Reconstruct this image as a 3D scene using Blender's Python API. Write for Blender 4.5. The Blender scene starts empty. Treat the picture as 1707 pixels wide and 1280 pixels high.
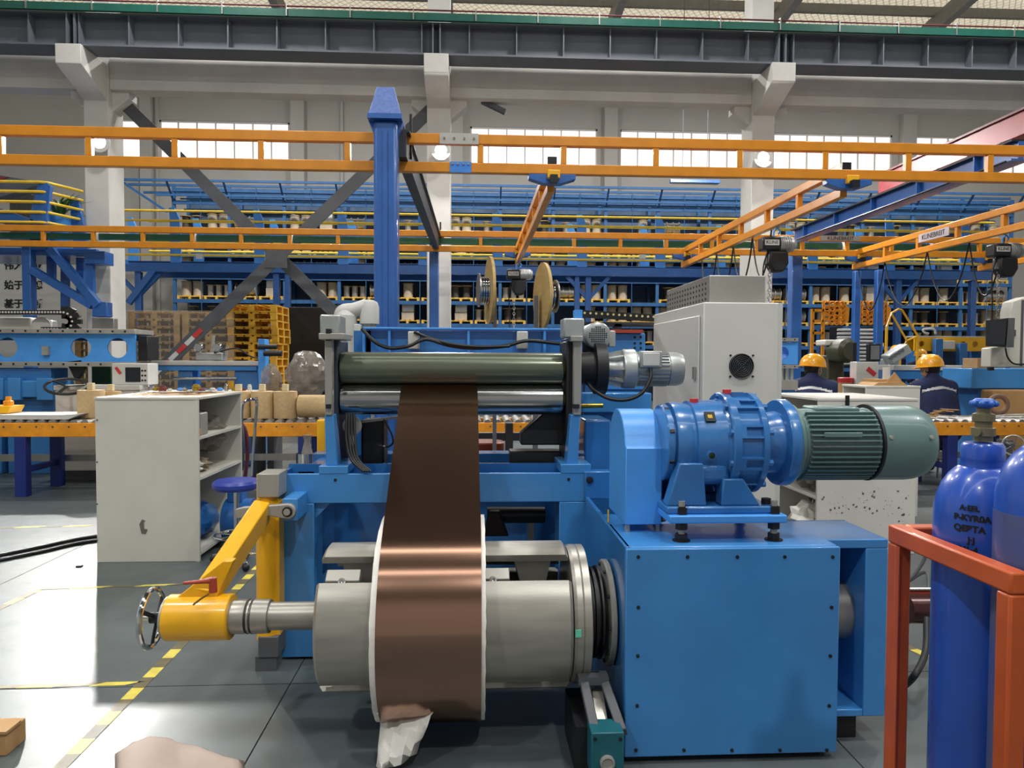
import bpy, math, random
from mathutils import Vector, Matrix, Euler

# ------------------------------------------------------------------ camera, world, lights
FW, FH, FPX = 1707, 1280, 1200.0
scene = bpy.context.scene
COL = scene.collection
CAM_H = 1.5
cam_data = bpy.data.cameras.new('camera')
cam_data.sensor_fit = 'HORIZONTAL'; cam_data.sensor_width = 36.0
cam_data.lens = 36.0 * FPX / FW
cam_data.clip_start = 0.05; cam_data.clip_end = 200
cam = bpy.data.objects.new('camera', cam_data); COL.objects.link(cam)
YAW, PITCH, ROLL = math.radians(-3.03), math.radians(-1.91), math.radians(0.23)
CAM_R = (Matrix.Rotation(YAW, 3, 'Z') @ Matrix.Rotation(math.pi/2 + PITCH, 3, 'X') @ Matrix.Rotation(ROLL, 3, 'Z'))
cam.matrix_world = Matrix.Translation((0, 0, CAM_H)) @ CAM_R.to_4x4()
scene.camera = cam

world = bpy.data.worlds.new('hall_ambience'); scene.world = world
world.use_nodes = True
wb = world.node_tree.nodes['Background']
wb.inputs[0].default_value = (0.93, 0.97, 1.0, 1); wb.inputs[1].default_value = 0.55

def area_light(name, loc, target, power, size, color=(1, 1, 1), spread=180):
    L = bpy.data.lights.new(name, 'AREA'); L.shape = 'DISK'; L.size = size; L.energy = power; L.color = color
    L.spread = math.radians(spread)
    o = bpy.data.objects.new(name, L); COL.objects.link(o); o.location = loc
    o.rotation_euler = (Vector(target) - Vector(loc)).to_track_quat('-Z', 'Y').to_euler()
    return o
# high-bay lamps of the near aisle (rows over the machines), then unseen lights added to brighten the far aisle
for hx, hy in ((-4.4, 2.4), (2.2, 2.4), (8.2, 2.4), (-4.4, 10.6), (2.2, 10.6), (8.2, 10.6), (-4.4, -4.0), (2.2, -4.0)):
    area_light('high_bay_light', (hx, hy, 9.4), (hx, hy, 0), 230 if hy > -2 else 330, 0.5, (1, 0.985, 0.95))
for hx, hy in ((-8, 20.5), (0, 20.5), (8, 20.5), (16, 20.5)):
    area_light('far_fill_light', (hx, hy, 12.4), (hx, hy, 0), 1000, 0.7, (1, 0.98, 0.95))

scene.view_settings.view_transform = 'Standard'
scene.view_settings.look = 'None'
scene.view_settings.gamma = 1.0
scene.view_settings.use_curve_mapping = False
scene.view_settings.exposure = -0.08
scene.cycles.use_denoising = True
scene.cycles.max_bounces = 7
scene.cycles.sample_clamp_indirect = 6.0
random.seed(7)

# ------------------------------------------------------------------ pixel helpers (frame 1707x1280)
def W(px, py, d):
    v = CAM_R @ Vector(((px - FW/2)/FPX, -(py - FH/2)/FPX, -1.0))
    k = d / v.y
    return Vector((v.x*k, d, CAM_H + v.z*k))
def F(px, py, z=0.0):
    v = CAM_R @ Vector(((px - FW/2)/FPX, -(py - FH/2)/FPX, -1.0))
    k = (z - CAM_H) / v.z
    return Vector((v.x*k, v.y*k, z))
def X(px, d, py=600): return W(px, py, d).x
def Z(py, d, px=850): return W(px, py, d).z

# ------------------------------------------------------------------ materials
MATS = {}
def lin(h):
    h = h.lstrip('#')
    def c(v): return v/12.92 if v <= 0.04045 else ((v+0.055)/1.055)**2.4
    return tuple(c(int(h[i:i+2], 16)/255) for i in (0, 2, 4))
def M(name, hexc, rough=0.5, metal=0.0, var=0.10, scale=6.0, bump=0.0, bscale=None, hex2=None, coat=0.0,
      stretch=None, emis=0.0, alpha=1.0, trans=0.0, spec=0.5, rvar=0.12, aniso=0.0):
    if name in MATS: return MATS[name]
    m = bpy.data.materials.new(name); m.use_nodes = True
    nt = m.node_tree; b = nt.nodes['Principled BSDF']
    c1 = lin(hexc); c2 = lin(hex2) if hex2 else tuple(max(0, x*(1-var)) for x in c1)
    if not hex2: c1 = tuple(min(1, x*(1+var)) for x in c1)
    tc = nt.nodes.new('ShaderNodeTexCoord'); mp = nt.nodes.new('ShaderNodeMapping')
    if stretch: mp.inputs['Scale'].default_value = stretch
    nt.links.new(tc.outputs['Object'], mp.inputs['Vector'])
    n = nt.nodes.new('ShaderNodeTexNoise'); n.inputs['Scale'].default_value = scale; n.inputs['Detail'].default_value = 5
    nt.links.new(mp.outputs[0], n.inputs['Vector'])
    r = nt.nodes.new('ShaderNodeValToRGB')
    r.color_ramp.elements[0].position = 0.35; r.color_ramp.elements[1].position = 0.65
    r.color_ramp.elements[0].color = (*c2, 1); r.color_ramp.elements[1].color = (*c1, 1)
    nt.links.new(n.outputs[0], r.inputs[0]); nt.links.new(r.outputs[0], b.inputs['Base Color'])
    b.inputs['Metallic'].default_value = metal
    b.inputs['Specular IOR Level'].default_value = spec
    mr = nt.nodes.new('ShaderNodeMapRange')
    mr.inputs[3].default_value = max(0.02, rough*(1-rvar)); mr.inputs[4].default_value = min(1, rough*(1+rvar))
    nt.links.new(n.outputs[0], mr.inputs[0]); nt.links.new(mr.outputs[0], b.inputs['Roughness'])
    if bump:
        n2 = nt.nodes.new('ShaderNodeTexNoise'); n2.inputs['Scale'].default_value = bscale or scale*4
        nt.links.new(mp.outputs[0], n2.inputs['Vector'])
        bp = nt.nodes.new('ShaderNodeBump'); bp.inputs['Strength'].default_value = bump; bp.inputs['Distance'].default_value = 0.01
        nt.links.new(n2.outputs[0], bp.inputs['Height']); nt.links.new(bp.outputs[0], b.inputs['Normal'])
    if coat: b.inputs['Coat Weight'].default_value = coat; b.inputs['Coat Roughness'].default_value = 0.08
    if aniso: b.inputs['Anisotropic'].default_value = aniso
    if emis:
        nt.links.new(r.outputs[0], b.inputs['Emission Color']); b.inputs['Emission Strength'].default_value = emis
    if alpha < 1: b.inputs['Alpha'].default_value = alpha
    if trans: b.inputs['Transmission Weight'].default_value = trans
    MATS[name] = m
    return m

blue = M('machine_blue_paint', '3F89CC', 0.34, var=.06, scale=3, coat=.35, bump=.03, bscale=40)
blue2 = M('gearbox_blue_enamel', '3172B4', 0.26, var=.08, scale=5, coat=.6, bump=.10, bscale=18)
steelblue = M('structure_blue_paint', '2C62AC', 0.33, var=.08, scale=4, coat=.4)
rackblue = M('rack_blue_paint', '2C5B8C', 0.5, var=.12)
railblue = M('railing_blue_paint', '3F86DC', 0.45, var=.08)
skyblue = M('light_blue_paint', '4A9AEA', 0.4, var=.06)
yellow = M('yellow_paint', 'F4B512', 0.38, var=.05, coat=.3)
ryellow = M('railing_yellow_paint', 'E6C030', 0.45, var=.10)
orange = M('crane_rail_orange', 'D98B22', 0.32, var=.07, coat=.3)
tabor = M('table_orange', 'EE9A20', 0.45, var=.10, scale=12)
cageor = M('cage_orange_red', 'BF5420', 0.40, var=.14, scale=5, coat=.2)
concrete = M('painted_concrete', 'CFCDC8', 0.8, var=.06, scale=2, bump=.05)
wallp = M('wall_paint', 'A9A7A3', 0.85, var=.05, scale=.6)
girder = M('girder_grey_paint', '636871', 0.6, var=.10, scale=2)
darksteel = M('dark_brace_steel', '53555A', 0.55, var=.10)
nearblack = M('black_rubber', '15161A', 0.5, var=.2)
blackpl = M('black_plastic', '1B1C20', 0.35, var=.15)
greybar = M('grey_machined_steel', 'A5A39C', 0.38, metal=.3, var=.08, stretch=(1, 1, .1))
drumst = M('mandrel_steel', 'A29F97', 0.36, metal=.5, var=.10, scale=4, stretch=(1, 6, 6), bump=.02)
chrome = M('polished_chrome', 'D6D8DA', 0.10, metal=1.0, var=.04)
rollst = M('polished_roller_steel', 'A9ABAE', 0.16, metal=1.0, var=.05, scale=8)
rollgr = M('green_grey_roller_rubber', '6E7465', 0.24, metal=.55, var=.06, scale=3)
brass = M('brass', 'B99A3A', 0.30, metal=.9, var=.10)
copper = M('copper_strip', 'A5826F', 0.19, metal=1.0, var=.01, scale=1, aniso=.5, rvar=0.0)
_nt = copper.node_tree; _cx = _nt.nodes.new('ShaderNodeCombineXYZ'); _cx.inputs[0].default_value = 1.0
_nt.links.new(_cx.outputs[0], _nt.nodes['Principled BSDF'].inputs['Tangent'])
paperw = M('white_interleaf_paper', 'E4E2DC', 0.75, var=.06, scale=14, bump=.25, bscale=30)
beige = M('beige_cabinet_paint', 'CFCDC2', 0.42, var=.04, scale=3, bump=.02)
whitecab = M('white_cabinet_paint', 'D4D2CC', 0.40, var=.04, scale=2)
inox = M('stainless_sheet', 'B9B7B1', 0.34, metal=.7, var=.07, scale=3)
motorgr = M('motor_grey_green', '627F7E', 0.36, var=.08, scale=4, coat=.35, bump=.04)
motorsil = M('silver_cast_aluminium', 'B4B8B8', 0.36, metal=.6, var=.08)
cylblue = M('gas_cylinder_blue', '2652B4', 0.28, var=.10, scale=5, coat=.4, bump=.05)
wornblue = M('worn_dark_cylinder_blue', '30479A', 0.42, var=.2, hex2='56575E', scale=3, coat=.3)
kraft = M('kraft_paper', 'C9AC7E', 0.75, var=.08, scale=30, bump=.2, bscale=120)
pallety = M('yellow_pallet_wood', 'D8A22A', 0.7, var=.15)
palletw = M('raw_pallet_wood', 'A3824E', 0.75, var=.18)
rackpal = M('rack_pallet_yellow', 'D8AC4C', 0.7, var=.12)
greenp = M('green_busbar', '17564A', 0.35, var=.08)
redp = M('red_girder_paint', '8E2E36', 0.45, var=.10)
redhandle = M('red_brown_plastic', 'A8412C', 0.4, var=.06)
teal = M('teal_paint', '1B5F6C', 0.4, var=.1)
navy = M('navy_work_cloth', '1F2A52', 0.85, var=.12, scale=9, bump=.25, bscale=25)
skin = M('skin', 'C68E6E', 0.5, var=.05)
hairm = M('black_hair', '171412', 0.6, var=.2)
helmety = M('yellow_helmet_plastic', 'F5AA16', 0.25, var=.03, coat=.5)
stripem = M('silver_reflective_tape', 'D5D7DA', 0.4, metal=.2, var=.03)
whitep = M('white_plastic', 'CBCBC6', 0.45, var=.04)
cardb = M('cardboard', 'B58E5E', 0.8, var=.08)
tapey = M('yellow_floor_tape', 'DCCB55', 0.5, var=.12, scale=20)
tapek = M('dark_floor_tape', '6C6448', 0.5, var=.15, scale=20)
wiresil = M('silver_wire', 'A2A09C', 0.35, metal=.7, var=.15, scale=20)
woodfl = M('plywood', 'C3A468', 0.6, var=.12, scale=4, stretch=(1, 1, 6))
redst = M('red_sticker', 'C5383A', 0.5, var=.03)
ink = M('black_ink', '101216', 0.6, var=.05)
glow = M('lamp_glow', 'FFFFFF', 0.5, var=0, emis=40)
plantg = M('leaf_green', '3F6B2E', 0.5, var=.25)
wrap = M('cling_film', 'CFC8BE', 0.12, var=.1, alpha=.18, bump=.6, bscale=9)
bagm = M('crumpled_plastic_bag', '8F8880', 0.15, var=.3, alpha=.6, bump=.8, bscale=14)
screenm = M('dark_screen', '22252C', 0.15, var=.1)

# ------------------------------------------------------------------ mesh builder
class MB:
    def __init__(s): s.v = []; s.f = []
    def add(s, vs, fs):
        b = len(s.v); s.v += [tuple(v) for v in vs]; s.f += [tuple(i+b for i in f) for f in fs]; return s
    def box(s, x0, x1, y0, y1, z0, z1):
        vs = [(x, y, z) for z in (z0, z1) for y in (y0, y1) for x in (x0, x1)]
        return s.add(vs, [(0, 2, 3, 1), (4, 5, 7, 6), (0, 1, 5, 4), (2, 6, 7, 3), (0, 4, 6, 2), (1, 3, 7, 5)])
    def pb(s, px0, py0, px1, py1, d0, d1):
        a = W(px0, py0, d0); b = W(px1, py1, d0)
        return s.box(min(a.x, b.x), max(a.x, b.x), d0, d1, min(a.z, b.z), max(a.z, b.z))
    def beam(s, p0, p1, w, h, up=(0, 0, 1)):
        p0, p1 = Vector(p0), Vector(p1); d = (p1-p0).normalized(); up = Vector(up)
        if abs(d.dot(up)) > .99: up = Vector((0, 1, 0))
        u = d.cross(up).normalized(); v = u.cross(d).normalized()
        vs = [p + u*(a*w/2) + v*(c*h/2) for p in (p0, p1) for a, c in ((-1, -1), (1, -1), (1, 1), (-1, 1))]
        return s.add(vs, [(3, 2, 1, 0), (4, 5, 6, 7), (0, 1, 5, 4), (1, 2, 6, 5), (2, 3, 7, 6), (3, 0, 4, 7)])
    def lathe(s, o, axis, prof, n=24, a0=0, a1=None):
        o = Vector(o); ax = Vector(axis).normalized()
        t = Vector((0, 0, 1)) if abs(ax.z) < .9 else Vector((0, 1, 0))
        u = ax.cross(t).normalized(); v = ax.cross(u).normalized()
        full = a1 is None
        if full: a1 = a0 + 2*math.pi
        k = n if full else n+1
        vs = []
        for t_, r in prof:
            for i in range(k):
                a = a0 + (a1-a0)*i/n
                vs.append(o + ax*t_ + u*(r*math.cos(a)) + v*(r*math.sin(a)))
        fs = []
        for j in range(len(prof)-1):
            for i in range(n):
                i2 = (i+1) % k
                fs.append((j*k+i, j*k+i2, (j+1)*k+i2, (j+1)*k+i))
        if full:
            if prof[0][1] > 1e-4: fs.append(tuple(reversed(range(k))))
            if prof[-1][1] > 1e-4: fs.append(tuple((len(prof)-1)*k+i for i in range(k)))
        return s.add(vs, fs)
    def cyl(s, p0, p1, r0, r1=None, n=16):
        p0, p1 = Vector(p0), Vector(p1); d = p1-p0
        return s.lathe(p0, d, [(0, r0), (d.length, r0 if r1 is None else r1)], n)
    def tube(s, pts, r, n=8, closed=False):
        pts = [Vector(p) for p in pts]; N = len(pts); vs = []; fs = []
        up = None
        for i in range(N):
            a = pts[(i-1) % N] if (closed or i > 0) else pts[0]
            b = pts[(i+1) % N] if (closed or i < N-1) else pts[-1]
            d = (b-a).normalized()
            if up is None:
                up = Vector((0, 0, 1)) if abs(d.z) < .9 else Vector((0, 1, 0))
            u = d.cross(up)
            if u.length < 1e-4: u = d.orthogonal()
            u.normalize(); v = u.cross(d).normalized(); up = v
            rr = r[i] if isinstance(r, (list, tuple)) else r
            vs += [pts[i] + u*(rr*math.cos(2*math.pi*k/n)) + v*(rr*math.sin(2*math.pi*k/n)) for k in range(n)]
        for i in range(N if closed else N-1):
            j = (i+1) % N
            for k in range(n):
                k2 = (k+1) % n
                fs.append((i*n+k, i*n+k2, j*n+k2, j*n+k))
        if not closed:
            fs.append(tuple(reversed(range(n)))); fs.append(tuple((N-1)*n+k for k in range(n)))
        return s.add(vs, fs)
    def ring(s, c, axis, R, r, n=32, m=8):
        ax = Vector(axis).normalized(); t = Vector((0, 0, 1)) if abs(ax.z) < .9 else Vector((0, 1, 0))
        u = ax.cross(t).normalized(); v = ax.cross(u)
        return s.tube([Vector(c)+u*(R*math.cos(2*math.pi*i/n))+v*(R*math.sin(2*math.pi*i/n)) for i in range(n)], r, m, True)
    def prism(s, poly, o, u, v, w, t):
        o, u, v, w = Vector(o), Vector(u), Vector(v), Vector(w); n = len(poly)
        a = [o+u*p[0]+v*p[1] for p in poly]; b = [p+w*t for p in a]
        fs = [tuple(reversed(range(n))), tuple(range(n, 2*n))]
        fs += [(i, (i+1) % n, n+(i+1) % n, n+i) for i in range(n)]
        return s.add(a+b, fs)
    def sphere(s, c, r, n=12, m=8, sc=(1, 1, 1)):
        c = Vector(c); vs = [c+Vector((0, 0, -r*sc[2]))]; fs = []
        for j in range(1, m):
            ph = -math.pi/2+math.pi*j/m
            for i in range(n):
                a = 2*math.pi*i/n
                vs.append(c+Vector((r*sc[0]*math.cos(ph)*math.cos(a), r*sc[1]*math.cos(ph)*math.sin(a), r*sc[2]*math.sin(ph))))
        vs.append(c+Vector((0, 0, r*sc[2]))); T = len(vs)-1
        for i in range(n):
            fs.append((0, 1+(i+1) % n, 1+i)); b = 1+(m-2)*n
            fs.append((T, b+i, b+(i+1) % n))
        for j in range(m-2):
            for i in range(n):
                a, b = 1+j*n, 1+(j+1)*n
                fs.append((a+i, a+(i+1) % n, b+(i+1) % n, b+i))
        return s.add(vs, fs)
    def cell_hole(s, x0, x1, z0, z1, cx, cz, r, y0, y1, n=24):
        # a rectangular plate cell with a round hole, thickness y0..y1
        vs = []; fs = []
        for y in (y0, y1):
            for i in range(n):
                a = 2*math.pi*(i+.5)/n; c, q = math.cos(a), math.sin(a)
                k = min(((x1 if c > 0 else x0)-cx)/c if abs(c) > 1e-6 else 1e9, ((z1 if q > 0 else z0)-cz)/q if abs(q) > 1e-6 else 1e9)
                vs.append((cx+c*k, y, cz+q*k))
            # snap nearest points to the corners
            base = len(vs)-n
            for X_, Z_ in ((x0, z0), (x1, z0), (x0, z1), (x1, z1)):
                j = min(range(n), key=lambda i: (vs[base+i][0]-X_)**2+(vs[base+i][2]-Z_)**2)
                vs[base+j] = (X_, y, Z_)
            for i in range(n):
                a = 2*math.pi*(i+.5)/n
                vs.append((cx+r*math.cos(a), y, cz+r*math.sin(a)))
        for i in range(n):
            j = (i+1) % n
            fs.append((i, j, n+j, n+i)); fs.append((2*n+j, 2*n+i, 3*n+i, 3*n+j))
            fs.append((n+i, n+j, 3*n+j, 3*n+i)); fs.append((j, i, 2*n+i, 2*n+j))
        return s.add(vs, fs)
    def build(s, name, mat, parent=None, bev=0, sm=35, kind=None):
        if parent is None:
            xs = [v[0] for v in s.v]; ys = [v[1] for v in s.v]; zs = [v[2] for v in s.v]
            o = Vector(((min(xs)+max(xs))/2, (min(ys)+max(ys))/2, min(zs))); loc = o
        else:
            o = origin(parent); loc = Vector((0, 0, 0))
        me = bpy.data.meshes.new(name)
        me.from_pydata([(v[0]-o.x, v[1]-o.y, v[2]-o.z) for v in s.v], [], s.f)
        me.materials.append(mat)
        if sm:
            me.polygons.foreach_set('use_smooth', [True]*len(me.polygons)); me.set_sharp_from_angle(angle=math.radians(sm))
        me.update()
        ob = bpy.data.objects.new(name, me); COL.objects.link(ob); ob.location = loc; ob.parent = parent
        if bev:
            b = ob.modifiers.new('bevel', 'BEVEL'); b.width = bev; b.segments = 2; b.limit_method = 'ANGLE'; b.angle_limit = math.radians(50)
            b.harden_normals = False
        if kind: ob['kind'] = kind
        return ob
def origin(o):
    v = Vector((0, 0, 0))
    while o is not None: v = v + o.location; o = o.parent
    return v
def tag(o, label, cat=None, group=None, kind=None):
    if label: o['label'] = label
    if cat: o['category'] = cat
    if group: o['group'] = group
    if kind: o['kind'] = kind
    return o
def thing(name, label, cat, loc=(0, 0, 0), group=None):
    o = bpy.data.objects.new(name, None); COL.objects.link(o); o.location = loc
    o.empty_display_size = .1
    return tag(o, label, cat, group)
def struct(name, loc=(0, 0, 0)):
    o = bpy.data.objects.new(name, None); COL.objects.link(o); o.location = loc; o['kind'] = 'structure'; return o
def copy_tree(o, loc=None, rotz=None, label=None, group=None, parent=None):
    c = o.copy(); COL.objects.link(c); c.parent = parent
    if loc is not None: c.location = loc
    if rotz is not None: c.rotation_euler = (0, 0, rotz)
    if label: c['label'] = label
    if group: c['group'] = group
    for ch in list(o.children): copy_tree(ch, parent=c)
    return c
def copies(ob, offsets):
    # further pieces that share the mesh of ob (same parent)
    for d in offsets:
        c = ob.copy(); COL.objects.link(c); c.location = Vector(ob.location)+Vector(d)
def text_mesh(name, body, size, mat, parent, o, u, v, thick=.002, bold=0.0, align='CENTER'):
    cu = bpy.data.curves.new(name, 'FONT'); cu.body = body; cu.size = size; cu.extrude = thick/2; cu.offset = bold
    cu.align_x = align; cu.align_y = 'CENTER'
    t = bpy.data.objects.new(name, cu); COL.objects.link(t)
    dg = bpy.context.evaluated_depsgraph_get(); dg.update()
    me = bpy.data.meshes.new_from_object(t.evaluated_get(dg))
    bpy.data.objects.remove(t); bpy.data.curves.remove(cu)
    u, v, o = Vector(u), Vector(v), Vector(o)-origin(parent); w = u.cross(v)
    mx = Matrix(((u.x, v.x, w.x, o.x), (u.y, v.y, w.y, o.y), (u.z, v.z, w.z, o.z), (0, 0, 0, 1)))
    me.transform(mx); me.materials.clear(); me.materials.append(mat)
    ob = bpy.data.objects.new(name, me); COL.objects.link(ob); ob.parent = parent
    return ob
def bez(pts, n=8):
    # Catmull-Rom through points
    P = [Vector(p) for p in pts]; P = [P[0]*2-P[1]]+P+[P[-1]*2-P[-2]]; out = []
    for i in range(1, len(P)-2):
        for k in range(n):
            t = k/n; a, b, c, d = P[i-1:i+3]
            out.append(.5*((2*b)+(c-a)*t+(2*a-5*b+4*c-d)*t*t+(3*b-a-3*c+d)*t**3))
    out.append(P[-2]); return out
# ================================================================== SETTING
# ---- floor: dark base with epoxy slabs set apart by thin joints
def floor_material():
    m = bpy.data.materials.new('grey_green_epoxy_floor'); m.use_nodes = True
    nt = m.node_tree; b = nt.nodes['Principled BSDF']; N = nt.nodes.new; L = nt.links.new
    tc = N('ShaderNodeTexCoord')
    n1 = N('ShaderNodeTexNoise'); n1.inputs['Scale'].default_value = .9; n1.inputs['Detail'].default_value = 6
    n2 = N('ShaderNodeTexNoise'); n2.inputs['Scale'].default_value = 7; n2.inputs['Detail'].default_value = 8
    geo = N('ShaderNodeNewGeometry')
    L(geo.outputs['Position'], n1.inputs['Vector']); L(geo.outputs['Position'], n2.inputs['Vector'])
    r = N('ShaderNodeValToRGB'); r.color_ramp.elements[0].color = (*lin('4A5254'), 1); r.color_ramp.elements[1].color = (*lin('5C6466'), 1)
    r.color_ramp.elements[0].position = .3; r.color_ramp.elements[1].position = .7
    L(n1.outputs[0], r.inputs[0])
    r2 = N('ShaderNodeValToRGB'); r2.color_ramp.elements[0].position = .62; r2.color_ramp.elements[1].position = .72
    r2.color_ramp.elements[0].color = (0, 0, 0, 1); r2.color_ramp.elements[1].color = (.25, .25, .25, 1)
    L(n2.outputs[0], r2.inputs[0])
    mx = N('ShaderNodeMixRGB'); mx.inputs[2].default_value = (*lin('41484A'), 1)
    L(r2.outputs[0], mx.inputs[0]); L(r.outputs[0], mx.inputs[1]); L(mx.outputs[0], b.inputs['Base Color'])
    mr = N('ShaderNodeMapRange'); mr.inputs[3].default_value = .30; mr.inputs[4].default_value = .50
    L(n2.outputs[0], mr.inputs[0]); L(mr.outputs[0], b.inputs['Roughness'])
    bp = N('ShaderNodeBump'); bp.inputs['Strength'].default_value = .12; bp.inputs['Distance'].default_value = .02
    n3 = N('ShaderNodeTexNoise'); n3.inputs['Scale'].default_value = 5; n3.inputs['Detail'].default_value = 3
    L(geo.outputs['Position'], n3.inputs['Vector']); L(n3.outputs[0], bp.inputs['Height']); L(bp.outputs[0], b.inputs['Normal'])
    return m
floorm = floor_material()
floor = MB().box(-30, 40, -8, 40, -.30, -.012).build('floor', floorm, sm=0); floor['kind'] = 'structure'
jx = [-.845 + 2.285*k for k in range(-5, 7)]; jy = [-.7, 3.33, 7.4, 11.4, 15.4, 19.4]
slab = None
for i in range(len(jx)-1):
    for j in range(len(jy)-1):
        if slab is None:
            slab = MB().box(jx[i]+.003, jx[i+1]-.003, jy[j]+.003, jy[j+1]-.003, -.012, 0).build('floor_slab', floorm, floor, sm=0)
        else:
            MB().box(jx[i]+.003, jx[i+1]-.003, jy[j]+.003, jy[j+1]-.003, -.012, 0).build('floor_slab', floorm, floor, sm=0)
MB().box(-30, jx[0], -8, 40, -.012, 0).build('floor_slab', floorm, floor, sm=0)
MB().box(jx[-1], 40, -8, 40, -.012, 0).build('floor_slab', floorm, floor, sm=0)
MB().box(jx[0], jx[-1], 19.4, 40, -.012, 0).build('floor_slab', floorm, floor, sm=0)

# ---- far wall with strip windows
WY = 29.5
wz = lambda py, px: Z(py, WY, px)
wins = [(204, 240), (270, 485), (783, 993), (1030, 1237), (1283, 1480), (1518, 1735)]
def wtop(px): return 199 + (px-270)*.0225
def wbot(px): return 264 + (px-270)*.0200
zt = wz(wtop(900), 900); zb = wz(wbot(900), 900)
wb_ = MB().box(-30, 40, WY, WY+.3, 0, zb); wb_.box(-30, 40, WY, WY+.3, zt, 15.5)
xs = [-30] + [X(p, WY) for w in wins for p in w] + [40]
for a, b in zip(xs[0::2], xs[1::2]): wb_.box(a, b, WY, WY+.3, zb, zt)
wall = wb_.build('wall_back', wallp, sm=0); wall['kind'] = 'structure'
winm = M('daylit_window_glass', 'F4EDEC', 0.2, var=.02, emis=1.15)
framem = M('window_frame_white', 'C9C6C2', 0.5, var=.03)
for k, (a, b) in enumerate(wins):
    x0, x1 = X(a, WY), X(b, WY)
    w = struct('window_%d' % (k+1), ((x0+x1)/2, WY+.1, zb))
    m = MB(); f = .07
    m.box(x0, x1, WY+.03, WY+.15, zb, zb+f).box(x0, x1, WY+.03, WY+.15, zt-f, zt)
    m.box(x0, x0+f, WY+.03, WY+.15, zb, zt).box(x1-f, x1, WY+.03, WY+.15, zb, zt)
    m.build('window_frame', framem, w)
    n = max(1, round((x1-x0)/.74)); pw = (x1-x0)/n
    for i in range(n):
        MB().box(x0+i*pw+.02, x0+(i+1)*pw-.02, WY+.09, WY+.11, zb+.04, zt-.04).build('pane', winm, w, sm=0)
        if i: MB().box(x0+i*pw-.025, x0+i*pw+.025, WY+.02, WY+.12, zb, zt).build('mullion', framem, w, sm=0)
    MB().box(x0-.1, x1+.1, WY-.08, WY+.02, zb-.1, zb).build('window_sill', framem, w)
for k, (a, b) in enumerate(((244, 262), (490, 512), (752, 771), (1003, 1024), (1490, 1512), (1250, 1268))):
    t = MB().box(X(a, WY), X(b, WY), WY-.35, WY, 0, 15).build('trim_%d' % (k+1), wallp, sm=0); t['kind'] = 'structure'
for k, px in enumerate((572, 268, 650, 1028)):
    t = MB().box(X(px, WY)-.05, X(px, WY)+.05, WY-.12, WY, 0, 15).build('trim_%d' % (k+7), wallp, sm=0); t['kind'] = 'structure'
wf = MB().box(-28, 34, -9.5, -9.2, 0, 12.7).build('wall_front', wallp, sm=0); wf['kind'] = 'structure'
# ---- roof over the far aisle: panels, purlins, rafters
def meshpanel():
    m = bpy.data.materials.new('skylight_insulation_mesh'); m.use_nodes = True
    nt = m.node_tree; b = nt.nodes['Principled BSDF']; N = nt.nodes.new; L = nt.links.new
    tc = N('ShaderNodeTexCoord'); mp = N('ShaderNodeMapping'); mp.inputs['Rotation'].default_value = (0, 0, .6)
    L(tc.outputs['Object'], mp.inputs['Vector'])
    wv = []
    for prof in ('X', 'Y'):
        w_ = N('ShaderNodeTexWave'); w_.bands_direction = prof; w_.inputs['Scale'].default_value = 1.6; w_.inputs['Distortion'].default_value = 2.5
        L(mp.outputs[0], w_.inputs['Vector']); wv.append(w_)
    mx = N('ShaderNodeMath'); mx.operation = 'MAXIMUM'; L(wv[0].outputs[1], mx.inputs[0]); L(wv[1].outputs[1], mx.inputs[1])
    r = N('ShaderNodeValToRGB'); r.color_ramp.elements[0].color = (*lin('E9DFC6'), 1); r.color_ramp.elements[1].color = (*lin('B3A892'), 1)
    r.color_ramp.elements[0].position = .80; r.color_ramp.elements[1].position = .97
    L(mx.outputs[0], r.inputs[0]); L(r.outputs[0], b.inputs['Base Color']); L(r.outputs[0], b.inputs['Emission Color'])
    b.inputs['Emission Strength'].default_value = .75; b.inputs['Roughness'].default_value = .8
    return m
skym = meshpanel(); purm = M('roof_steel', '8A867F', 0.6, var=.08)
def roofz(y): return 14.9 - abs(y-21.5)*.10
ceiling = struct('ceiling', (4, 21, 14))
ys = [11.5, 13.2, 14.9, 16.6, 18.3, 20.0, 21.5, 23.0, 24.6, 26.2, 27.8, 29.6]
for i in range(len(ys)-1):
    a, b = ys[i], ys[i+1]
    MB().prism([(a, roofz(a)+.15), (b, roofz(b)+.15), (b, roofz(b)+.25), (a, roofz(a)+.25)], (-30, 0, 0), (0, 1, 0), (0, 0, 1), (1, 0, 0), 70).build('roof_panel', skym, ceiling, sm=0)
    MB().box(-30, 40, a-.07, a+.07, roofz(a)-.18, roofz(a)+.15).build('purlin', purm, ceiling, sm=0)
for k in range(-5, 8):
    x = X(1265, 13.1) + 6.0*k - .2
    m = MB().beam((x, 11.5, roofz(11.5)-.45), (x, 21.5, roofz(21.5)-.45), .28, .6); m.beam((x, 21.5, roofz(21.5)-.45), (x, 29.5, roofz(29.5)-.45), .28, .6)
    m.build('rafter', purm, ceiling, sm=0)
    MB().beam((x, 13.1, roofz(13.1)-.4), (x+6, 21.5, roofz(21.5)-.5), .16, .16).build('roof_brace', purm, ceiling, sm=0)

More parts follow.
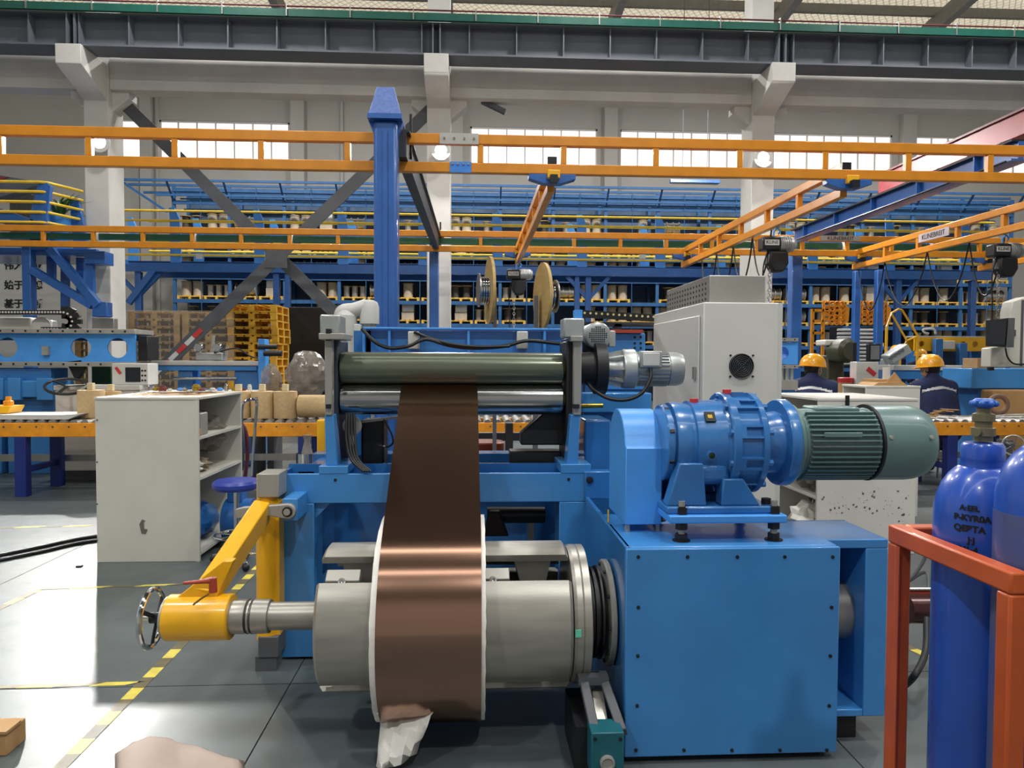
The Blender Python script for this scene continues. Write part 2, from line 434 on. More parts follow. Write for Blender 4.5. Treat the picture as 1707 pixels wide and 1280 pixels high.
# ---- roof over the near aisle: grey panels, with glowing strips added for highlight bands on the copper
roofgrey = M('roof_panel_grey', '6C6862', 0.8, var=.06)
glowstrip = M('added_glow_sheet', 'F3F1EA', 0.6, var=.02, emis=7.0)
cuts = [-9.0, -3.7, -2.8, 2.6, 3.5, 11.5]
def nroof(y): return 12.6 + (y+9)*.06
for i in range(len(cuts)-1):
    a, b = cuts[i], cuts[i+1]; sk = (b-a) < 1.0
    MB().prism([(a, nroof(a)), (b, nroof(b)), (b, nroof(b)+.1), (a, nroof(a)+.1)], (-28, 0, 0), (0, 1, 0), (0, 0, 1), (1, 0, 0), 62).build('added_glow_strip' if sk else 'roof_panel', glowstrip if sk else roofgrey, ceiling, sm=0)
    MB().box(-28, 34, a-.06, a+.06, nroof(a)-.22, nroof(a)).build('purlin', purm, ceiling, sm=0)
# ---- concrete columns with corbels, tie beams, crane runway
CY = 13.1
colx = [X(166, CY), X(731, CY), X(1267, CY), X(1267, CY)+6.0, X(166, CY)-6.0]
cnames = ['white concrete column behind the wooden pallets and blue staircase brackets', 'white concrete column standing behind the tall blue gantry post',
          'white concrete column rising behind the stainless topped control cabinet', 'white concrete column beyond the dark monitor', 'white concrete column beyond the blue cross beam machine']
girz0 = Z(98, 12.5, 700); tiez0, tiez1 = Z(160, CY, 730), Z(108, CY, 730)
for k, x in enumerate(colx):
    c = thing('concrete_column', cnames[k], 'column', (x, CY+.25, 0))
    MB().box(x-.21, x+.21, CY, CY+.55, 0, girz0).build('shaft', concrete, c, bev=.015)
    MB().box(x-.2, x+.2, CY+.1, CY+.5, girz0, 15).build('upper_shaft', concrete, c)
    MB().prism([(CY, girz0-.62), (CY, girz0), (CY-.85, girz0), (CY-.85, girz0-.32)], (x-.205, 0, 0), (0, 1, 0), (0, 0, 1), (1, 0, 0), .41).build('corbel', concrete, c, bev=.01)
    MB().prism([(-.21, tiez0-.35), (-.21, tiez0), (-.5, tiez0), (-.5, tiez0-.12)], (x, CY+.15, 0), (1, 0, 0), (0, 0, 1), (0, 1, 0), .3).build('haunch', concrete, c)
    MB().prism([(.21, tiez0), (.21, tiez0-.35), (.5, tiez0-.12), (.5, tiez0)], (x, CY+.15, 0), (1, 0, 0), (0, 0, 1), (0, 1, 0), .3).build('haunch', concrete, c)
tl = ['white concrete tie beam between the tall blue post and the left column', 'white concrete tie beam above the pair of strip windows', 'white concrete tie beam above the red crane girder', 'white concrete tie beam over the wall banner']
for k, (a, b) in enumerate(((0, 1), (1, 2), (2, 3), (4, 0))):
    tag(MB().box(colx[a]+.21, colx[b]-.21, CY+.05, CY+.4, tiez0, tiez1).build('tie_beam', concrete, bev=.01), tl[k], 'beam')
gx0, gx1 = -14, 17
gz1 = Z(42, 12.5, 700)
g = thing('crane_runway_girder', 'grey steel crane runway girder with vertical stiffeners on the corbels', 'girder', (1, 12.55, girz0))
MB().box(gx0, gx1, 12.32, 12.78, girz0, girz0+.03).build('bottom_flange', girder, g)
MB().box(gx0, gx1, 12.38, 12.72, gz1-.03, gz1).build('top_flange', girder, g)
MB().box(gx0, gx1, 12.54, 12.56, girz0+.03, gz1-.03).build('web', girder, g)
st = None
sx = gx0+.3
while sx < gx1:
    o = MB().box(sx, sx+.02, 12.36, 12.54, girz0+.03, gz1-.03)
    if st is None: st = o.build('stiffener', girder, g, sm=0); s0 = sx
    else: copies(st, [(sx-s0, 0, 0)])
    sx += .80
for x in colx[:4]:
    for dx in (-.06, .06): MB().box(x+dx-.012, x+dx+.012, 12.33, 12.54, girz0+.03, gz1-.03).build('bearing_stiffener', girder, g, sm=0)
bb = thing('conductor_busbar', 'dark green conductor busbar running along the top of the grey girder', 'busbar', (1, 12.3, gz1))
MB().box(gx0, gx1, 12.26, 12.32, gz1-.02, gz1+.10).build('green_bar', greenp, bb)
MB().cyl((gx0, 12.28, gz1+.15), (gx1, 12.28, gz1+.15), .014, n=8).build('red_conductor', M('dark_red', '5E2028', .5), bb)
cl = None
for k in range(30):
    x = gx0+.5+k*1.04
    if cl is None: cl = MB().box(x-.009, x+.009, 12.24, 12.30, gz1-.02, gz1+.18).build('clip', wiresil, bb)
    else: copies(cl, [(k*1.04, 0, 0)])
# ---- column flood lamps
lampl = ['bright flood lamp glowing on the column above the blue staircase', 'bright flood lamp glowing on the column beside the blue gantry post', 'bright flood lamp glowing on the column above the stainless cabinet hood']
for k, (px, py) in enumerate(((167, 238), (735, 251), (1272, 263))):
    p = W(px, py, CY-.16); t = thing('flood_lamp', lampl[k], 'lamp', p)
    MB().lathe(p+Vector((0, .14, 0)), (0, -1, 0), [(0, .07), (.05, .10), (.15, .18), (.16, .17)], 20).build('housing', whitep, t)
    MB().lathe(p+Vector((0, -.005, 0)), (0, -1, 0), [(0, .16), (.012, .155), (.018, .05), (.02, 0.0)], 20).build('lens', glow, t)  # lens widened and housing whitened to stand in for the lamp's bloom
    MB().box(p.x-.03, p.x+.03, p.y+.1, CY, p.z-.03, p.z+.03).build('bracket', girder, t)
    area_light('flood_light', p+Vector((0, -.05, 0)), ((-4.6, 3.4, 0), (-.4, 3, 0), (4.5, 3, 0))[k], [140, 320, 240][k], .22, (1, .98, .94), (38, 180, 180)[k])
# ---- steel X brace between the first two columns
bl = ['dark grey steel cross brace with red and white warning tape', 'dark grey steel cross brace running down to the white robot arm']
def brace(pa, pb_, label, tape=None, dy=.2):
    t = thing('cross_brace', label, 'brace', (W(*pb_, CY+dy)))
    a, b = W(*pa, CY+dy), W(*pb_, CY+dy); d = (b-a).normalized()
    m = MB().beam(a, b, .17, .1, (0, 1, 0)); m.build('bar', darksteel, t)
    u = d.cross(Vector((0, 1, 0))).normalized()
    MB().beam(a+Vector((0, -.06, 0)), b+Vector((0, -.06, 0)), .22, .02, (0, 1, 0)).build('flange', darksteel, t)
    if tape:
        L = (b-a).length; n = 0
        for k in range(8):
            s0 = tape+k*.2; q0 = a+d*(L*.0+s0); q1 = q0+d*.19
            MB().beam(q0+Vector((0, -.075, 0)), q1+Vector((0, -.075, 0)), .08, .008, (0, 1, 0)).build('tape_stripe', whitep if k % 2 else redst, t, sm=0)
    return t
a_, b_ = W(718, 185, CY+.2), W(285, 600, CY+.2)
brace((718, 185), (265, 620), bl[0], tape=(W(718, 185, CY+.2)-W(337, 548, CY+.2)).length)
brace((207, 172), (565, 528), bl[1], dy=.4)
gp = MB().box(X(440, CY), X(476, CY), CY+.12, CY+.14, Z(445, CY, 455), Z(412, CY, 455)).build('gusset_plate', darksteel)
tag(gp, 'square grey gusset plate where the two cross braces meet', 'plate')
# stub brace right of the middle column
a, b = W(786, 160, CY+.3), W(842, 187, CY+.3)
tag(MB().beam(a, b, .08, .12, (0, 1, 0)).build('stub_brace', darksteel), 'short dark steel stub slanting below the tie beam', 'brace')
# blue tube lamp on the wall
p0, p1 = W(1117, 302, 24), W(1199, 304, 24)
t = thing('tube_lamp', 'blue trough tube lamp hanging under the orange rail', 'lamp', (p0+p1)/2)
MB().prism([(-.10, -.05), (.10, -.05), (.05, .06), (-.05, .06)], p0, (0, 1, 0), (0, 0, 1), (1, 0, 0), (p1-p0).x).build('trough', steelblue, t)
MB().cyl(p0+Vector((.05, 0, -.07)), p1+Vector((-.05, 0, -.07)), .02, n=8).build('tube', whitep, t)
for q in (.25, .75):
    c = p0.lerp(p1, q); MB().cyl(c+Vector((0, 0, .05)), (c.x, 24, 14.5), .012, n=6).build('hanger_rod', girder, t)
# ================================================================== LIGHT CRANE RAILS (orange)
RY1, RY2 = 6.8, 12.1
def rail_truss(name, label, y, x0, x1, zlo, zhi, tw, th, verts, axis='x', xx=None):
    # axis x: runs along X at depth y ; axis y: runs along Y (x0,x1 are Y limits) at X = xx
    if axis == 'x':
        t = thing(name, label, 'crane rail', ((x0+x1)/2, y, zlo))
        for nm, z in (('lower_chord', zlo), ('upper_chord', zhi)):
            MB().box(x0, x1, y-tw/2, y+tw/2, z-th/2, z+th/2).build(nm, orange, t, bev=.008)
        first = None
        for v in verts:
            if first is None: first = MB().box(v-.028, v+.028, y-.03, y+.03, zlo+th/2, zhi-th/2).build('strut', orange, t, bev=.004); v0 = v
            else: copies(first, [(v-v0, 0, 0)])
    else:
        t = thing(name, label, 'crane rail', (xx, (x0+x1)/2, zlo))
        for nm, z in (('lower_chord', zlo), ('upper_chord', zhi)):
            MB().box(xx-tw/2, xx+tw/2, x0, x1, z-th/2, z+th/2).build(nm, orange, t, bev=.008)
        first = None
        for v in verts:
            if first is None: first = MB().box(xx-.03, xx+.03, v-.028, v+.028, zlo+th/2, zhi-th/2).build('strut', orange, t, bev=.004); v0 = v
            else: copies(first, [(0, v-v0, 0)])
    return t
zlo1, zhi1 = Z(282, RY1, 850), Z(235, RY1, 850)
vx = [X(p, RY1) for p in (8, 155, 297, 439, 581, 800, 937, 1089, 1227, 1368, 1505, 1640)]
vx = [vx[0]-.82*k for k in (2, 1)] + vx + [vx[-1]+.82*k for k in (1, 2)]
r1 = rail_truss('rail_truss', 'long orange crane rail truss passing in front of the strip windows', RY1, vx[0]-.5, vx[-1]+.5, zlo1, zhi1, .07, .095, vx)
# splice plates with bolts
for (pa, pb_, z, mt) in ((733, 797, zhi1, inox), (750, 785, zlo1, railblue)):
    sp = MB().box(X(pa, RY1), X(pb_, RY1), RY1-.045, RY1-.034, z-.05, z+.05).build('splice_plate', mt, r1)
    for q in (.12, .37, .63, .88):
        for dz in (0,) if mt is inox else (.03,):
            c = Vector((X(pa, RY1)+(X(pb_, RY1)-X(pa, RY1))*q, RY1-.045, z+dz)); MB().cyl(c, c+Vector((0, -.012, 0)), .011, n=8).build('bolt', chrome, sp)
zlo2, zhi2 = Z(416, RY2, 850), Z(391, RY2, 850)
v0 = X(76, RY2); vx2 = [v0+.785*k for k in range(-3, 25)]
r2 = rail_truss('rail_truss', 'long orange crane rail truss in front of the yellow walkway railings', RY2, vx2[0]-.4, vx2[-1]+.4, zlo2, zhi2, .07, .10, vx2)
gt = thing('green_busbar', 'dark green power busbar hung inside the rear orange rail', 'busbar', (4, RY2+.16, zlo2))
MB().box(vx2[0]-.4, vx2[-1]+.4, RY2+.12, RY2+.2, zlo2+.10, zlo2+.2).build('bar', greenp, gt)
for k in range(14): MB().box(vx2[0]+k*1.57-.02, vx2[0]+k*1.57+.02, RY2+.04, RY2+.14, zlo2+.08, zlo2+.24).build('clamp', whitep, gt)
# cross bridges running in depth, hung under the two long rails
zb = zlo1 + .15
def bridge(pxf, pxr, label, ya=RY1+.06, yb=RY2+.15, dz=0):
    xx = (X(pxf, RY1) + X(pxr, RY2))/2
    n = int((yb-ya)/.8)
    t = rail_truss('bridge_truss', label, 0, ya, yb, zb-.30+dz, zb-.06+dz, .07, .09, [ya+.1+(yb-ya-.2)*k/n for k in range(n+1)], 'y', xx)
    for y in (RY1, RY2):
        pl = MB().prism([(-.22, .10), (-.22, .055), (-.08, .01), (.08, .01), (.22, .055), (.22, .10)], (xx, y-.05, (zlo1 if y == RY1 else zlo2)-.15), (1, 0, 0), (0, 0, 1), (0, 1, 0), .1).build('trolley_plate', steelblue, t, bev=.005)
        MB().box(xx-.05, xx+.07, y-.10, y-.052, (zlo1 if y == RY1 else zlo2)-.10, (zlo1 if y == RY1 else zlo2)-.02).build('bumper', yellow, pl, bev=.01)
        MB().box(xx-.03, xx+.04, y-.16, y-.1, (zlo1 if y == RY1 else zlo2)-.15, (zlo1 if y == RY1 else zlo2)-.08).build('end_stop', blackpl, pl)
    MB().box(xx-.04, xx+.05, ya-.04, ya, zb-.12+dz, zb-.02+dz).build('end_cap', blackpl, t)
    return xx
bx = []
bx.append(bridge(920, 861, 'orange bridge truss over the wooden cable reels'))
bx.append(bridge(1420, 1133, 'orange bridge truss ending above the perforated stainless hood'))
bx.append(bridge(1920, 1416, 'orange bridge truss carrying the lettered sign plate'))
bx.append(bridge(2320, 1600, 'orange bridge truss beyond the sign plate at the wide end of the rail'))
# lettered sign plate on the third bridge
c = Vector((bx[2]-.045, 10.0, zb-.13))
sg = thing('rail_sign', 'pale sign plate with dark lettering fixed on an orange bridge truss', 'sign', c)
MB().box(c.x-.012, c.x, c.y-.34, c.y+.34, c.z-.06, c.z+.06).build('plate', M('sign_lilac_grey', 'BDB0B8', .5, var=.04), sg)
text_mesh('lettering', 'KLINEBREIT', .10, ink, sg, (c.x-.014, c.y, c.z), (0, -1, 0), (0, 0, 1), .003)
c = W(523, 391, RY2-.05); c = Vector((X(1395, RY2), RY2-.05, zhi2))
sg2 = thing('rail_sign', 'small pale sign plate with dark lettering on the rear orange rail', 'sign', c)
MB().box(c.x-.35, c.x+.35, c.y, c.y+.012, c.z-.04, c.z+.045).build('plate', inox, sg2)
text_mesh('lettering', 'KLINEBREIT', .09, ink, sg2, (c.x, c.y-.002, c.z), (1, 0, 0), (0, 0, 1), .003)
# chain hoists
def hoist(p, label, word=True):
    t = thing('chain_hoist', label, 'hoist', (p.x, p.y, p.z-.3))
    MB().box(p.x-.20, p.x+.02, p.y-.09, p.y+.09, p.z-.09, p.z+.07).build('gear_housing', blackpl, t, bev=.02)
    mo = MB().lathe((p.x+.02, p.y, p.z-.01), (1, 0, 0), [(0, .085), (.02, .09), (.16, .09), (.2, .06)], 18).build('motor', motorsil, t)
    for k in range(5): MB().lathe((p.x+.04+k*.025, p.y, p.z-.01), (1, 0, 0), [(0, .09), (.002, .098), (.008, .098), (.01, .09)], 18).build('fin', motorsil, mo)
    MB().prism([(-.11, 0), (.11, 0), (.12, -.14), (.06, -.24), (-.06, -.24), (-.12, -.14)], (p.x, p.y-.08, p.z-.10), (1, 0, 0), (0, 0, 1), (0, 1, 0), .16).build('chain_bag', nearblack, t, bev=.02)
    hk = MB().tube([(p.x-.04, p.y, p.z+.06), (p.x-.04, p.y, p.z+.14), (p.x, p.y, p.z+.19), (p.x+.04, p.y, p.z+.15), (p.x+.02, p.y, p.z+.11)], .012).build('hook', skyblue, t)
    ch = MB()
    for k in range(26): ch.ring((p.x-.08, p.y, p.z-.10-k*.045), (1, 0, 0) if k % 2 else (0, 1, 0), .02, .006, 8, 5)
    ch.build('chain', wiresil, t, kind='stuff')
    pl = MB().box(p.x-.18, p.x-.01, p.y-.097, p.y-.09, p.z-.035, p.z+.03).build('badge', whitep, t)
    if word: text_mesh('lettering', 'KLINE', .055, ink, pl, (p.x-.095, p.y-.099, p.z-.002), (1, 0, 0), (0, 0, 1), .002)
    MB().tube(bez([(p.x-.1, p.y, p.z-.08), (p.x-.16, p.y, p.z-.3), (p.x-.15, p.y, p.z-.7), (p.x-.15, p.y, p.z-1.3)]), .009, 6).build('control_cable', nearblack, t)
    MB().box(p.x-.18, p.x-.12, p.y-.03, p.y+.03, p.z-1.5, p.z-1.3).build('pendant', blackpl, t, bev=.01)
    return t
hz = zb-.30-.045
hoist(Vector((bx[0], 11.7, hz-.2)), 'black and silver chain hoist hanging at the end of the truss over the wooden reels')
hoist(Vector((bx[1], 8.4, hz-.2)), 'black and silver chain hoist hanging over the stainless topped cabinet')
hoist(Vector((bx[2], 8.66, hz-.2)), 'black and silver chain hoist with a blue hook beside the festoon cables')
# festoon cables
def festoon(xx, ys, drop, label):
    pts = []
    for i in range(len(ys)-1):
        a, b = ys[i], ys[i+1]
        for k in range(10):
            t_ = k/10; pts.append((xx+.06, a+(b-a)*t_, hz+.02-drop*math.sin(math.pi*t_)**.8))
    pts.append((xx+.06, ys[-1], hz+.02))
    tag(MB().tube(pts, .011, 6).build('festoon_cable', nearblack), label, 'cable')
festoon(bx[1], [8.7, 9.3, 10.0, 10.7, 11.4], .55, 'black looping festoon cable under the truss beside the concrete column')
festoon(bx[2], [8.75, 9.4, 10.3, 11.4, 12.2], .75, 'black looping festoon cable under the truss with the sign plate')
# ---- blue gantry: tall post, shade-darkened cross girder, rear post
GX = X(645, 6.55)
g = thing('blue_gantry', 'tall blue gantry post with tapered cap and shade-darkened girder running to the rear', 'gantry', (GX, 6.55, 0))
MB().box(GX-.105, GX+.105, 6.45, 6.66, .012, Z(206, 6.55, 645)).build('post', steelblue, g, bev=.03)
MB().box(GX-.02, GX+.02, 6.435, 6.451, .3, Z(225, 6.55, 645)).build('seam_rib', steelblue, g)
zt_ = Z(206, 6.55, 645)
MB().box(GX-.15, GX+.15, 6.40, 6.71, zt_, zt_+.04).build('cap_plate', steelblue, g)
for sx_ in (-1, 1): MB().prism([(sx_*.105, 0), (sx_*.15, 0), (sx_*.105, -.12)], (GX, 6.5, zt_), (1, 0, 0), (0, 0, 1), (0, 1, 0), .1).build('cap_gusset', steelblue, g)
zc = zt_+.04; zq = Z(150, 6.55, 640)
vs = []
for z, hw in ((zc, .145), (zc+.04, .13), (zq, .075)):
    vs += [(GX-hw, 6.55-hw, z), (GX+hw, 6.55-hw, z), (GX+hw, 6.55+hw, z), (GX-hw, 6.55+hw, z)]
MB().add(vs, [(3, 2, 1, 0), (8, 9, 10, 11)]+[(j*4+i, j*4+(i+1) % 4, (j+1)*4+(i+1) % 4, (j+1)*4+i) for j in (0, 1) for i in range(4)]).build('tapered_cap', M('hammered_blue', '5C78BE', .35, var=.12, scale=40, bump=.5, bscale=90), g, bev=.006)
MB().box(GX-.2, GX+.2, 6.35, 6.76, 0, .012).build('base_plate', steelblue, g)
x2 = X(722, RY2); gzz = zt_-.10
MB().beam((GX+.12, 6.62, gzz-.06), (x2+.05, RY2+.3, gzz-.06), .10, .22).build('cross_girder', M('shaded_girder', '2E3138', .45, var=.1), g)  # the girder's shadow is put into its near-black colour
MB().beam((GX+.12, 6.62, gzz+.06), (x2+.05, RY2+.3, gzz+.06), .16, .02).build('girder_flange', M('shaded_girder', '2E3138'), g)
MB().box(x2-.08, x2+.08, RY2+.23, RY2+.39, 0, gzz+.05).build('rear_post', steelblue, g, bev=.02)
for y in (6.95, 12.3):
    xq = GX+.12+(x2-GX-.07)*(y-6.62)/(RY2-6.62)
    MB().cyl((xq+.06, y, gzz-.1), (xq+.06, y, gzz+.32), .014, n=8).build('threaded_rod', nearblack, g)
    MB().box(xq+.0, xq+.12, y-.06, y+.06, gzz+.05, gzz+.12).build('clamp', blackpl, g)
# further rear posts of the gantry system
pl_ = ['slim blue post left of the orange reel cages', 'blue post rising behind the standing white steel bars', 'slim blue post beside the yellow handrail frame']
for k, (px, d, w) in enumerate(((1327, 12.3, .19), (1428, 13.2, .12), (1466, 13.0, .13))):
    x = X(px, d); t = thing('gantry_post', pl_[k], 'post', (x, d, 0))
    MB().box(x-w/2, x+w/2, d, d+w, .012, zlo2+(.05 if k == 0 else -.15)).build('post', steelblue, t, bev=.015)
    MB().box(x-w/2-.06, x+w/2+.06, d-.06, d+w+.06, 0, .012).build('base_plate', steelblue, t)
# ---- overhead girders at the wide end
x = X(1324, 11.95); zz = Z(404, 11.95, 1324)
g = thing('crane_girder', 'dark blue overhead girder slanting behind the orange bridge trusses', 'girder', (x, 9, zz))
MB().box(x-.03, x+.03, 6.95, 11.95, zz+.02, zz+.19).build('web', steelblue, g)
MB().box(x-.1, x+.1, 6.95, 11.95, zz, zz+.02).build('bottom_flange', steelblue, g)
MB().box(x-.1, x+.1, 6.95, 11.95, zz+.19, zz+.21).build('top_flange', nearblack, g)
for y in (7.5, 8.5, 9.5, 10.5, 11.5): MB().box(x-.09, x-.03, y, y+.02, zz+.02, zz+.19).build('stiffener', steelblue, g)
MB().tube([(x-.12, 5+i*.05, zz+.03+(.10 if (i//2) % 2 else 0)) for i in range(0)]+[(x-.12, 7.0, zz), (x-.12, 11.9, zz)], .012, 6).build('power_cable', nearblack, g)
x = X(1432, 13.0); zz = Z(340, 13.0, 1432)
g = thing('crane_girder', 'dark red overhead girder with looping cables under the tie beam', 'girder', (x, 9, zz))
MB().box(x-.16, x+.16, 3.6, 12.2, zz, zz+.30).build('box_beam', redp, g, bev=.01)
MB().box(x-.2, x+.2, 3.6, 12.2, zz+.30, zz+.33).build('top_rail', M('dark_red', '5E2028', .5), g)
pts = []
for i in range(12):
    for k in range(8): pts.append((x-.22, 4+i*.65+k*.081, zz-.02-.16*math.sin(math.pi*k/8)))
MB().tube(pts, .012, 6).build('looping_cable', nearblack, g)
# ---- girder end at the left edge
a = W(-60, 268, 16)
g = thing('crane_girder', 'grey and red overhead girder end above the blue platform', 'girder', a)
b = W(72, 306, 16)
MB().prism([(-6, 1.0), (-6, -.3), (-.9, -.30), (0, 0), (-.2, .05)], b, (1, 0, 0), (0, 0, 1), (0, 1, 0), .3).build('beam_end', girder, g)
MB().prism([(-6, .3), (-6, .0), (-1.0, .0), (-.7, .12)], b+Vector((0, -.02, 0)), (1, 0, 0), (0, 0, 1), (0, 1, 0), .05).build('red_panel', redp, g)
# ================================================================== PALLET RACK (far)
ORD = 'first second third fourth fifth sixth seventh eighth ninth tenth eleventh twelfth thirteenth fourteenth fifteenth sixteenth seventeenth'.split()
KY0, KY1 = 26.0, 27.3
BW = 1.91; x00 = X(921, KY0); k0, k1 = -7, 9
lev = [Z(p, KY0, 1000) for p in (612, 575, 541, 504, 466, 430, 394)]
ztop = Z(322, KY0, 1000)
rack = thing('pallet_rack', 'tall blue steel pallet rack filled with pallets and wire reels', 'rack', (x00+BW, 26.6, 0))
up = None
for k in range(k0, k1+1):
    for y in (KY0, KY1):
        m = MB().box(x00+k*BW-.055, x00+k*BW+.055, y, y+.09, 0, ztop)
        if up is None: up = m.build('upright', rackblue, rack, sm=0); ref = (k, y)
        else: copies(up, [((k-ref[0])*BW, y-ref[1], 0)])
lb = None
for z in lev + [Z(345, KY0, 1000), ztop-.05]:
    for y in (KY0-.03, KY1+.05):
        m = MB().box(x00+k0*BW, x00+k1*BW, y, y+.05, z-.13, z)
        if lb is None: lb = m.build('level_beam', rackblue, rack, sm=0); zr, yr = z, y
        else: copies(lb, [(0, y-yr, z-zr)])
rod = None
for k in range(k0, k1):
    m = MB().cyl((x00+(k+.5)*BW, KY0-.06, 0), (x00+(k+.5)*BW, KY0-.06, ztop), .014, n=6)
    if rod is None: rod = m.build('sprinkler_rod', rackblue, rack)
    else: copies(rod, [((k-k0)*BW, 0, 0)])
deck = None
for z in lev:
    m = MB().box(x00+k0*BW, x00+k1*BW, KY0+.02, KY1+.03, z-.06, z-.04)
    if deck is None: deck = m.build('shelf_deck', rackblue, rack, sm=0); zr = z
    else: copies(deck, [(0, 0, z-zr)])
# canopy frame on top
cz = Z(312, KY0, 700)
for y in (KY0-.6, KY0+.1, KY1): MB().box(x00+k0*BW-1.6, x00+k1*BW, y, y+.06, cz-.08, cz).build('canopy_rail', rackblue, rack, sm=0)
MB().box(x00+k0*BW-.4, x00+k1*BW, KY0-.5, KY0-.44, cz-.55, cz-.48).build('canopy_rail', rackblue, rack, sm=0)
MB().beam((x00+k0*BW-1.6, KY0-.5, cz-.04), (x00+k0*BW, KY0-.5, cz-1.1), .05, .08).build('canopy_brace', rackblue, rack, sm=0)
for k in range(k0, k1+1): MB().beam((x00+k*BW, KY0-.57, cz-.04), (x00+k*BW, KY0, cz-.6), .05, .07).build('canopy_brace', rackblue, rack, sm=0)
for q_, z_ in enumerate((.22, .38, .7, .86)): MB().box(x00+k0*BW, x00+k1*BW, KY0+.3+q_*.3, KY0+.34+q_*.3, cz-z_-.05, cz-z_).build('canopy_rail', rackblue, rack, sm=0)
MB().box(x00+k0*BW, x00+k1*BW, KY1+.2, KY1+.22, 0, cz-.15).build('rear_dark_sheet', M('rack_depth_slate', '465C76', .6, var=.25, scale=1.5), rack, sm=0)  # added sheet standing in for the dark, goods-filled depth of the rack
# pallets and loads
def pallet_mb(w=.86, d=.9, h=.11):
    m = MB()
    for i in range(3):
        y = i*(d-.1)/2; m.box(0, w, y, y+.1, h-.025, h)
        for j in range(3): x = j*(w-.09)/2; m.box(x, x+.09, y, y+.1, 0, h-.025)
    for i in range(5): x = i*(w-.12)/4; m.box(x, x+.12, 0, d, h, h+.02)
    return m
pal0 = pallet_mb().build('pallet', rackpal, sm=0); tag(pal0, 'small yellow wooden pallet lying on the tall blue rack', 'pallet', 'pallets on the blue rack')
GL = 'loads on the blue rack'
drumw = M('pale_reel_drum', 'A79D8C', .7, var=.25, scale=2); darkreel = M('dark_reel', '3C3A38', .6, var=.2)
def reel_up(r, h, rf, mat, lab):
    o = thing('wire_reel', lab, 'reel', (0, 0, 0), GL)
    MB().cyl((0, 0, .02), (0, 0, h-.02), r, n=16).build('winding', mat, o)
    MB().cyl((0, 0, 0), (0, 0, .02), rf, n=16).build('flange', woodfl, o); MB().cyl((0, 0, h-.02), (0, 0, h), rf, n=16).build('flange', woodfl, o)
    return o
kinds = [reel_up(.17, .52, .19, drumw, 'pale upright wire reel standing on a rack pallet'),
         reel_up(.13, .45, .20, darkreel, 'dark upright wire reel standing on a rack pallet'),
         reel_up(.11, .40, .14, wiresil, 'thin silver wire reel standing on a rack pallet')]
o = thing('wire_reel', 'wide silver wire reel lying on its side on the rack', 'reel', (0, 0, 0), GL)
MB().cyl((-.34, 0, .24), (.34, 0, .24), .2, n=18).build('winding', wiresil, o)
for x in (-.36, -.12, .12, .34): MB().cyl((x, 0, .24), (x+.02, 0, .24), .24, n=18).build('flange', greybar, o)
kinds.append(o)
o = thing('carton', 'white taped carton stack standing on a rack pallet', 'carton', (0, 0, 0), GL)
MB().box(-.22, .22, -.2, .2, 0, .30).build('lower_carton', drumw, o, bev=.01); MB().box(-.2, .22, -.2, .18, .30, .58).build('upper_carton', whitep, o, bev=.01)
kinds.append(o)
usedk = [False]*5; firstp = True
rng = random.Random(3)
for k in range(k0, k1):
    for z in lev[1:]:
        for h in range(2):
            if rng.random() < .10: continue
            xp = x00+k*BW+.07+h*.93
            kk = rng.choice([0, 1, 2, 2, 3, 4, 0, 1])
            where = '%s shelf from top, %s bay from the canopy overhang, %s half' % (ORD[len(lev)-1-lev.index(z)], ORD[k-k0], ('near', 'far')[h])
            if firstp: c = pal0; firstp = False
            else: c = pal0.copy(); COL.objects.link(c)
            c.location = (xp+.43, KY0+.5, z); c['label'] = 'yellow pallet, ' + where
            n = {0: 2, 1: 2, 2: 3, 3: 1, 4: 1}[kk]
            if rng.random() < .35: n = 1
            for i in range(n):
                lx = xp+.43 + (0 if n == 1 else (i-(n-1)/2)*(.40 if n == 2 else .29))
                loc = (lx, KY0+.35, z+.13)
                if not usedk[kk]: c = kinds[kk]; c.location = loc; usedk[kk] = True
                else: c = copy_tree(kinds[kk], loc)
                c['label'] = ('pale reel', 'dark reel', 'thin silver reel', 'lying silver reel', 'white carton stack')[kk] + ', ' + where

# ================================================================== WALKWAY with yellow railings
MYd = 20.0
mx0, mx1 = X(210, MYd), X(1650, MYd)
mz = Z(441, MYd, 700)
wk = thing('mezzanine_walkway', 'blue steel mezzanine walkway with yellow tube railings before the rack', 'walkway', ((mx0+mx1)/2, MYd+.8, 0))
MB().box(mx0, mx1, MYd, MYd+.10, mz-.26, mz).build('edge_beam', steelblue, wk)
MB().box(mx0, mx1, MYd, MYd+1.6, mz-.02, mz+.02).build('deck', steelblue, wk)
MB().box(mx0, mx1, MYd+1.5, MYd+1.6, mz-.26, mz).build('edge_beam', steelblue, wk)
pp = None
postpx = [303, 445-8, 573, 710, 828, 968, 1098, 1240, 1355, 1480, 1600]
for px in [295, 434, 573, 706, 829, 969, 1099, 1352, 1480, 1605]:
    x = X(px, MYd); prof = [(-.14, 0), (.14, 0), (.14, .75), (.10, 1.2), (-.02, 1.47), (-.16, 1.47), (-.14, 1.1)]
    m = MB().prism(prof, (x, MYd-.02, mz-.02), (1, 0, 0), (0, 0, 1), (0, 1, 0), .06)
    if pp is None: pp = m.build('railing_post', railblue, wk, sm=0); xr = x
    else: copies(pp, [(x-xr, 0, 0)])
pq = None
for px in [224, 333, 460, 590, 742, 953, 1073, 1200, 1316, 1430, 1548]:
    x = X(px, MYd+1.55)
    m = MB().prism(prof, (x, MYd+1.55, mz), (1, 0, 0), (0, 0, 1), (0, 1, 0), .06)
    if pq is None: pq = m.build('railing_post', skyblue, wk, sm=0); xr = x
    else: copies(pq, [(x-xr, 0, 0)])
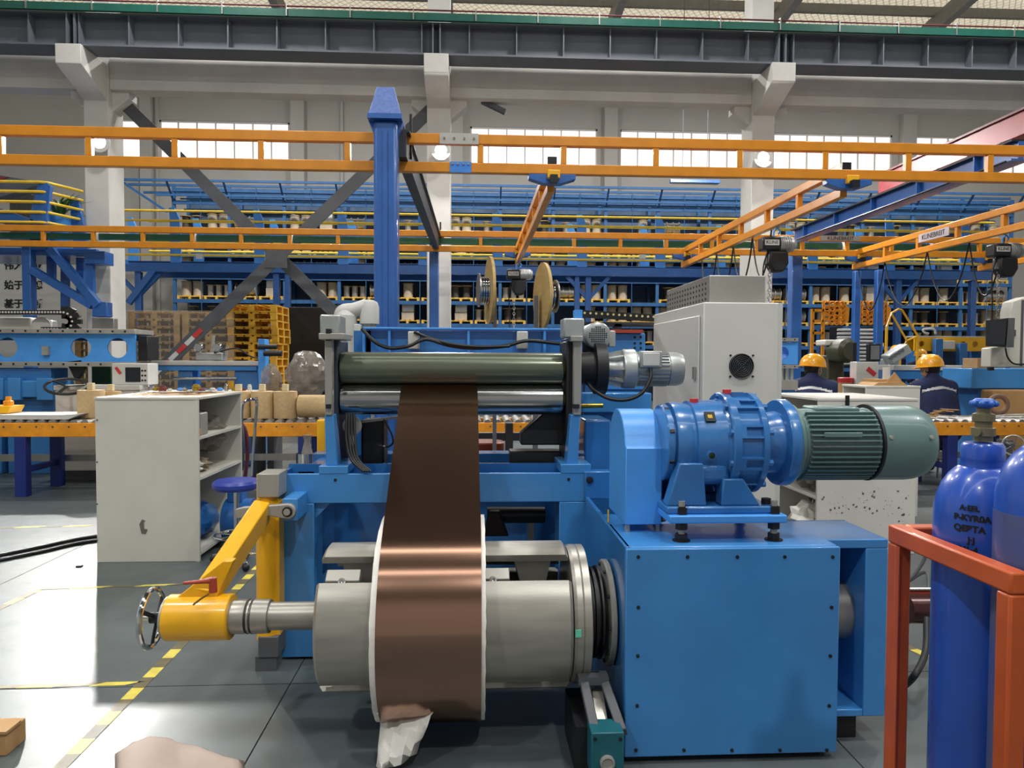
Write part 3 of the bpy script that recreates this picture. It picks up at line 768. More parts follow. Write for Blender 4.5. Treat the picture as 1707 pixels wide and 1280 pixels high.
for y in (MYd-.03, MYd+1.5):
    for i, dz in enumerate((.18, .50, .80, 1.10, 1.36)):
        MB().cyl((mx0, y, mz+dz), (mx1, y, mz+dz), .031, n=8).build('rail_tube', ryellow, wk)
pl = None
for px, w in ((228, .16), (459, .16), (478, .14), (728, .16), (962, .13), (981, .16), (1230, .16), (1500, .16), (1625, .16)):
    x = X(px, MYd); m = MB().box(x-w/2, x+w/2, MYd+.1, MYd+.26, 0, mz-.26)
    m.build('support_post', steelblue, wk, bev=.01)
for px in (228, 981, 1500):
    x = X(px, MYd)
    for s in (-1, 1): MB().beam((x, MYd+.18, mz-.9), (x+s*.6, MYd+.18, mz-.26), .1, .1).build('knee_brace', steelblue, wk)
MB().beam((X(214, MYd), MYd+.05, Z(505, MYd, 214)), (X(258, MYd), MYd+.05, mz-.2), .12, .16).build('knee_brace', steelblue, wk)
# little plates on the railing
for px in (332, 1071, 1317, 1546):
    c = W(px, 427, MYd-.06); tag(MB().box(c.x-.09, c.x+.09, c.y, c.y+.01, c.z-.07, c.z+.07).build('notice_plate', whitep), 'small white notice plate on the yellow walkway railing', 'sign', 'notice plates on the walkway railing')

# ================================================================== BLUE PLATFORM at the left edge
PY = 12.32
pz = Z(412, PY, 100); px1 = X(145, PY)
pf = thing('blue_platform', 'raised blue platform with curved posts, yellow rails and slanted knee braces', 'platform', (X(60, PY), PY, 0))
MB().box(-12.5, px1, PY+.1, PY+1.5, pz-.10, pz).build('deck', steelblue, pf, bev=.01)
MB().box(-12.5, px1+.15, PY+.05, PY+.15, pz-.13, pz-.02).build('edge_beam', steelblue, pf)
MB().pb(35, 410, 54, 625, PY-.05, PY+.12).build('main_post', steelblue, pf, bev=.012)
for (a, b, w) in (((-10, 330), (60, 377), .28), ):
    MB().beam(W(-40, 345, PY+.1), W(58, 379, PY+.1), .2, .22).build('stair_stringer', steelblue, pf)
def bb_(p, q, w=.12, d=PY, nm='knee_brace'): MB().beam(W(*p, d), W(*q, d), .1, w, (0, 1, 0)).build(nm, steelblue, pf)
for p, q, w, d in (((54, 450), (155, 510), .14, PY), ((85, 415), (165, 510), .15, PY), ((86, 415), (86, 470), .09, PY+.5), ((109, 430), (109, 520), .09, PY+.9),
                   ((135, 430), (135, 490), .08, PY+.3), ((150, 420), (152, 505), .09, PY+.1)):
    m = MB(); a, b = W(*p, d), W(*q, d); m.beam(a, b, .12, w, (0, 1, 0)); m.build('brace', steelblue, pf)
MB().pb(153, 503, 178, 528, PY-.05, PY+.15).build('foot_bracket', steelblue, pf, bev=.01)
MB().pb(140, 418, 175, 440, PY, PY+.3).build('end_bracket', steelblue, pf, bev=.01)
prof2 = [(-.17, 0), (.13, 0), (.13, .55), (.17, .85), (.2, 1.05), (.10, 1.13), (0, 1.12), (-.14, .6)]
for px, d in ((69, PY), (137, PY+.55)):
    x = X(px, d); MB().prism(prof2 if px == 69 else [(-.12, 0), (.14, 0), (.05, .6), (-.02, .95), (-.18, .98), (-.14, .5)], (x, d, pz-.05), (1, 0, 0), (0, 0, 1), (0, 1, 0), .08).build('curved_post', steelblue, pf, bev=.008)
for i in range(5):
    z = Z((371, 354, 337, 320, 304)[i], PY, 70)
    MB().tube([(-12, PY-.02, z), (X(72, PY), PY-.02, z), (X(84, PY), PY+.03, z), (X(142, PY+.62), PY+.62, z-.0)], .024, 8).build('rail_tube', ryellow, pf)
    if i < 3: MB().cyl((X(80, PY), PY+1.1, z), (X(142, PY), PY+1.1, z), .02, n=8).build('rail_tube', ryellow, pf)
# potted plant on the platform
pc = Vector((X(103, PY+.5), PY+.5, pz))
pt = thing('potted_plant', 'spiky green plant in a blue pot on the blue platform', 'plant', pc)
MB().lathe(pc, (0, 0, 1), [(0, .13), (.05, .15), (.58, .19), (.60, .2), (.60, .17), (.56, .16), (.55, 0)], 18).build('pot', skyblue, pt)
rng = random.Random(5)
for k in range(34):
    a = rng.uniform(0, 6.283); L = rng.uniform(.3, .6); el = rng.uniform(.8, 1.45)
    d = Vector((math.cos(a)*math.cos(el), math.sin(a)*math.cos(el), math.sin(el))); s = d.cross(Vector((0, 0, 1))).normalized()*.022
    b0 = pc+Vector((0, 0, .56)); p1 = b0+d*L*.6; p2 = b0+d*L+Vector((math.cos(a), math.sin(a), -.9))*.10
    MB().add([b0-s*.6, b0+s*.6, p1+s, p1-s, p2, b0+Vector((0, 0, .01)), p1+Vector((0, 0, .012))], [(0, 1, 2, 3), (3, 2, 4), (5, 0, 3, 6), (1, 5, 6, 2), (6, 3, 4), (2, 6, 4)]).build('leaf', plantg, pt)
# white banner wall with lettering
WB = 17.0
bn = thing('slogan_banner', 'white wall banner with black slogan characters behind the blue platform', 'banner', (X(45, WB), WB, 0))
MB().box(X(-90, WB), X(152, WB), WB, WB+.05, 0, Z(405, WB, 60)).build('panel', M('banner_white', 'D9D8D4', .6, var=.02), bn)
MB().box(X(-90, WB)-.02, X(152, WB)+.03, WB-.02, WB+.07, Z(405, WB, 60), Z(405, WB, 60)+.05).build('top_frame', framem, bn)
rows = [(443, '伟大事业'), (476, '始于梦想'), (507, '基于创新')]
for py, s in rows:
    for k, chx in enumerate(s):
        text_mesh('character', chx, .215, ink, bn, W(15+k*16, py, WB-.008), (1, 0, 0), (0, 0, 1), .006, bold=.006)
# screen-like dark panel behind the railing (far left)
tag(MB().pb(15, 305, 62, 404, 17.0, 17.05).build('louvre_panel', M('louvre_grey', '5B5A58', .6, var=.4, scale=30, stretch=(4, 1, .5)), bev=.01), 'dark grey louvre panel behind the yellow platform rails', 'panel')

# ================================================================== PALLET STACKS
def stack_pallet(p, w, d, h, mat, parent=None, name='pallet'):
    t = None
    m = MB(); x, y, z = p
    for i in range(3):
        yy = y+i*(d-.1)/2; m.box(x, x+w, yy, yy+.1, z, z+.02)
        for j in range(3): xx = x+j*(w-.12)/2; m.box(xx, xx+.12, yy, yy+.1, z+.02, z+h-.03)
    m2 = []
    for i in range(6): xx = x+i*(w-.13)/5; m.box(xx, xx+.13, y, y+d, z+h-.03, z+h)
    return m.build(name, mat, parent, sm=0)
SY = 14.6
base = None; n = 17
for k in range(n):
    z = k*.152
    lb_ = 'yellow wooden pallet, %s from the top of the neat yellow stack' % ORD[n-1-k]
    if base is None:
        x0_ = X(378, SY); base = stack_pallet((x0_, SY, 0), .98, 1.0, .15, pallety); tag(base, lb_, 'pallet', 'yellow stacked pallets'); c = base
    else:
        c = base.copy(); COL.objects.link(c); c.location = base.location+Vector((rng.uniform(-.02, .02), rng.uniform(-.02, .02), z)); c['label'] = lb_
base = None
for col in range(2):
    for k in range(16):
        z = k*.152; x0_ = X(214, SY)+col*1.05
        lb_ = 'raw wooden pallet, %s from the top of the film-wrapped stack %s' % (ORD[15-k], ('beside the concrete column', 'beside the yellow stack')[col])
        if base is None: base = stack_pallet((x0_, SY, 0), 1.0, 1.0, .15, palletw); tag(base, lb_, 'pallet', 'film wrapped stacked pallets'); bl0 = Vector(base.location)
        else: c = base.copy(); COL.objects.link(c); c.location = bl0+Vector((col*1.05, 0, z)); c['label'] = lb_
    m = MB(); x0_ = X(214, SY)+col*1.05
    m.box(x0_-.012, x0_+1.012, SY-.012, SY+1.012, .02, 16*.152+.02)
    tag(m.build('stretch_film', wrap, sm=0), 'clear stretch film around the raw pallet stack %s' % ('beside the concrete column', 'beside the yellow stack')[col], 'film', 'films around raw pallet stacks')
# yellow stack seen past the cable chain
base = None
for k in range(13):
    if base is None: base = stack_pallet((X(125, 15.3), 15.3, 0), 1.0, .9, .15, palletw); tag(base, 'brown pallet in the stack behind the dark cable chain', 'pallet', 'brown stacked pallets'); bl0 = Vector(base.location)
    else: c = base.copy(); COL.objects.link(c); c.location = bl0+Vector((0, 0, k*.152)); c['label'] = 'brown pallet, %s up in the stack behind the dark cable chain' % ORD[k]
# stainless notice box below the bracket on the column
tag(MB().pb(153, 530, 190, 556, 12.6, 12.75).build('notice_box', inox, bev=.01), 'brushed metal notice box with printed lines on the column', 'box')
# ================================================================== UNCOILER (foreground)
AY, AZ = 2.91, .467
AX = Vector((1, 0, 0))
bx0, bx1 = X(1045, 2.6, 1000), X(1398, 2.6, 1000)
boxtop = Z(912, 2.6, 1200); boxbot = Z(1257, 2.6, 1200)
un = thing('uncoiler', 'blue uncoiler housing with a grey expanding mandrel carrying the copper coil', 'uncoiler', ((bx0+bx1)/2, 2.95, 0))
hs = MB().box(bx0, bx1, 2.62, 2.99, boxbot, boxtop).build('housing', blue, un, bev=.006)
fp = MB().box(bx0-.004, bx1+.004, 2.60, 2.62, boxbot-.004, boxtop-.004).build('front_cover', blue, un, bev=.004)
for py, pxs in ((928, (1064, 1146, 1229, 1308, 1388)), (1012, (1064, 1386)), (1093, (1063, 1384)), (1176, (1062, 1382)), (1250, (1060, 1140, 1220, 1300, 1378))):
    for px in pxs:
        c = W(px, py, 2.60); MB().lathe(c, (0, -1, 0), [(0, .007), (.004, .0065), (.005, 0)], 8).build('screw', nearblack, fp)
# long side plate, sloped at the top
tp = Z(830, 3.55, 975)
MB().prism([(2.62, boxbot), (3.58, .02), (3.58, tp), (3.2, tp), (2.99, boxtop), (2.62, boxtop)], (bx0-.004, 0, 0), (0, 1, 0), (0, 0, 1), (1, 0, 0), .02).build('side_plate', blue2, un, bev=.003)
MB().box(bx0, bx1-.1, 2.99, 3.55, .02, boxtop-.08).build('rear_housing', blue2, un)
for x in (bx0+.06, bx1-.10):
    for y in (2.68, 3.35): MB().box(x-.05, x+.05, y-.05, y+.05, 0, boxbot if y < 3 else .02).build('foot', nearblack, un)
# end portal frame at the outer side
ex0, ex1 = X(1330, 2.72, 1000), X(1479, 2.72, 1000)
pt_, pb_z = Z(899, 2.72, 1440), Z(1194, 2.72, 1440)
ox0, ox1 = X(1385, 2.72), X(1442, 2.72, 1000); oz0, oz1 = Z(1182, 2.72, 1440), Z(914, 2.72, 1440)
pf = MB().box(ex0, ex1, 2.72, 3.05, oz1, pt_); pf.box(ox1, ex1, 2.72, 3.05, pb_z, oz1); pf.box(ex0, ox1, 2.72, 3.05, pb_z, oz0)
pf.build('end_portal', blue, un, bev=.004)
MB().box(bx1-.05, ex1, 3.05, 3.06, pb_z, pt_).build('portal_back_plate', blue2, un)
MB().box(ex1-.2, ex1-.1, 2.75, 3.0, 0, pb_z).build('foot', nearblack, un)
MB().lathe((bx1+.0, AY, AZ), AX, [(0, .12), (.18, .12), (.19, .11), (.19, .0)], 28).build('shaft_end', drumst, un)
# mandrel: core shaft, four curved shells, wedges
xl, xr_ = X(520, 2.63, 1050), X(957, 2.63, 1050)
MB().cyl((xl-.35, AY, AZ), (bx0, AY, AZ), .055, n=28).build('shaft', drumst, un)
MB().cyl((xl+.03, AY, AZ), (xr_-.02, AY, AZ), .12, n=24).build('mandrel_core', nearblack, un)
def shell(a0, a1, R=.287, t=.03):
    n = 20; vs = []; fs = []
    for x, ri in ((xl, -.015), (xl+.012, 0), (xr_-.012, 0), (xr_, -.015)):
        for i in range(n+1):
            a = math.radians(a0+(a1-a0)*i/n)
            for r in (R+ri, R-t): vs.append((x, AY+r*math.cos(a), AZ+r*math.sin(a)))
    k = (n+1)*2
    for j in range(3):
        for i in range(n):
            for o in (0, 1):
                q = (j*k+i*2+o, j*k+i*2+2+o, (j+1)*k+i*2+2+o, (j+1)*k+i*2+o); fs.append(q if o else q[::-1])
        fs.append((j*k, j*k+1, (j+1)*k+1, (j+1)*k)); fs.append((j*k+2*n+1, j*k+2*n, (j+1)*k+2*n, (j+1)*k+2*n+1))
    for i in range(n):
        fs.append((i*2, i*2+1, i*2+3, i*2+2)); fs.append((3*k+i*2+1, 3*k+i*2, 3*k+i*2+2, 3*k+i*2+3))
    return MB().add(vs, fs).build('mandrel_shell', drumst, un, sm=30)
for a0, a1 in ((137, 222), (32, 112), (236, 302), (316, 382)): shell(a0, a1)
for px in (560, 1120-0):
    pass
for xx in (xl+.13, xr_-.13):
    for a in (72, 180, 270, 350):
        r = math.radians(a); u = Vector((0, math.cos(r), math.sin(r))); w_ = Vector((0, -math.sin(r), math.cos(r)))
        c = Vector((xx, AY, AZ))
        MB().prism([(-.05, .11), (.05, .11), (.09, .258), (-.09, .258)], c-w_*.03, AX, u, w_, .06).build('wedge', greybar, un)
for xx, in ((xl+.09,), (xr_-.3,)):
    a = math.radians(126); u = Vector((0, math.cos(a), math.sin(a))); c = Vector((xx, AY, AZ))+u*.235
    w_ = Vector((0, -math.sin(a), math.cos(a)))
    b = MB().beam(c-AX*.065, c+AX*.065, .055, .045, u).build('shell_block', greybar, un, bev=.004)
    q = c+Vector((0, -.035, .0)); MB().lathe(q, (0, -1, 0.2), [(0, .014), (.01, .014), (.011, .009), (.006, 0)], 12).build('bolt', chrome, b)
# flange disc, bearing rings, front flange
fx = X(957, 2.63, 1050)+.006
MB().lathe((fx, AY, AZ), AX, [(0, .05), (0, .265), (.012, .272), (.033, .272), (.036, .268), (.040, .272), (.066, .272), (.07, .262), (.07, .05)], 56).build('flange_disc', drumst, un, sm=25)
c = W(964, 1042, 2.65)
MB().box(fx+.0, fx+.022, AY-.276, AY-.272, AZ+.0, AZ+.028).build('sticker', M('mint_sticker', '6FD6B4', .5, var=.02), un)
rx = fx+.07
MB().lathe((rx, AY, AZ), AX, [(0, .05), (0, .18), (.015, .185), (.018, .165), (.026, .165), (.028, .18), (.04, .18), (.042, .16), (.05, .16), (.052, .185), (.06, .185), (.06, .05)], 40).build('bearing_rings', nearblack, un, sm=25)
MB().lathe((rx+.0, AY, AZ), AX, [(0.002, .188), (.006, .19), (.01, .188)], 40).build('seal_ring', chrome, un)
MB().lathe((bx0-.034, AY, AZ), AX, [(0, .05), (0, .205), (.004, .21), (.02, .21), (.024, .205), (.024, .05)], 48).build('bearing_flange', greybar, un, sm=25)
for k in range(10):
    a = 2*math.pi*k/10; c = Vector((bx0-.034, AY+.19*math.cos(a), AZ+.19*math.sin(a))); MB().cyl(c, c-AX*.008, .008, n=8).build('flange_bolt', nearblack, un)
# belt guard arch
gx0_, gx1_ = X(1043, 2.84, 780), X(1104, 2.84, 780); gt_ = Z(683, 2.95, 1070); gb = boxtop+.03
R = .165; yc = 2.84+R+.02
prof = [(2.84, gb), (2.84, gt_-R*.9)]+[(yc-R*1.02*math.cos(a), gt_-R+R*math.sin(a)) for a in [math.radians(12+q*12) for q in range(14)]]+[(yc+R, gb)]
MB().prism(prof, (gx0_, 0, 0), (0, 1, 0), (0, 0, 1), (1, 0, 0), gx1_-gx0_).build('belt_guard', skyblue, un, bev=.004)
for x in (gx0_+.015, gx1_-.01): MB().box(x-.008, x+.008, 2.86, 2.88, boxtop-.01, gb).build('guard_leg', greybar, un)
MB().tube([W(1014, 850, 3.0), W(1014, 872, 2.95)], .004, 6).build('guard_latch', brass, un)
# hub block on the rear of the side plate
MB().pb(975, 700, 1018, 790, 3.75, 4.1).build('rear_gear_case', blue2, un, bev=.01)
c = W(983, 800, 3.57); MB().pb(975, 786, 1020, 832, 3.58, 3.66).build('bearing_pad', blue2, un, bev=.006)
MB().lathe(c, (0, -1, 0), [(0, .018), (.006, .018), (.008, .01), (.008, 0)], 14).build('sight_plug', nearblack, un)
# gas-spring / snubber below the flange
pa = thing('press_arm', 'grey snubber arm on a teal block below the mandrel flange', 'arm', F(1012, 1268))
y0 = 2.45
MB().pb(986, 1222, 1040, 1295, y0, y0+.10).build('base_block', teal, pa, bev=.004)
c = W(1012, 1270, y0); MB().lathe(c, (0, -1, 0), [(0, .026), (.012, .026), (.014, .02), (.008, .016), (.008, 0)], 18).build('bushing', greybar, pa)
for px in (992, 1034): c = W(px, 1231, y0); MB().cyl(c, c+Vector((0, -.006, 0)), .006, n=8).build('screw', nearblack, pa)
for (pxa, pxb) in ((966, 984), (1001, 1030)):
    a, b = W(pxa+8, 1140, y0+.22), W((pxb+8), 1222, y0+.06)
    MB().beam(a, b, .034, .05, (0, 1, 0))  .build('arm_plate', darksteel, pa, bev=.004)
MB().beam(W(995, 1150, y0+.24), W(1008, 1235, y0+.07), .04, .02, (0, 1, 0)).build('piston', drumst, pa)
MB().pb(965, 1130, 1015, 1142, y0+.2, y0+.26).build('cross_pin', darksteel, pa)
c = W(985, 1128, y0+.25); MB().lathe(c-AX*.03, AX, [(0, .02), (.06, .02)], 16).build('roller', nearblack, pa)
MB().pb(960, 1212, 1000, 1300, y0+.09, y0+.4).build('mount', nearblack, pa)

# ================================================================== GEAR MOTOR on its plate
GY, GZ = 2.88, Z(737, 2.88, 1300)
gm = thing('gear_motor', 'blue cycloidal gear reducer with a grey-green finned motor on a bolted base plate', 'motor', (X(1215, GY, 850), GY, boxtop))
def gx(px): return X(px, GY, 740)
x0 = gx(1098)
def P(pts): return [(gx(a)-x0, r) for a, r in pts]
MB().lathe((x0, GY, GZ), AX, P([(1098, .06), (1098, .15), (1100, .155), (1108, .155), (1109, .14), (1112, .14), (1113, .162), (1118, .165), (1136, .162), (1137, .158), (1142, .158), (1144, .17), (1150, .17), (1192, .175), (1195, .18), (1195, .05)]), 48).build('reducer_front', blue2, gm, sm=28)
for k in range(8):
    a = 2*math.pi*(k+.5)/8; c = Vector((gx(1108), GY+.148*math.cos(a), GZ+.148*math.sin(a))); MB().cyl(c, c-AX*.018, .012, n=6).build('flange_bolt', nearblack, gm)
MB().lathe((x0, GY, GZ), AX, P([(1195, .05), (1195, .2), (1197, .205), (1207, .205), (1209, .190), (1240, .190), (1242, .203), (1250, .203), (1252, .198), (1252, .05)]), 48).build('ring_gear_case', blue2, gm, sm=28)
for k in range(10):
    a = 2*math.pi*(k+.5)/10; u = Vector((0, math.cos(a), math.sin(a))); w_ = Vector((0, -math.sin(a), math.cos(a)))
    MB().prism([(gx(1207), -.026), (gx(1241), -.026), (gx(1241), -.018), (gx(1215), -.018), (gx(1215), .018), (gx(1241), .018), (gx(1241), .026), (gx(1207), .026)], Vector((0, GY, GZ))+u*.186, AX, w_, u, .018).build('case_rib', blue2, gm)
    c = Vector((gx(1250), GY, GZ))+u*.188; MB().cyl(c, c+AX*.02, .013, n=6).build('case_bolt', blue2, gm)
    c = Vector((gx(1197), GY, GZ))+u*.19; MB().cyl(c, c-AX*.015, .012, n=6).build('case_bolt', blue2, gm)
MB().lathe((x0, GY, GZ), AX, P([(1252, .05), (1252, .12), (1258, .112), (1268, .115), (1278, .122), (1288, .128), (1290, .128), (1291, .172), (1294, .176), (1306, .176), (1308, .172), (1308, .05)]), 48).build('input_bell', blue2, gm, sm=28)
# red breather caps, name plate, oil sight
for px, r, y in ((1152, .168, 2.86), (1206, .205, 2.84)):
    c = Vector((gx(px), GY-.03, GZ+r-.004)); MB().cyl(c, c+Vector((0, 0, .016)), .018, n=8).build('breather_cap', redst, gm)
c = Vector((gx(1165), GY-.135, GZ+.115)); u = Vector((0, -.76, .65))
npl = MB().beam(c-AX*.02, c+AX*.02, .045, .006, u).build('name_plate', ink, gm)
MB().beam(c-AX*.010+u*.002, c+AX*.008+u*.002, .016, .003, u).build('plate_print', brass, npl)
c = Vector((gx(1163), GY-.168, GZ-.03)); MB().lathe(c+Vector((0, .02, 0)), (0, -1, 0), [(0, .035), (.015, .03), (.02, .018), (.03, .018), (.03, 0)], 16).build('oil_sight_boss', blue2, gm)
MB().lathe(c+Vector((0, -.008, 0)), (0, -1, 0), [(0, .013), (.006, .012), (.007, 0)], 12).build('oil_sight_glass', M('dark_green_glass', '16321A', .15), gm)
MB().box(gx(1112), gx(1196), GY-.165, GY+.1, GZ-.15, GZ-.06).build('lower_case', blue2, gm, bev=.03)
# feet
pz0 = Z(872, 2.67, 1215); pz1 = pz0+.03
ftop = pz1+.03
for (pa_, pb2, pc, pd) in ((1112, 1178, 1133, 1173), (1202, 1268, 1206, 1240)):
    zt2 = GZ-.06 if pa_ == 1112 else GZ-.12
    for y in (2.70, 2.98):
        MB().prism([(X(pa_, 2.7, 850), ftop), (X(pb2, 2.7, 850), ftop), (X(pd, 2.7, 780), zt2), (X(pc, 2.7, 780), zt2)], (0, y, 0), AX, (0, 0, 1), (0, 1, 0), .07).build('foot_web', blue2, gm, bev=.006)
MB().box(X(1112, 2.69, 850), X(1290, 2.69, 850), 2.69, 3.08, pz1, ftop).build('foot_slab', blue2, gm, bev=.008)
MB().box(X(1116, 2.67, 860), X(1312, 2.67, 860), 2.665, 3.10, pz0, pz1).build('base_plate', skyblue, gm, bev=.005)
for px in (1136, 1290):
    for y in (2.70, 3.05):
        c = Vector((X(px, 2.70, 870), y, boxtop))
        bt = MB().cyl(c, c+Vector((0, 0, pz1-boxtop+.05)), .013, n=12).build('stud', greybar, gm)
        for z0_, z1_, r in ((0, .004, .034), (.004, .028, .024), (pz0-boxtop-.028, pz0-boxtop, .024), (pz1-boxtop, pz1-boxtop+.026, .024), (pz1-boxtop+.026, pz1-boxtop+.03, .018)):
            MB().cyl(c+Vector((0, 0, z0_)), c+Vector((0, 0, z1_)), r, n=6 if r < .03 else 16).build('nut', nearblack, bt)
for px in (1133, 1276):
    c = Vector((X(px, 2.74, 850), 2.735, ftop)); MB().cyl(c, c+Vector((0, 0, .022)), .02, n=6).build('foot_bolt', nearblack, gm)
# motor
mo = MB().lathe((x0, GY, GZ), AX, P([(1308, .05), (1308, .158), (1316, .158), (1318, .145), (1322, .138), (1438, .138), (1440, .145), (1440, .05)]), 48).build('motor_body', motorgr, gm, sm=28)
for k in range(44):
    a = 2*math.pi*k/44
    if 60 < math.degrees(a) < 115: continue
    u = Vector((0, math.cos(a), math.sin(a))); c = Vector((0, GY, GZ))+u*.144
    if k % 1 == 0: MB().beam(c+AX*gx(1326), c+AX*gx(1436), .005, .022, u).build('cooling_fin', motorgr, mo, sm=0)
MB().lathe((x0, GY, GZ), AX, P([(1439, .05), (1439, .156), (1441, .158), (1443, .157)]), 48).build('cowl_lip', nearblack, mo)
cw = MB().lathe((x0, GY, GZ), AX, P([(1442, .05), (1442, .155), (1500, .155), (1512, .152), (1522, .145), (1531, .132), (1536, .115), (1538, .10), (1538, 0.0)]), 56).build('fan_cowl', motorgr, gm, sm=30)
for px in (1450, 1514):
    c = Vector((gx(px), GY-.150, GZ+.035)); MB().lathe(c, (0, -1, .2), [(0, .009), (.006, .008), (.007, 0)], 10).build('cowl_screw', greybar, cw)
for px in (1345, 1380): MB().box(gx(px), gx(px+60), GY-.152, GY-.142, GZ+.035, GZ+.055).build('terminal_pad', motorgr, mo, bev=.003) if px == 1345 else None
MB().box(gx(1350), gx(1420), GY-.06, GY+.08, GZ+.12, GZ+.148).build('terminal_box', motorgr, mo, bev=.008)

# ================================================================== COPPER COIL with strip
RC, cx0, cx1 = .40, X(622, 2.5, 1000)+.004, X(803, 2.5, 1000)
ri = .292
co = thing('copper_coil', 'coil of copper strip interleaved with white paper, its strip rising into the rollers', 'coil', ((cx0+cx1)/2, AY, AZ-RC))
def annulus(x0, x1, r0, r1, jit=0, n=72):
    vs = []; fs = []; q = random.Random(2)
    for x, s in ((x0, -1), (x1, 1)):
        for r in (r0, r1):
            for i in range(n):
                a = 2*math.pi*i/n; j = s*jit*(q.random()+.3*math.sin(3*a)) if r == r1 else 0
                vs.append((x+j, AY+r*math.cos(a), AZ+r*math.sin(a)))
    for i in range(n):
        j = (i+1) % n
        fs += [(i, n+i, n+j, j), (2*n+i, 2*n+j, 3*n+j, 3*n+i), (n+i, 3*n+i, 3*n+j, n+j), (i, j, 2*n+j, 2*n+i)]
    return MB().add(vs, fs)
annulus(cx0-.020, cx1+.014, ri, RC-.004, .0028).build('paper_interleaf', paperw, co, sm=40)
annulus(cx0, cx1, RC-.006, RC, 0, 96).build('copper_winding', copper, co, sm=40)
for k, r in enumerate((.31, .33, .35, .37)): annulus(cx0-.018, cx1+.016, r, r+.004, 0, 48).build('copper_edge', copper, co, sm=40)
# rollers of the feeder
RYd = 3.80
ZU, ZL = Z(614, RYd-.05, 760), Z(666, RYd-.05, 760); RU, RL = .083, .081
# strip: over the lower roller, down to the near side of the coil
C = Vector((RYd, ZL)); rr = RL+.003
def strip_points():
    pts = []
    pts.append((RYd+.9, ZL+rr)); pts.append((RYd, ZL+rr))
    # external tangent from roller (top/front side) to coil (top/front side)
    d = Vector((AY-RYd, AZ-ZL)); L = d.length; base = math.atan2(d.y, d.x)
    th = base - math.pi/2 + math.asin((RC-rr)/L)*1  # normal angle candidates
    best = None
    for sgn in (1, -1):
        for s2 in (1, -1):
            al = base + sgn*math.acos((rr-RC)/L * s2)
            n_ = Vector((math.cos(al), math.sin(al)))
            # tangent line with the same normal touches both circles
            p1 = C+n_*rr; p2 = Vector((AY, AZ))+n_*RC
            err = abs((p2-p1).dot(n_)); sc_ = err*100 + (0 if n_.x < 0 else 10)
            if best is None or sc_ < best[0]: best = (sc_, al)
    al = best[1] % (2*math.pi)
    a = math.pi/2
    n = 10
    for i in range(1, n+1):
        t = a+(al-a)*i/n; pts.append((C.x+rr*math.cos(t), C.y+rr*math.sin(t)))
    p1 = C+Vector((math.cos(al), math.sin(al)))*rr; p2 = Vector((AY, AZ))+Vector((math.cos(al), math.sin(al)))*(RC+.002)
    for i in range(1, 13): q = p1.lerp(p2, i/12); pts.append((q.x, q.y))
    for i in range(1, 30): t = al+math.radians(5.2)*i; pts.append((AY+(RC+.002)*math.cos(t), AZ+(RC+.002)*math.sin(t)))
    return pts
sp = strip_points()
vs = []; fs = []
kx0, kx1 = X(668, 3.72, 650), X(796, 3.72, 650)
for (y, z) in sp:
    pass
nn = len(sp)
for i, (y, z) in enumerate(sp):
    a_, b_ = sp[max(0, i-1)], sp[min(nn-1, i+1)]; tx, tz_ = b_[0]-a_[0], b_[1]-a_[1]; tl_ = math.hypot(tx, tz_); ny, nz = -tz_/tl_, tx/tl_
    q = max(0, min(1.3, (y-2.65)/1.07)); xa_, xb_ = cx0+(kx0-cx0)*q, cx1+(kx1-cx1)*q
    for s_ in (-.0006, .0006): vs += [(xa_, y+ny*s_, z+nz*s_), (xb_, y+ny*s_, z+nz*s_)]
for i in range(nn-1):
    o_ = 4*i; p_ = 4*i+4
    fs += [(o_, o_+1, p_+1, p_), (o_+3, o_+2, p_+2, p_+3), (o_+2, o_, p_, p_+2), (o_+1, o_+3, p_+3, p_+1)]
st = MB().add(vs, fs).build('strip', copper, co, sm=45)
# paper tail hanging below the coil
tail = []
q = random.Random(4); fs = []
rows_, cols_ = 9, 7
for j in range(rows_):
    t = j/(rows_-1); yb = 2.60+.05*t+.02*math.sin(5*t); zb_ = AZ-.245-.20*t
    wl, wr = cx0-.005-.0*t, cx0+.20-.08*t
    for i in range(cols_):
        s = i/(cols_-1); tail.append((wl+(wr-wl)*s, yb+q.uniform(-.02, .02)+(.06*math.sin(3*s+4*t)), zb_+q.uniform(-.008, .008)))
for j in range(rows_-1):
    for i in range(cols_-1): a = j*cols_+i; fs.append((a, a+1, a+cols_+1, a+cols_))
pt2 = MB().add(tail, fs).build('paper_tail', paperw, co, sm=20)
so = pt2.modifiers.new('thickness', 'SOLIDIFY'); so.thickness = .001

# ================================================================== ROLLER FEEDER behind the coil
FYd = 3.60
fe = thing('roller_feeder', 'blue roller feeder stand with two long rollers gripping the copper strip', 'machine', (X(760, FYd), 3.9, 0))
bz1, bz0 = Z(789, FYd, 700), Z(838, FYd, 700)
xa, xb = X(464, FYd, 810), X(985, FYd, 810)
MB().box(xa, xb, FYd, FYd+.02, bz0, bz1).build('front_beam', blue, fe, bev=.004)
MB().box(xa, xb, FYd+.02, FYd+.22, bz0, bz0+.02).build('beam_floor', blue, fe)
MB().box(xa, xb, FYd+.2, FYd+.22, bz0, bz1+.02).build('rear_web', blue2, fe)
MB().box(xa, xa+.015, FYd+.02, FYd+.2, bz0, bz1).build('end_plate', blue, fe)
lx1 = X(524, FYd, 950)
MB().box(xa, lx1, FYd-.002, FYd+.2, .012, bz0).build('leg', blue, fe, bev=.004)
MB().box(xb-.16, xb, FYd+.0, FYd+.2, .012, bz0).build('leg', blue, fe, bev=.004)
for x in (xa, lx1): MB().prism([(0, 0), (.08 if x == lx1 else 0.001, 0), (0, -.08)], (x, FYd+.03, bz0), AX, (0, 0, 1), (0, 1, 0), .12).build('corner_gusset', blue, fe)
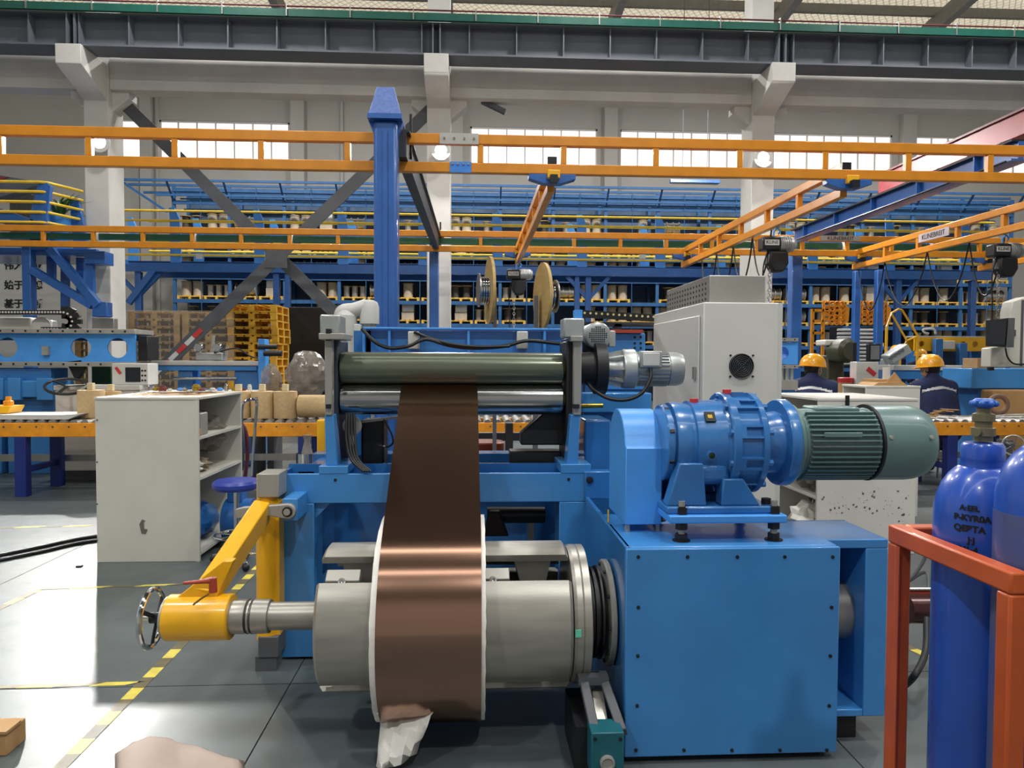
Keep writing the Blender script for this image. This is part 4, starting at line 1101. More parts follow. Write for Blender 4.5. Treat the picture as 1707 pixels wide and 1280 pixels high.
MB().box(xa, xb, 4.35, 4.5, .012, bz1).build('rear_frame', blue2, fe)
for x in (xa+.05, xb-.1): MB().box(x, x+.08, FYd+.2, 4.4, .3, bz1-.02).build('side_rail', blue2, fe)
c = W(559, 800, FYd); MB().cyl(c, c+Vector((0, -.003, 0)), .008, n=10).build('hole_plug', nearblack, fe)
c = W(948, 799, FYd); MB().cyl(c, c+Vector((0, -.003, 0)), .008, n=10).build('hole_plug', nearblack, fe)
# raised mounting pads
MB().pb(531, 777, 580, 790, FYd-.002, FYd+.3).build('mounting_pad', blue, fe, bev=.003)
MB().pb(935, 774, 985, 789, FYd-.002, FYd+.3).build('mounting_pad', blue, fe, bev=.003)
# stands: blue uprights (tapered), grey guide bars, top plates
padz = Z(777, FYd, 555)
for side, (pxa, pxb, pxc, pxd) in enumerate(((539, 554, 541, 561), (953, 969, 946, 966))):
    zt3 = Z(692, FYd, pxa)
    MB().prism([(X(pxc, FYd), padz), (X(pxd, FYd), padz), (X(pxb, FYd), zt3), (X(pxa, FYd), zt3)], (0, FYd+.02, 0), AX, (0, 0, 1), (0, 1, 0), .10).build('upright', blue, fe, bev=.004)
    MB().pb(pxa+2 if not side else pxa+4, 562, pxb if not side else pxb, 692, FYd+.01, FYd+.06).build('guide_bar', greybar, fe, bev=.004)
    MB().box(X(pxa if not side else pxa-4, FYd), X(pxb+(2 if not side else 0), FYd), FYd+.10, FYd+.42, padz-.02, Z(565, FYd, 560)).build('bearing_column', nearblack if side else M('dark_blue_grey', '27313F', .5), fe, bev=.01)
    for yy in (566, 679): MB().pb(pxa+4, yy-5, pxb-3, yy+2, FYd-.01, FYd+.05).build('bar_screw', nearblack, fe)
    ins = X(566, FYd) if not side else X(938, FYd)
    MB().prism([(FYd+.12, padz), (FYd+.55, padz), (FYd+.5, Z(560, FYd, 760)), (FYd+.1, Z(560, FYd, 760))], (ins-(.085 if not side else -.055), 0, 0), (0, 1, 0), (0, 0, 1), AX, .03).build('cheek_plate', M('cheek_dark_blue', '1F3350', .45), fe, bev=.004)
MB().pb(531, 555, 573, 566, FYd-.03, FYd+.2).build('top_plate', greybar, fe, bev=.004)
ac = MB().pb(533, 524, 567, 556, FYd+.0, FYd+.16).build('actuator', motorsil, fe, bev=.008); MB().pb(543, 548, 551, 556, FYd-.03, FYd).build('actuator_stop', nearblack, ac)
ac = MB().pb(940, 530, 974, 563, FYd+.0, FYd+.16).build('actuator', motorsil, fe, bev=.008); MB().pb(959, 516, 971, 531, FYd+.02, FYd+.1).build('actuator_tip', skyblue, ac)
MB().pb(952, 560, 972, 569, FYd-.02, FYd+.05).build('top_plate', greybar, fe, bev=.003)
# rollers
ux0, ux1 = X(570, RYd, 614), X(937, RYd, 614)
ru = MB().lathe((ux0, RYd, ZU), AX, [(0, .04), (0, RU-.003), (.004, RU), (ux1-ux0-.004, RU), (ux1-ux0, RU-.003), (ux1-ux0, .04)], 56).build('upper_roller', rollgr, fe, sm=30)
rl = MB().lathe((ux0, RYd, ZL), AX, [(0, .04), (0, RL-.003), (.004, RL), (ux1-ux0-.004, RL), (ux1-ux0, RL-.003), (ux1-ux0, .04)], 56).build('lower_roller', rollst, fe, sm=30)
for z, par in ((ZU, ru), (ZL, rl)):
    for x, s in ((ux0, -1), (ux1, 1)):
        MB().lathe((x, RYd, z), AX*s, [(0, .03), (.008, .042), (.04, .042), (.045, .036), (.05, .036), (.05, 0)], 24).build('brass_bush', brass, par)
# dark cables and a black actuator between the cheeks
MB().pb(602, 700, 640, 775, FYd+.32, FYd+.5).build('black_actuator', nearblack, fe, bev=.01)
MB().prism([(0, 0), (.30, 0), (.30, .28), (.13, .18), (0, .06)], W(868, 742, FYd+.25), AX, (0, 0, 1), (0, 1, 0), .12).build('black_clamp', nearblack, fe, bev=.008)
MB().pb(850, 752, 935, 778, FYd+.3, FYd+.42).build('clamp_foot', blackpl, fe, bev=.005)
for k in range(4):
    pts = [W(578+k*4, 690, FYd+.10), W(577+k*5, 730, FYd+.06), W(585+k*4, 765, FYd+.02), W(606+k*4, 786, FYd-.01)]
    MB().tube(bez(pts), .007, 8).build('hose', nearblack, fe)
MB().tube(bez([W(640, 700, FYd+.2), W(652, 722, FYd+.15), W(655, 738, FYd+.15), W(645, 745, FYd+.2), W(632, 742, FYd+.2)]), .005, 6).build('hose', nearblack, fe)
MB().beam(W(600, 703, FYd+.3), W(664, 695, FYd+.3), .02, .015).build('guide_rod', greybar, fe)
MB().lathe(W(588, 709, FYd+.22), (0, -1, 0), [(0, .05), (.02, .05), (.022, .03), (.022, 0)], 20).build('pulley', inox, fe)
MB().cyl(W(812, 858, 3.95), W(908, 858, 3.95), .045, n=20).build('lower_roll', nearblack, fe)
MB().pb(880, 862, 890, 900, 3.95, 4.0).build('roll_support', greybar, fe)
MB().prism([(-.03, .0), (.03, .0), (.08, -.14), (-.06, -.14)], W(824, 852, 3.88), AX, (0, 0, 1), (0, 1, 0), .05).build('guide_wedge', M('dark_brown_rubber', '2A1C16', .5), fe, bev=.01)
MB().prism([(0, 0), (.10, .02), (.14, -.16), (.02, -.2)], W(925, 848, 3.85), AX, (0, 0, 1), (0, 1, 0), .06).build('lever_plate', blue2, fe, bev=.005)
# top cross beam with stiffeners and hoses
TY = 4.3
tb = MB().pb(604, 545, 962, 551, TY-.06, TY+.12); tb.build('top_beam_flange', skyblue, fe, bev=.003)
MB().pb(604, 551, 962, 592, TY, TY+.02).build('top_beam_web', blue, fe)
MB().pb(604, 590, 962, 597, TY-.06, TY+.12).build('top_beam_flange', skyblue, fe)
for px in (606, 649, 781, 908, 958): MB().pb(px-2, 551, px+2, 592, TY-.055, TY).build('web_stiffener', skyblue, fe)
for px in (690, 872):
    jb = MB().pb(px-10, 552, px+8, 582, TY-.09, TY).build('junction_box', whitep, fe, bev=.006)
MB().tube(bez([W(603, 548, TY-.1), W(625, 570, TY-.12), W(650, 580, TY-.12), W(680, 577, TY-.14), W(700, 568, TY-.13), W(716, 566, TY-.12), W(750, 576, TY-.12), W(790, 580, TY-.12), W(840, 577, TY-.12), W(880, 568, TY-.12), W(935, 573, TY-.1), W(960, 570, TY-.05)]), .011, 8).build('cable_loom', nearblack, fe)
MB().tube(bez([W(690, 553, TY-.1), W(715, 563, TY-.1), W(755, 574, TY-.14), W(800, 578, TY-.14), W(850, 577, TY-.14)]), .009, 8).build('cable_loom', nearblack, fe)
for px in (604, 958): MB().box(X(px, TY)-.05, X(px, TY)+.05, TY, TY+.1, bz1, Z(551, TY, px)).build('beam_post', blue2, fe)
# roller drive: bearing, black coupling disc, gear head, finned silver motor
mz_ = ZU
def mx_(px): return X(px, RYd, 610)
MB().lathe((mx_(966), RYd, mz_), AX, [(0, .05), (0, .085), (mx_(990)-mx_(966), .09), (mx_(990)-mx_(966), .135), (mx_(1008)-mx_(966), .135), (mx_(1008)-mx_(966), .05)], 32).build('coupling_disc', nearblack, fe, sm=28)
gh = MB().lathe((mx_(1008), RYd, mz_), AX, [(0, .05), (0, .065), (.06, .06), (.085, .07), (.09, .10), (.10, .105), (.155, .105), (.16, .10), (.16, .05)], 32).build('gear_head', motorsil, fe, sm=28)
for k in range(8):
    a = 2*math.pi*k/8; u = Vector((0, math.cos(a), math.sin(a))); c = Vector((mx_(1008), RYd, mz_))+u*.065
    MB().beam(c, c+AX*.09+u*.02, .008, .03, u).build('gear_head_rib', motorsil, gh)
mb = MB().lathe((mx_(1058), RYd, mz_), AX, [(0, .05), (0, .082), (mx_(1112)-mx_(1058), .082), (mx_(1112)-mx_(1058), .05)], 32).build('drive_motor', motorsil, fe, sm=28)
for k in range(28):
    a = 2*math.pi*k/28; u = Vector((0, math.cos(a), math.sin(a))); c = Vector((0, RYd, mz_))+u*.086
    MB().beam(c+AX*mx_(1062), c+AX*mx_(1110), .004, .014, u).build('motor_fin', motorsil, mb, sm=0)
MB().lathe((mx_(1112), RYd, mz_), AX, [(0, .05), (0, .09), (.05, .09), (.075, .082), (.082, .06), (.082, 0)], 32).build('motor_cowl', motorsil, fe, sm=30)
tbx = MB().pb(1068, 585, 1104, 613, RYd-.12, RYd-.085).build('terminal_box', motorsil, fe, bev=.006)
MB().pb(1072, 588, 1100, 610, RYd-.128, RYd-.12).build('box_lid', whitep, tbx, bev=.004)
MB().tube(bez([W(1085, 614, RYd-.11), W(1084, 632, RYd-.13), W(1070, 655, RYd-.14), W(1045, 666, RYd-.14), W(1015, 664, RYd-.13), W(990, 650, RYd-.1), W(978, 636, RYd-.05)]), .010, 8).build('motor_cable', nearblack, fe)
# upright fan motor facing the aisle
c = W(997, 559, RYd+.0)
fm = MB().lathe(c+Vector((0, .25, 0)), (0, -1, 0), [(0, .05), (0, .07), (.19, .07), (.2, .072), (.235, .072), (.245, .066), (.25, .055), (.25, 0)], 32).build('fan_motor', motorsil, fe, sm=28)
for i in range(-4, 5):
    for j in range(-4, 5):
        if i*i+j*j <= 18: MB().box(c.x+i*.011-.0035, c.x+i*.011+.0035, c.y-.0015, c.y+.001, c.z+j*.011-.0035, c.z+j*.011+.0035).build('grille_hole', nearblack, fm, sm=0)
MB().pb(1015, 551, 1026, 578, RYd+.1, RYd+.2).build('fan_motor_box', motorsil, fm, bev=.005)
MB().cyl((c.x-.02, RYd+.12, mz_), (c.x-.02, RYd+.12, c.z), .045, n=20).build('worm_gear_case', nearblack, fe)
# blue carriage to the outer side of the drive
MB().pb(970, 655, 1086, 688, 4.2, 4.35).build('carriage_rail', blue, fe, bev=.006)
MB().pb(1010, 555, 1075, 650, 4.55, 4.7).build('carriage_plate', blue, fe, bev=.006)
for px in (1058, 1068):
    for py in (562, 572, 580): c = W(px, py, 4.55); MB().cyl(c, c+Vector((0, -.005, 0)), .008, n=8).build('plate_bolt', nearblack, fe)
MB().pb(1010, 549, 1072, 555, 4.5, 4.7).build('carriage_strip', redhandle, fe)
MB().box(X(1010, 4.6), X(1075, 4.6), 4.56, 4.69, .0, Z(650, 4.55, 1040)).build('carriage_post', blue2, fe)
MB().box(X(975, 4.25), X(1080, 4.25), 4.22, 4.34, 0, Z(688, 4.2, 1020)).build('carriage_post', blue2, fe)
MB().cyl(W(968, 677, 4.1), W(1005, 676, 4.1), .012, n=12).build('lead_screw', brass, fe)

# ================================================================== YELLOW OUTBOARD ARM
oa = thing('outboard_arm', 'yellow swing arm with hand wheel supporting the free end of the mandrel shaft', 'arm', F(446, 1095))
OY = 3.52
px_ = X(447, OY, 950)
MB().cyl((px_, OY+.0, Z(1062, OY, 447)), (px_, OY, Z(833, OY, 447)), .055, n=28).build('post_tube', yellow, oa)
MB().box(px_+.045, px_+.062, OY-.03, OY+.06, Z(1062, OY, 447), Z(835, OY, 447)).build('tube_rib', yellow, oa)
MB().pb(428, 790, 465, 829, OY-.06, OY+.1).build('top_bracket', greybar, oa, bev=.004)
MB().pb(430, 1062, 464, 1096, OY-.06, OY+.1).build('bottom_bracket', darksteel, oa, bev=.004)
MB().box(px_-.05, px_+.05, OY-.05, OY+.05, 0, Z(1096, OY-.06, 447)).build('foot', darksteel, oa)
MB().cyl((px_, OY, Z(833, OY, 447)), (px_, OY, Z(790, OY, 447)), .05, n=20).build('pivot_pin', yellow, oa)
# grey link plate with pin
c1, c0 = W(479, 853, OY-.14), W(402, 848, OY-.14)
pts = [(-.235, -.03), (-.24, .012), (-.2, .022), (0, .036)]+[(.036*math.sin(a), .036*math.cos(a)) for a in [math.radians(d_) for d_ in range(15, 181, 15)]]+[(-.08, -.02)]
lk = MB().prism(pts, c1, AX, (0, 0, 1), (0, 1, 0), .03).build('link_plate', greybar, oa, bev=.004)
MB().lathe(c1, (0, -1, 0), [(0, .024), (.003, .024), (.004, .019), (.012, .018), (.013, 0)], 20).build('pin', nearblack, lk)
MB().lathe(c1+Vector((0, -.012, 0)), (0, -1, 0), [(0, .016), (.003, .015), (.003, 0)], 20).build('pin_face', greybar, lk)
MB().box(c1.x-.03, c1.x+.04, c1.y+.03, OY+.08, c1.z-.05, c1.z+.055).build('link_lug', blue, oa, bev=.004)
# slanted arm and head cylinder
hx0, hx1 = X(272, AY-.05, 1025), X(380, AY-.05, 1025)
hc = Vector(((hx0+hx1)/2, AY, AZ))
top = W(438, 850, OY-.10)
lowp = Vector((X(338, AY, 990), AY, AZ+.07))
MB().beam(lowp, top, .075, .11, (0, -1, .6)).build('arm_beam', yellow, oa, bev=.006)
MB().prism([(0, 0), (.17, 0), (.24, .16), (.20, .16)], (hx0+.02, AY-.02, AZ+.07), AX, (0, 0, 1), (0, 1, 0), .05).build('arm_gusset', yellow, oa, bev=.004)
MB().lathe((hx0, AY, AZ), AX, [(0, .05), (0, .086), (.004, .09), (hx1-hx0-.004, .09), (hx1-hx0, .086), (hx1-hx0, .05)], 44).build('head_cylinder', yellow, oa, sm=28)
MB().lathe((hx0-.012, AY, AZ), AX, [(0, .05), (0, .078), (.003, .082), (.012, .082), (.012, .05)], 40).build('head_cap', greybar, oa)
sl = MB().lathe((hx1, AY, AZ), AX, [(0, .05), (0, .066), (.04, .068), (.06, .066), (.062, .06), (.068, .06), (.07, .066), (.078, .066), (.08, .06), (.086, .06), (.088, .068), (.15, .066), (.152, .05)], 36).build('sleeve', drumst, oa, sm=28)
for t_ in (.063, .082): MB().lathe((hx1+t_, AY, AZ), AX, [(0, .062), (.002, .068), (.006, .068), (.008, .062)], 32).build('groove_ring', nearblack, sl)
# red clamp lever and slot
lv = MB().tube([W(306, 972, AY-.10), W(330, 970, AY-.10), W(355, 967, AY-.09)], [.006, .008, .013], 10).build('clamp_lever', redhandle, oa)
c = W(355, 972, AY-.09); MB().cyl(c+Vector((0, 0, -.035)), c+Vector((0, 0, .022)), .016, .014, n=14).build('lever_hub', redhandle, oa)
MB().tube(bez([W(348, 990, AY-.078), W(335, 998, AY-.085), W(322, 1008, AY-.089)]), .004, 6).build('slot', M('slot_shadow_brown', '7A5A10', .6), oa)
# hand wheel
wc = Vector((hx0-.045, AY, AZ))
hw = MB().ring(wc+AX*-.02, AX, .112, .0115, 48, 10).build('hand_wheel', chrome, oa)
for k in range(3):
    a = 2*math.pi*k/3+.5; u = Vector((0, math.cos(a), math.sin(a)))
    MB().beam(wc, wc+u*.108-AX*.02, .018, .009, AX).build('wheel_spoke', nearblack, hw, bev=.003)
MB().cyl(wc-AX*.025, wc+AX*.04, .022, n=18).build('wheel_hub', nearblack, hw)
MB().cyl(wc-AX*.055, wc+AX*.05, .009, n=12).build('wheel_spindle', chrome, hw)
# ================================================================== BEIGE SHELF CABINET (left)
def shelf_cabinet(name, label, x0, x1, y0, y1, h, mat, side, shelves, back_h=None):
    c = thing(name, label, 'cabinet', ((x0+x1)/2, (y0+y1)/2, 0)); t = .02
    MB().box(x0, x1, y0, y0+t, 0, h-t).build('front_panel', mat, c, bev=.003)
    MB().box(x0, x1, y1-t, y1, 0, h-t).build('rear_panel', mat, c, bev=.003)
    cx = x0 if side > 0 else x1-t
    MB().box(cx, cx+t, y0+t, y1-t, 0, h-t).build('closed_side', M('cabinet_inner_grey', '77756E', .6, var=.08), c)
    MB().box(x0-.004, x1+.004, y0-.004, y1+.004, h-t, h).build('top_panel', mat, c, bev=.003)
    for z in shelves: MB().box(x0+(t if side > 0 else 0), x1-(0 if side > 0 else t), y0+t, y1-t, z-t, z).build('shelf', mat, c)
    return c
cx0_, cx1_ = X(160, 5.4, 800), X(331, 5.4, 800)
CH = Z(662, 5.4, 250)
cab = shelf_cabinet('shelf_cabinet', 'beige steel shelf cabinet with open side shelves before the orange table', cx0_, cx1_, 5.4, 6.4, CH, beige, 1, (.06, Z(797, 5.4, 332), Z(729, 5.4, 332)))
for py in (700, 770, 840, 900): c = W(162, py, 5.398); MB().cyl(c, c+Vector((0, -.003, 0)), .006, n=8).build('rivet', darksteel, cab)
MB().box(cx1_-.025, cx1_+.003, 5.397, 5.42, 0, CH-.02).build('corner_trim', beige, cab)
# worn paint patch
q = W(238, 878, 5.398)
MB().prism([(-.01, -.05), (.02, -.055), (.035, -.02), (.01, -.015), (.008, .03), (.02, .045), (-.005, .055), (-.025, .02)], q, AX, (0, 0, 1), (0, 1, 0), .001).build('paint_chip', M('chip_grey', '6A675F', .7), cab)
# things on and in it
rng = random.Random(11)
scrap = MB()
for k in range(60):
    a = rng.uniform(0, 3.14); L = rng.uniform(.05, .18); p = Vector((rng.uniform(cx0_+.25, cx1_-.12), rng.uniform(5.5, 6.2), CH+.004+rng.uniform(0, .022)))
    d = Vector((math.cos(a), math.sin(a)*.7, rng.uniform(-.03, .03)))*L/2; scrap.beam(p-d, p+d, .012, .002)
tag(scrap.build('metal_scrap', M('brown_shavings', '5A4436', .5, var=.4, scale=30), sm=0, kind='stuff'), 'pile of brown metal strip offcuts on the beige cabinet top', 'scrap')
tag(MB().box(cx0_+.1, cx1_-.1, 5.7, 6.25, CH, CH+.004).build('cardboard_sheet', cardb), 'thin cardboard sheet lying under the scrap on the beige cabinet', 'sheet')
s1, s2 = Z(729, 5.4, 332), Z(797, 5.4, 332)
tag(MB().box(cx1_-.22, cx1_-.02, 5.50, 5.66, s1, s1+.17).build('tool_box', M('box_grey', '8C8A84', .5), bev=.01), 'grey metal box on the upper shelf of the beige cabinet', 'box')
tag(MB().box(cx1_-.2, cx1_-.01, 5.44, 5.49, s1, s1+.06).build('carton', cardb, bev=.004), 'small carton on the upper shelf of the beige cabinet', 'carton')
def crumple(name, c, r, mat, label, cat, sc=(1, 1, .6), seed=1, n=18, m=12, amt=.3):
    q = random.Random(seed); b = MB().sphere((0, 0, 0), r, n, m, sc); vs = []
    for v in b.v:
        v = Vector(v); v *= 1+q.uniform(-amt, amt); vs.append(v)
    zmin = min(v.z for v in vs); b.v = [tuple(Vector(c)+Vector((v.x, v.y, v.z-zmin))) for v in vs]
    return tag(b.build(name, mat, sm=25), label, cat)
crumple('paper_waste', (cx1_-.14, 5.52, s2), .10, paperw, 'crumpled white paper on the lower shelf of the beige cabinet', 'paper', (1.1, .8, .55), 3)
crumple('cloth_rag', (cx1_-.14, 5.74, s2), .10, M('rag_brown', '8A7F6A', .9, var=.3), 'brown rag heap on the lower shelf of the beige cabinet', 'rag', (1, 1.2, .45), 4)
crumple('plastic_bag', (cx1_-.25, 6.1, s2+.09), .19, bagm, 'grey plastic bag stuffed in the middle of the beige cabinet', 'bag', (1, 1, .8), 5)
crumple('plastic_bag', (cx1_-.2, 5.9, .06), .15, M('blue_bag', '1F5FA0', .4), 'blue bag on the floor shelf of the beige cabinet', 'bag', (1, 1.6, .9), 6, amt=.1)
# hand cart with bent chrome handle behind the cabinet
hc_ = thing('hand_cart', 'small cart with a bent chrome handle and maroon hose beside the blue stool', 'cart', (X(405, 6.3), 6.35, 0))
MB().tube(bez([W(398, 780, 6.3), W(398, 690, 6.3), W(404, 672, 6.3), W(420, 668, 6.35), W(424, 676, 6.5), W(418, 760, 6.6), W(416, 800, 6.6)]), .014, 8).build('handle', chrome, hc_)
MB().tube(bez([W(390, 703, 6.28), W(404, 722, 6.28), W(408, 760, 6.28), W(404, 800, 6.3), W(400, 850, 6.35)]), .018, 8).build('hose', M('maroon_hose', '5A2036', .4), hc_)
MB().tube(bez([W(386, 702, 6.25), W(397, 715, 6.25), W(400, 740, 6.25), W(398, 790, 6.3)]), .016, 8).build('hose', M('grey_hose', '5A5A5E', .4), hc_)
a = F(405, 862); MB().box(a.x-.15, a.x+.25, 6.2, 6.7, .08, .12).build('deck', darksteel, hc_)
for dx in (-.12, .2):
    for y in (6.25, 6.65): MB().cyl((a.x+dx-.02, y, .04), (a.x+dx+.02, y, .04), .04, n=16).build('wheel', nearblack, hc_)
hc_.location = Vector(hc_.location)+Vector((-.05, .24, 0))
# blue padded stool
sc_ = F(392, 905); sx_, sy_ = X(392, 5.3), 5.3
sz = Z(807, 5.3, 392)
so_ = thing('round_stool', 'round blue padded stool with chrome foot ring beside the beige cabinet', 'stool', (sx_, sy_, 0))
MB().lathe((sx_, sy_, sz-.035), (0, 0, 1), [(0, .12), (0, .15), (.02, .165), (.045, .165), (.065, .15), (.07, .10), (.068, 0)], 36).build('seat', M('stool_blue_vinyl', '2A3F9E', .35), so_)
MB().cyl((sx_, sy_, .08), (sx_, sy_, sz-.035), .02, n=14).build('column', chrome, so_)
MB().ring((sx_, sy_, .22), (0, 0, 1), .15, .010, 36, 8).build('foot_ring', chrome, so_)
for k in range(5):
    a = 2*math.pi*k/5+.3; e = Vector((sx_+.2*math.cos(a), sy_+.2*math.sin(a), .055))
    MB().beam((sx_, sy_, .09), e, .03, .02).build('leg', chrome, so_, bev=.004); MB().sphere((e.x, e.y, .028), .028, 10, 8).build('caster', nearblack, so_)
    MB().beam((sx_, sy_, .22), Vector((sx_+.15*math.cos(a), sy_+.15*math.sin(a), .22)), .008, .008).build('ring_spoke', chrome, so_)
# blue pump body behind the stool
bm = thing('blue_pump', 'dark blue pump unit on the floor behind the round stool', 'pump', (X(370, 5.9), 5.95, 0))
MB().cyl((X(376, 5.9), 5.9, .2), (X(420, 5.9), 5.9, .2), .17, n=24).build('body', M('pump_blue', '1D5FA6', .4), bm); MB().box(X(378, 5.9), X(416, 5.9), 5.8, 6.0, 0, .06).build('foot', blue2, bm)
MB().box(X(382, 5.9), X(406, 5.9), 5.82, 5.98, .35, .47).build('terminal_box', M('pump_blue', '1D5FA6'), bm, bev=.01)

# ================================================================== ORANGE ROLLER CONVEYOR TABLES
TY0, TY1 = 8.0, 8.75
tz = Z(702, TY0, 300)
def conveyor(px0, px1, label, legs):
    x0, x1 = X(px0, TY0), X(px1, TY0)
    t = thing('roller_conveyor', label, 'conveyor', ((x0+x1)/2, (TY0+TY1)/2, 0))
    for y in (TY0, TY1-.05):
        sr = MB().box(x0, x1, y, y+.05, tz-.17, tz-.02).build('side_rail', tabor, t, bev=.005)
        if y == TY0:
            b0 = None; k = 0
            while x0+.1+k*.17 < x1-.05:
                c = Vector((x0+.1+k*.17, y, tz-.06))
                if b0 is None: b0 = MB().cyl(c, c+Vector((0, -.008, 0)), .010, n=6).build('rail_bolt', darksteel, sr)
                else: copies(b0, [(k*.17, 0, 0)])
                k += 1
    r0 = None; k = 0
    while x0+.06+k*.115 < x1-.04 and k < 140:
        x = x0+.06+k*.115
        if r0 is None: r0 = MB().cyl((x, TY0+.02, tz-.03), (x, TY1-.02, tz-.03), .045, n=12).build('roller', wiresil, t)
        else: copies(r0, [(k*.115, 0, 0)])
        k += 1
    for lx in legs:
        for y in (TY0+.0, TY1-.1):
            MB().box(X(lx, TY0)-.06, X(lx, TY0)+.06, y, y+.1, 0, tz-.17).build('leg', M('leg_navy', '1C2F7A', .45), t, bev=.004)
        MB().box(X(lx, TY0)-.03, X(lx, TY0)+.03, TY0+.1, TY1-.1, .25, .31).build('leg_tie', M('leg_navy', '1C2F7A'), t)
    MB().box(x0, x1, TY1+.02, TY1+.06, .28, .36).build('lower_rail', inox, t)
    return t
conveyor(-150, 532, 'orange framed roller table carrying the kraft paper rolls', (30, 300, 505))
conveyor(700, 1790, 'orange framed roller table running behind the feeder to the workers', (745, 1230, 1592, 1730))
# kraft paper rolls standing on the table
rl_ = [(130, 172, 650, 8.35), (168, 200, 652, 8.6), (378, 417, 652, 8.25), (418, 456, 652, 8.25), (456, 495, 652, 8.25)]
rlab = ['kraft paper roll beside the beige cabinet edge on the orange table', 'short kraft paper roll partly hidden by the beige cabinet', 'kraft paper roll next to the chrome cart handle', 'kraft paper roll in the middle of the row on the orange table', 'kraft paper roll next to the lying roll']
for (a, b, py, d), lb_ in zip(rl_, rlab):
    x0, x1 = X(a, d), X(b, d); r = (x1-x0)/2; c = Vector(((x0+x1)/2, d, tz+.015)); h = Z(py, d, a)-c.z
    t = thing('paper_roll', lb_, 'paper roll', c, 'kraft paper rolls on the table')
    MB().lathe(c, (0, 0, 1), [(0, .04), (0, r*.97), (.01, r), (h-.01, r), (h, r*.97), (h, .04)], 36).build('winding', kraft, t, sm=30)
    MB().lathe(c, (0, 0, 1), [(h-.02, .05), (h+.004, .05), (h+.004, .04), (h-.02, .04)], 20).build('core', cardb, t)
    MB().box(c.x-.03, c.x+.03, c.y-.03, c.y+.03, h+c.z-.02, h+c.z+.08).build('core_plug', M('pale_wood', 'D8CDA8', .6), t)
d = 8.3; c0 = Vector((X(498, d), d, tz+.015+.13)); c1 = Vector((X(545, d), d, tz+.145))
t = thing('paper_roll', 'kraft paper roll lying on its side on the orange table', 'paper roll', c0)
MB().lathe(c0, AX, [(0, .03), (0, .125), (.006, .13), ((c1-c0).x, .13), ((c1-c0).x, .03)], 36).build('winding', kraft, t, sm=30)
MB().lathe(c0-AX*.01, AX, [(0, .03), (0, .045), (.05, .045)], 20).build('core', cardb, t)
# flat white sheet bundle at the left end of the table
tag(MB().prism([(0, 0), (.92, 0), (1.05, .06), (.88, .05), (0, .05)], (X(-40, TY0), TY0+.05, tz+.015), AX, (0, 0, 1), (0, 1, 0), .5).build('sheet_bundle', whitep), 'pale flat sheet bundle lying on the end of the orange table', 'sheets')
cr = thing('yellow_crate', 'small yellow tool tray with an orange fitting at the end of the table', 'tray', (X(5, 8.3), 8.3, tz+.065))
MB().prism([(0, .08), (.3, .08), (.26, 0), (0, 0)], (X(-25, 8.25), 8.2, tz+.07), AX, (0, 0, 1), (0, 1, 0), .25).build('tray', yellow, cr, bev=.006)
MB().lathe((X(8, 8.25), 8.3, tz+.15), (0, 0, 1), [(0, .05), (.05, .05), (.06, .03), (.1, .03), (.1, 0)], 10).build('fitting', tabor, cr)

# ================================================================== BLUE CROSS-SLIDE MACHINE (left)
BY = 9.6
bz1_, bz0_ = Z(556, BY, 100), Z(603, BY, 100)
cm = thing('cross_slide_machine', 'blue machine with round holes in its long beam and a cable chain', 'machine', (X(100, BY), BY+.3, 0))
xr = X(226, BY); xl_ = X(-120, BY)
m = MB(); zc = (bz0_+bz1_)/2; hs_ = bz1_-bz0_
holes = [X(p, BY) for p in (-90, 12, 135, 196)]; cells = []
prev = xl_
for k, hx in enumerate(holes):
    a, b = hx-.2, hx+.2
    if a > prev+.01: m.box(prev, a, BY, BY+.03, bz0_, bz1_)
    m.cell_hole(a, b, bz0_, bz1_, hx, zc, .13, BY, BY+.03); prev = b
m.box(prev, xr, BY, BY+.03, bz0_, bz1_) if xr > prev else None
m.build('beam_plate', skyblue, cm)
MB().box(xl_, xr, BY+.45, BY+.48, bz1_-.08, bz1_).build('rear_plate', blue2, cm)
for z, nm in ((bz1_, 'upper_rail'), (bz0_-.06, 'lower_rail')):
    r_ = MB().box(xl_, xr+.02, BY-.06, BY+.5, z, z+.06).build(nm, greybar, cm, bev=.004)
    for k in range(13):
        c = Vector((xr-.1-k*.155, BY-.061, z+.03)); MB().cyl(c, c+Vector((0, -.004, 0)), .014, n=8).build('rail_screw', nearblack, r_)
MB().box(X(227, BY), X(243, BY), BY+.05, BY+.4, bz0_+.02, bz1_-.02).build('end_bellows', nearblack, cm, bev=.01)
MB().pb(69, 577, 80, 592, BY-.05, BY).build('limit_block', greybar, cm)
# cable chain as a row of links
lk0 = None
path = [W(p, 521, BY+.15) for p in range(-6, 110, 5)]
ctr = W(111, 536, BY+.15); rr_ = (W(0, 521, BY+.15)-W(0, 536, BY+.15)).z
for k in range(6): a = math.radians(75-k*30); path.append(ctr+Vector((rr_*math.cos(a), 0, rr_*math.sin(a))))
path += [W(p, 549, BY+.15) for p in range(104, 70, -5)]
for i in range(len(path)-1):
    l_ = MB().beam(path[i], path[i+1], .16, .055, (0, 0, 1) if i < 22 or i > 29 else (0, 1, 0)).build('chain_link', nearblack, cm, sm=0)
    c = (path[i]+path[i+1])/2+Vector((0, -.085, 0)); MB().cyl(c+Vector((0, .006, 0)), c, .014, n=8).build('link_cap', whitep, l_)
MB().pb(-30, 528, 52, 552, BY+.22, BY+.45).build('servo_housing', whitep, cm, bev=.03)
MB().lathe(W(70, 545, BY+.2), (0, -1, 0), [(0, .13), (.02, .13), (.03, .10), (.03, 0)], 28).build('servo_cover', whitep, cm, sm=30)
MB().pb(52, 533, 86, 554, BY+.25, BY+.4).build('servo_neck', motorsil, cm, bev=.02)
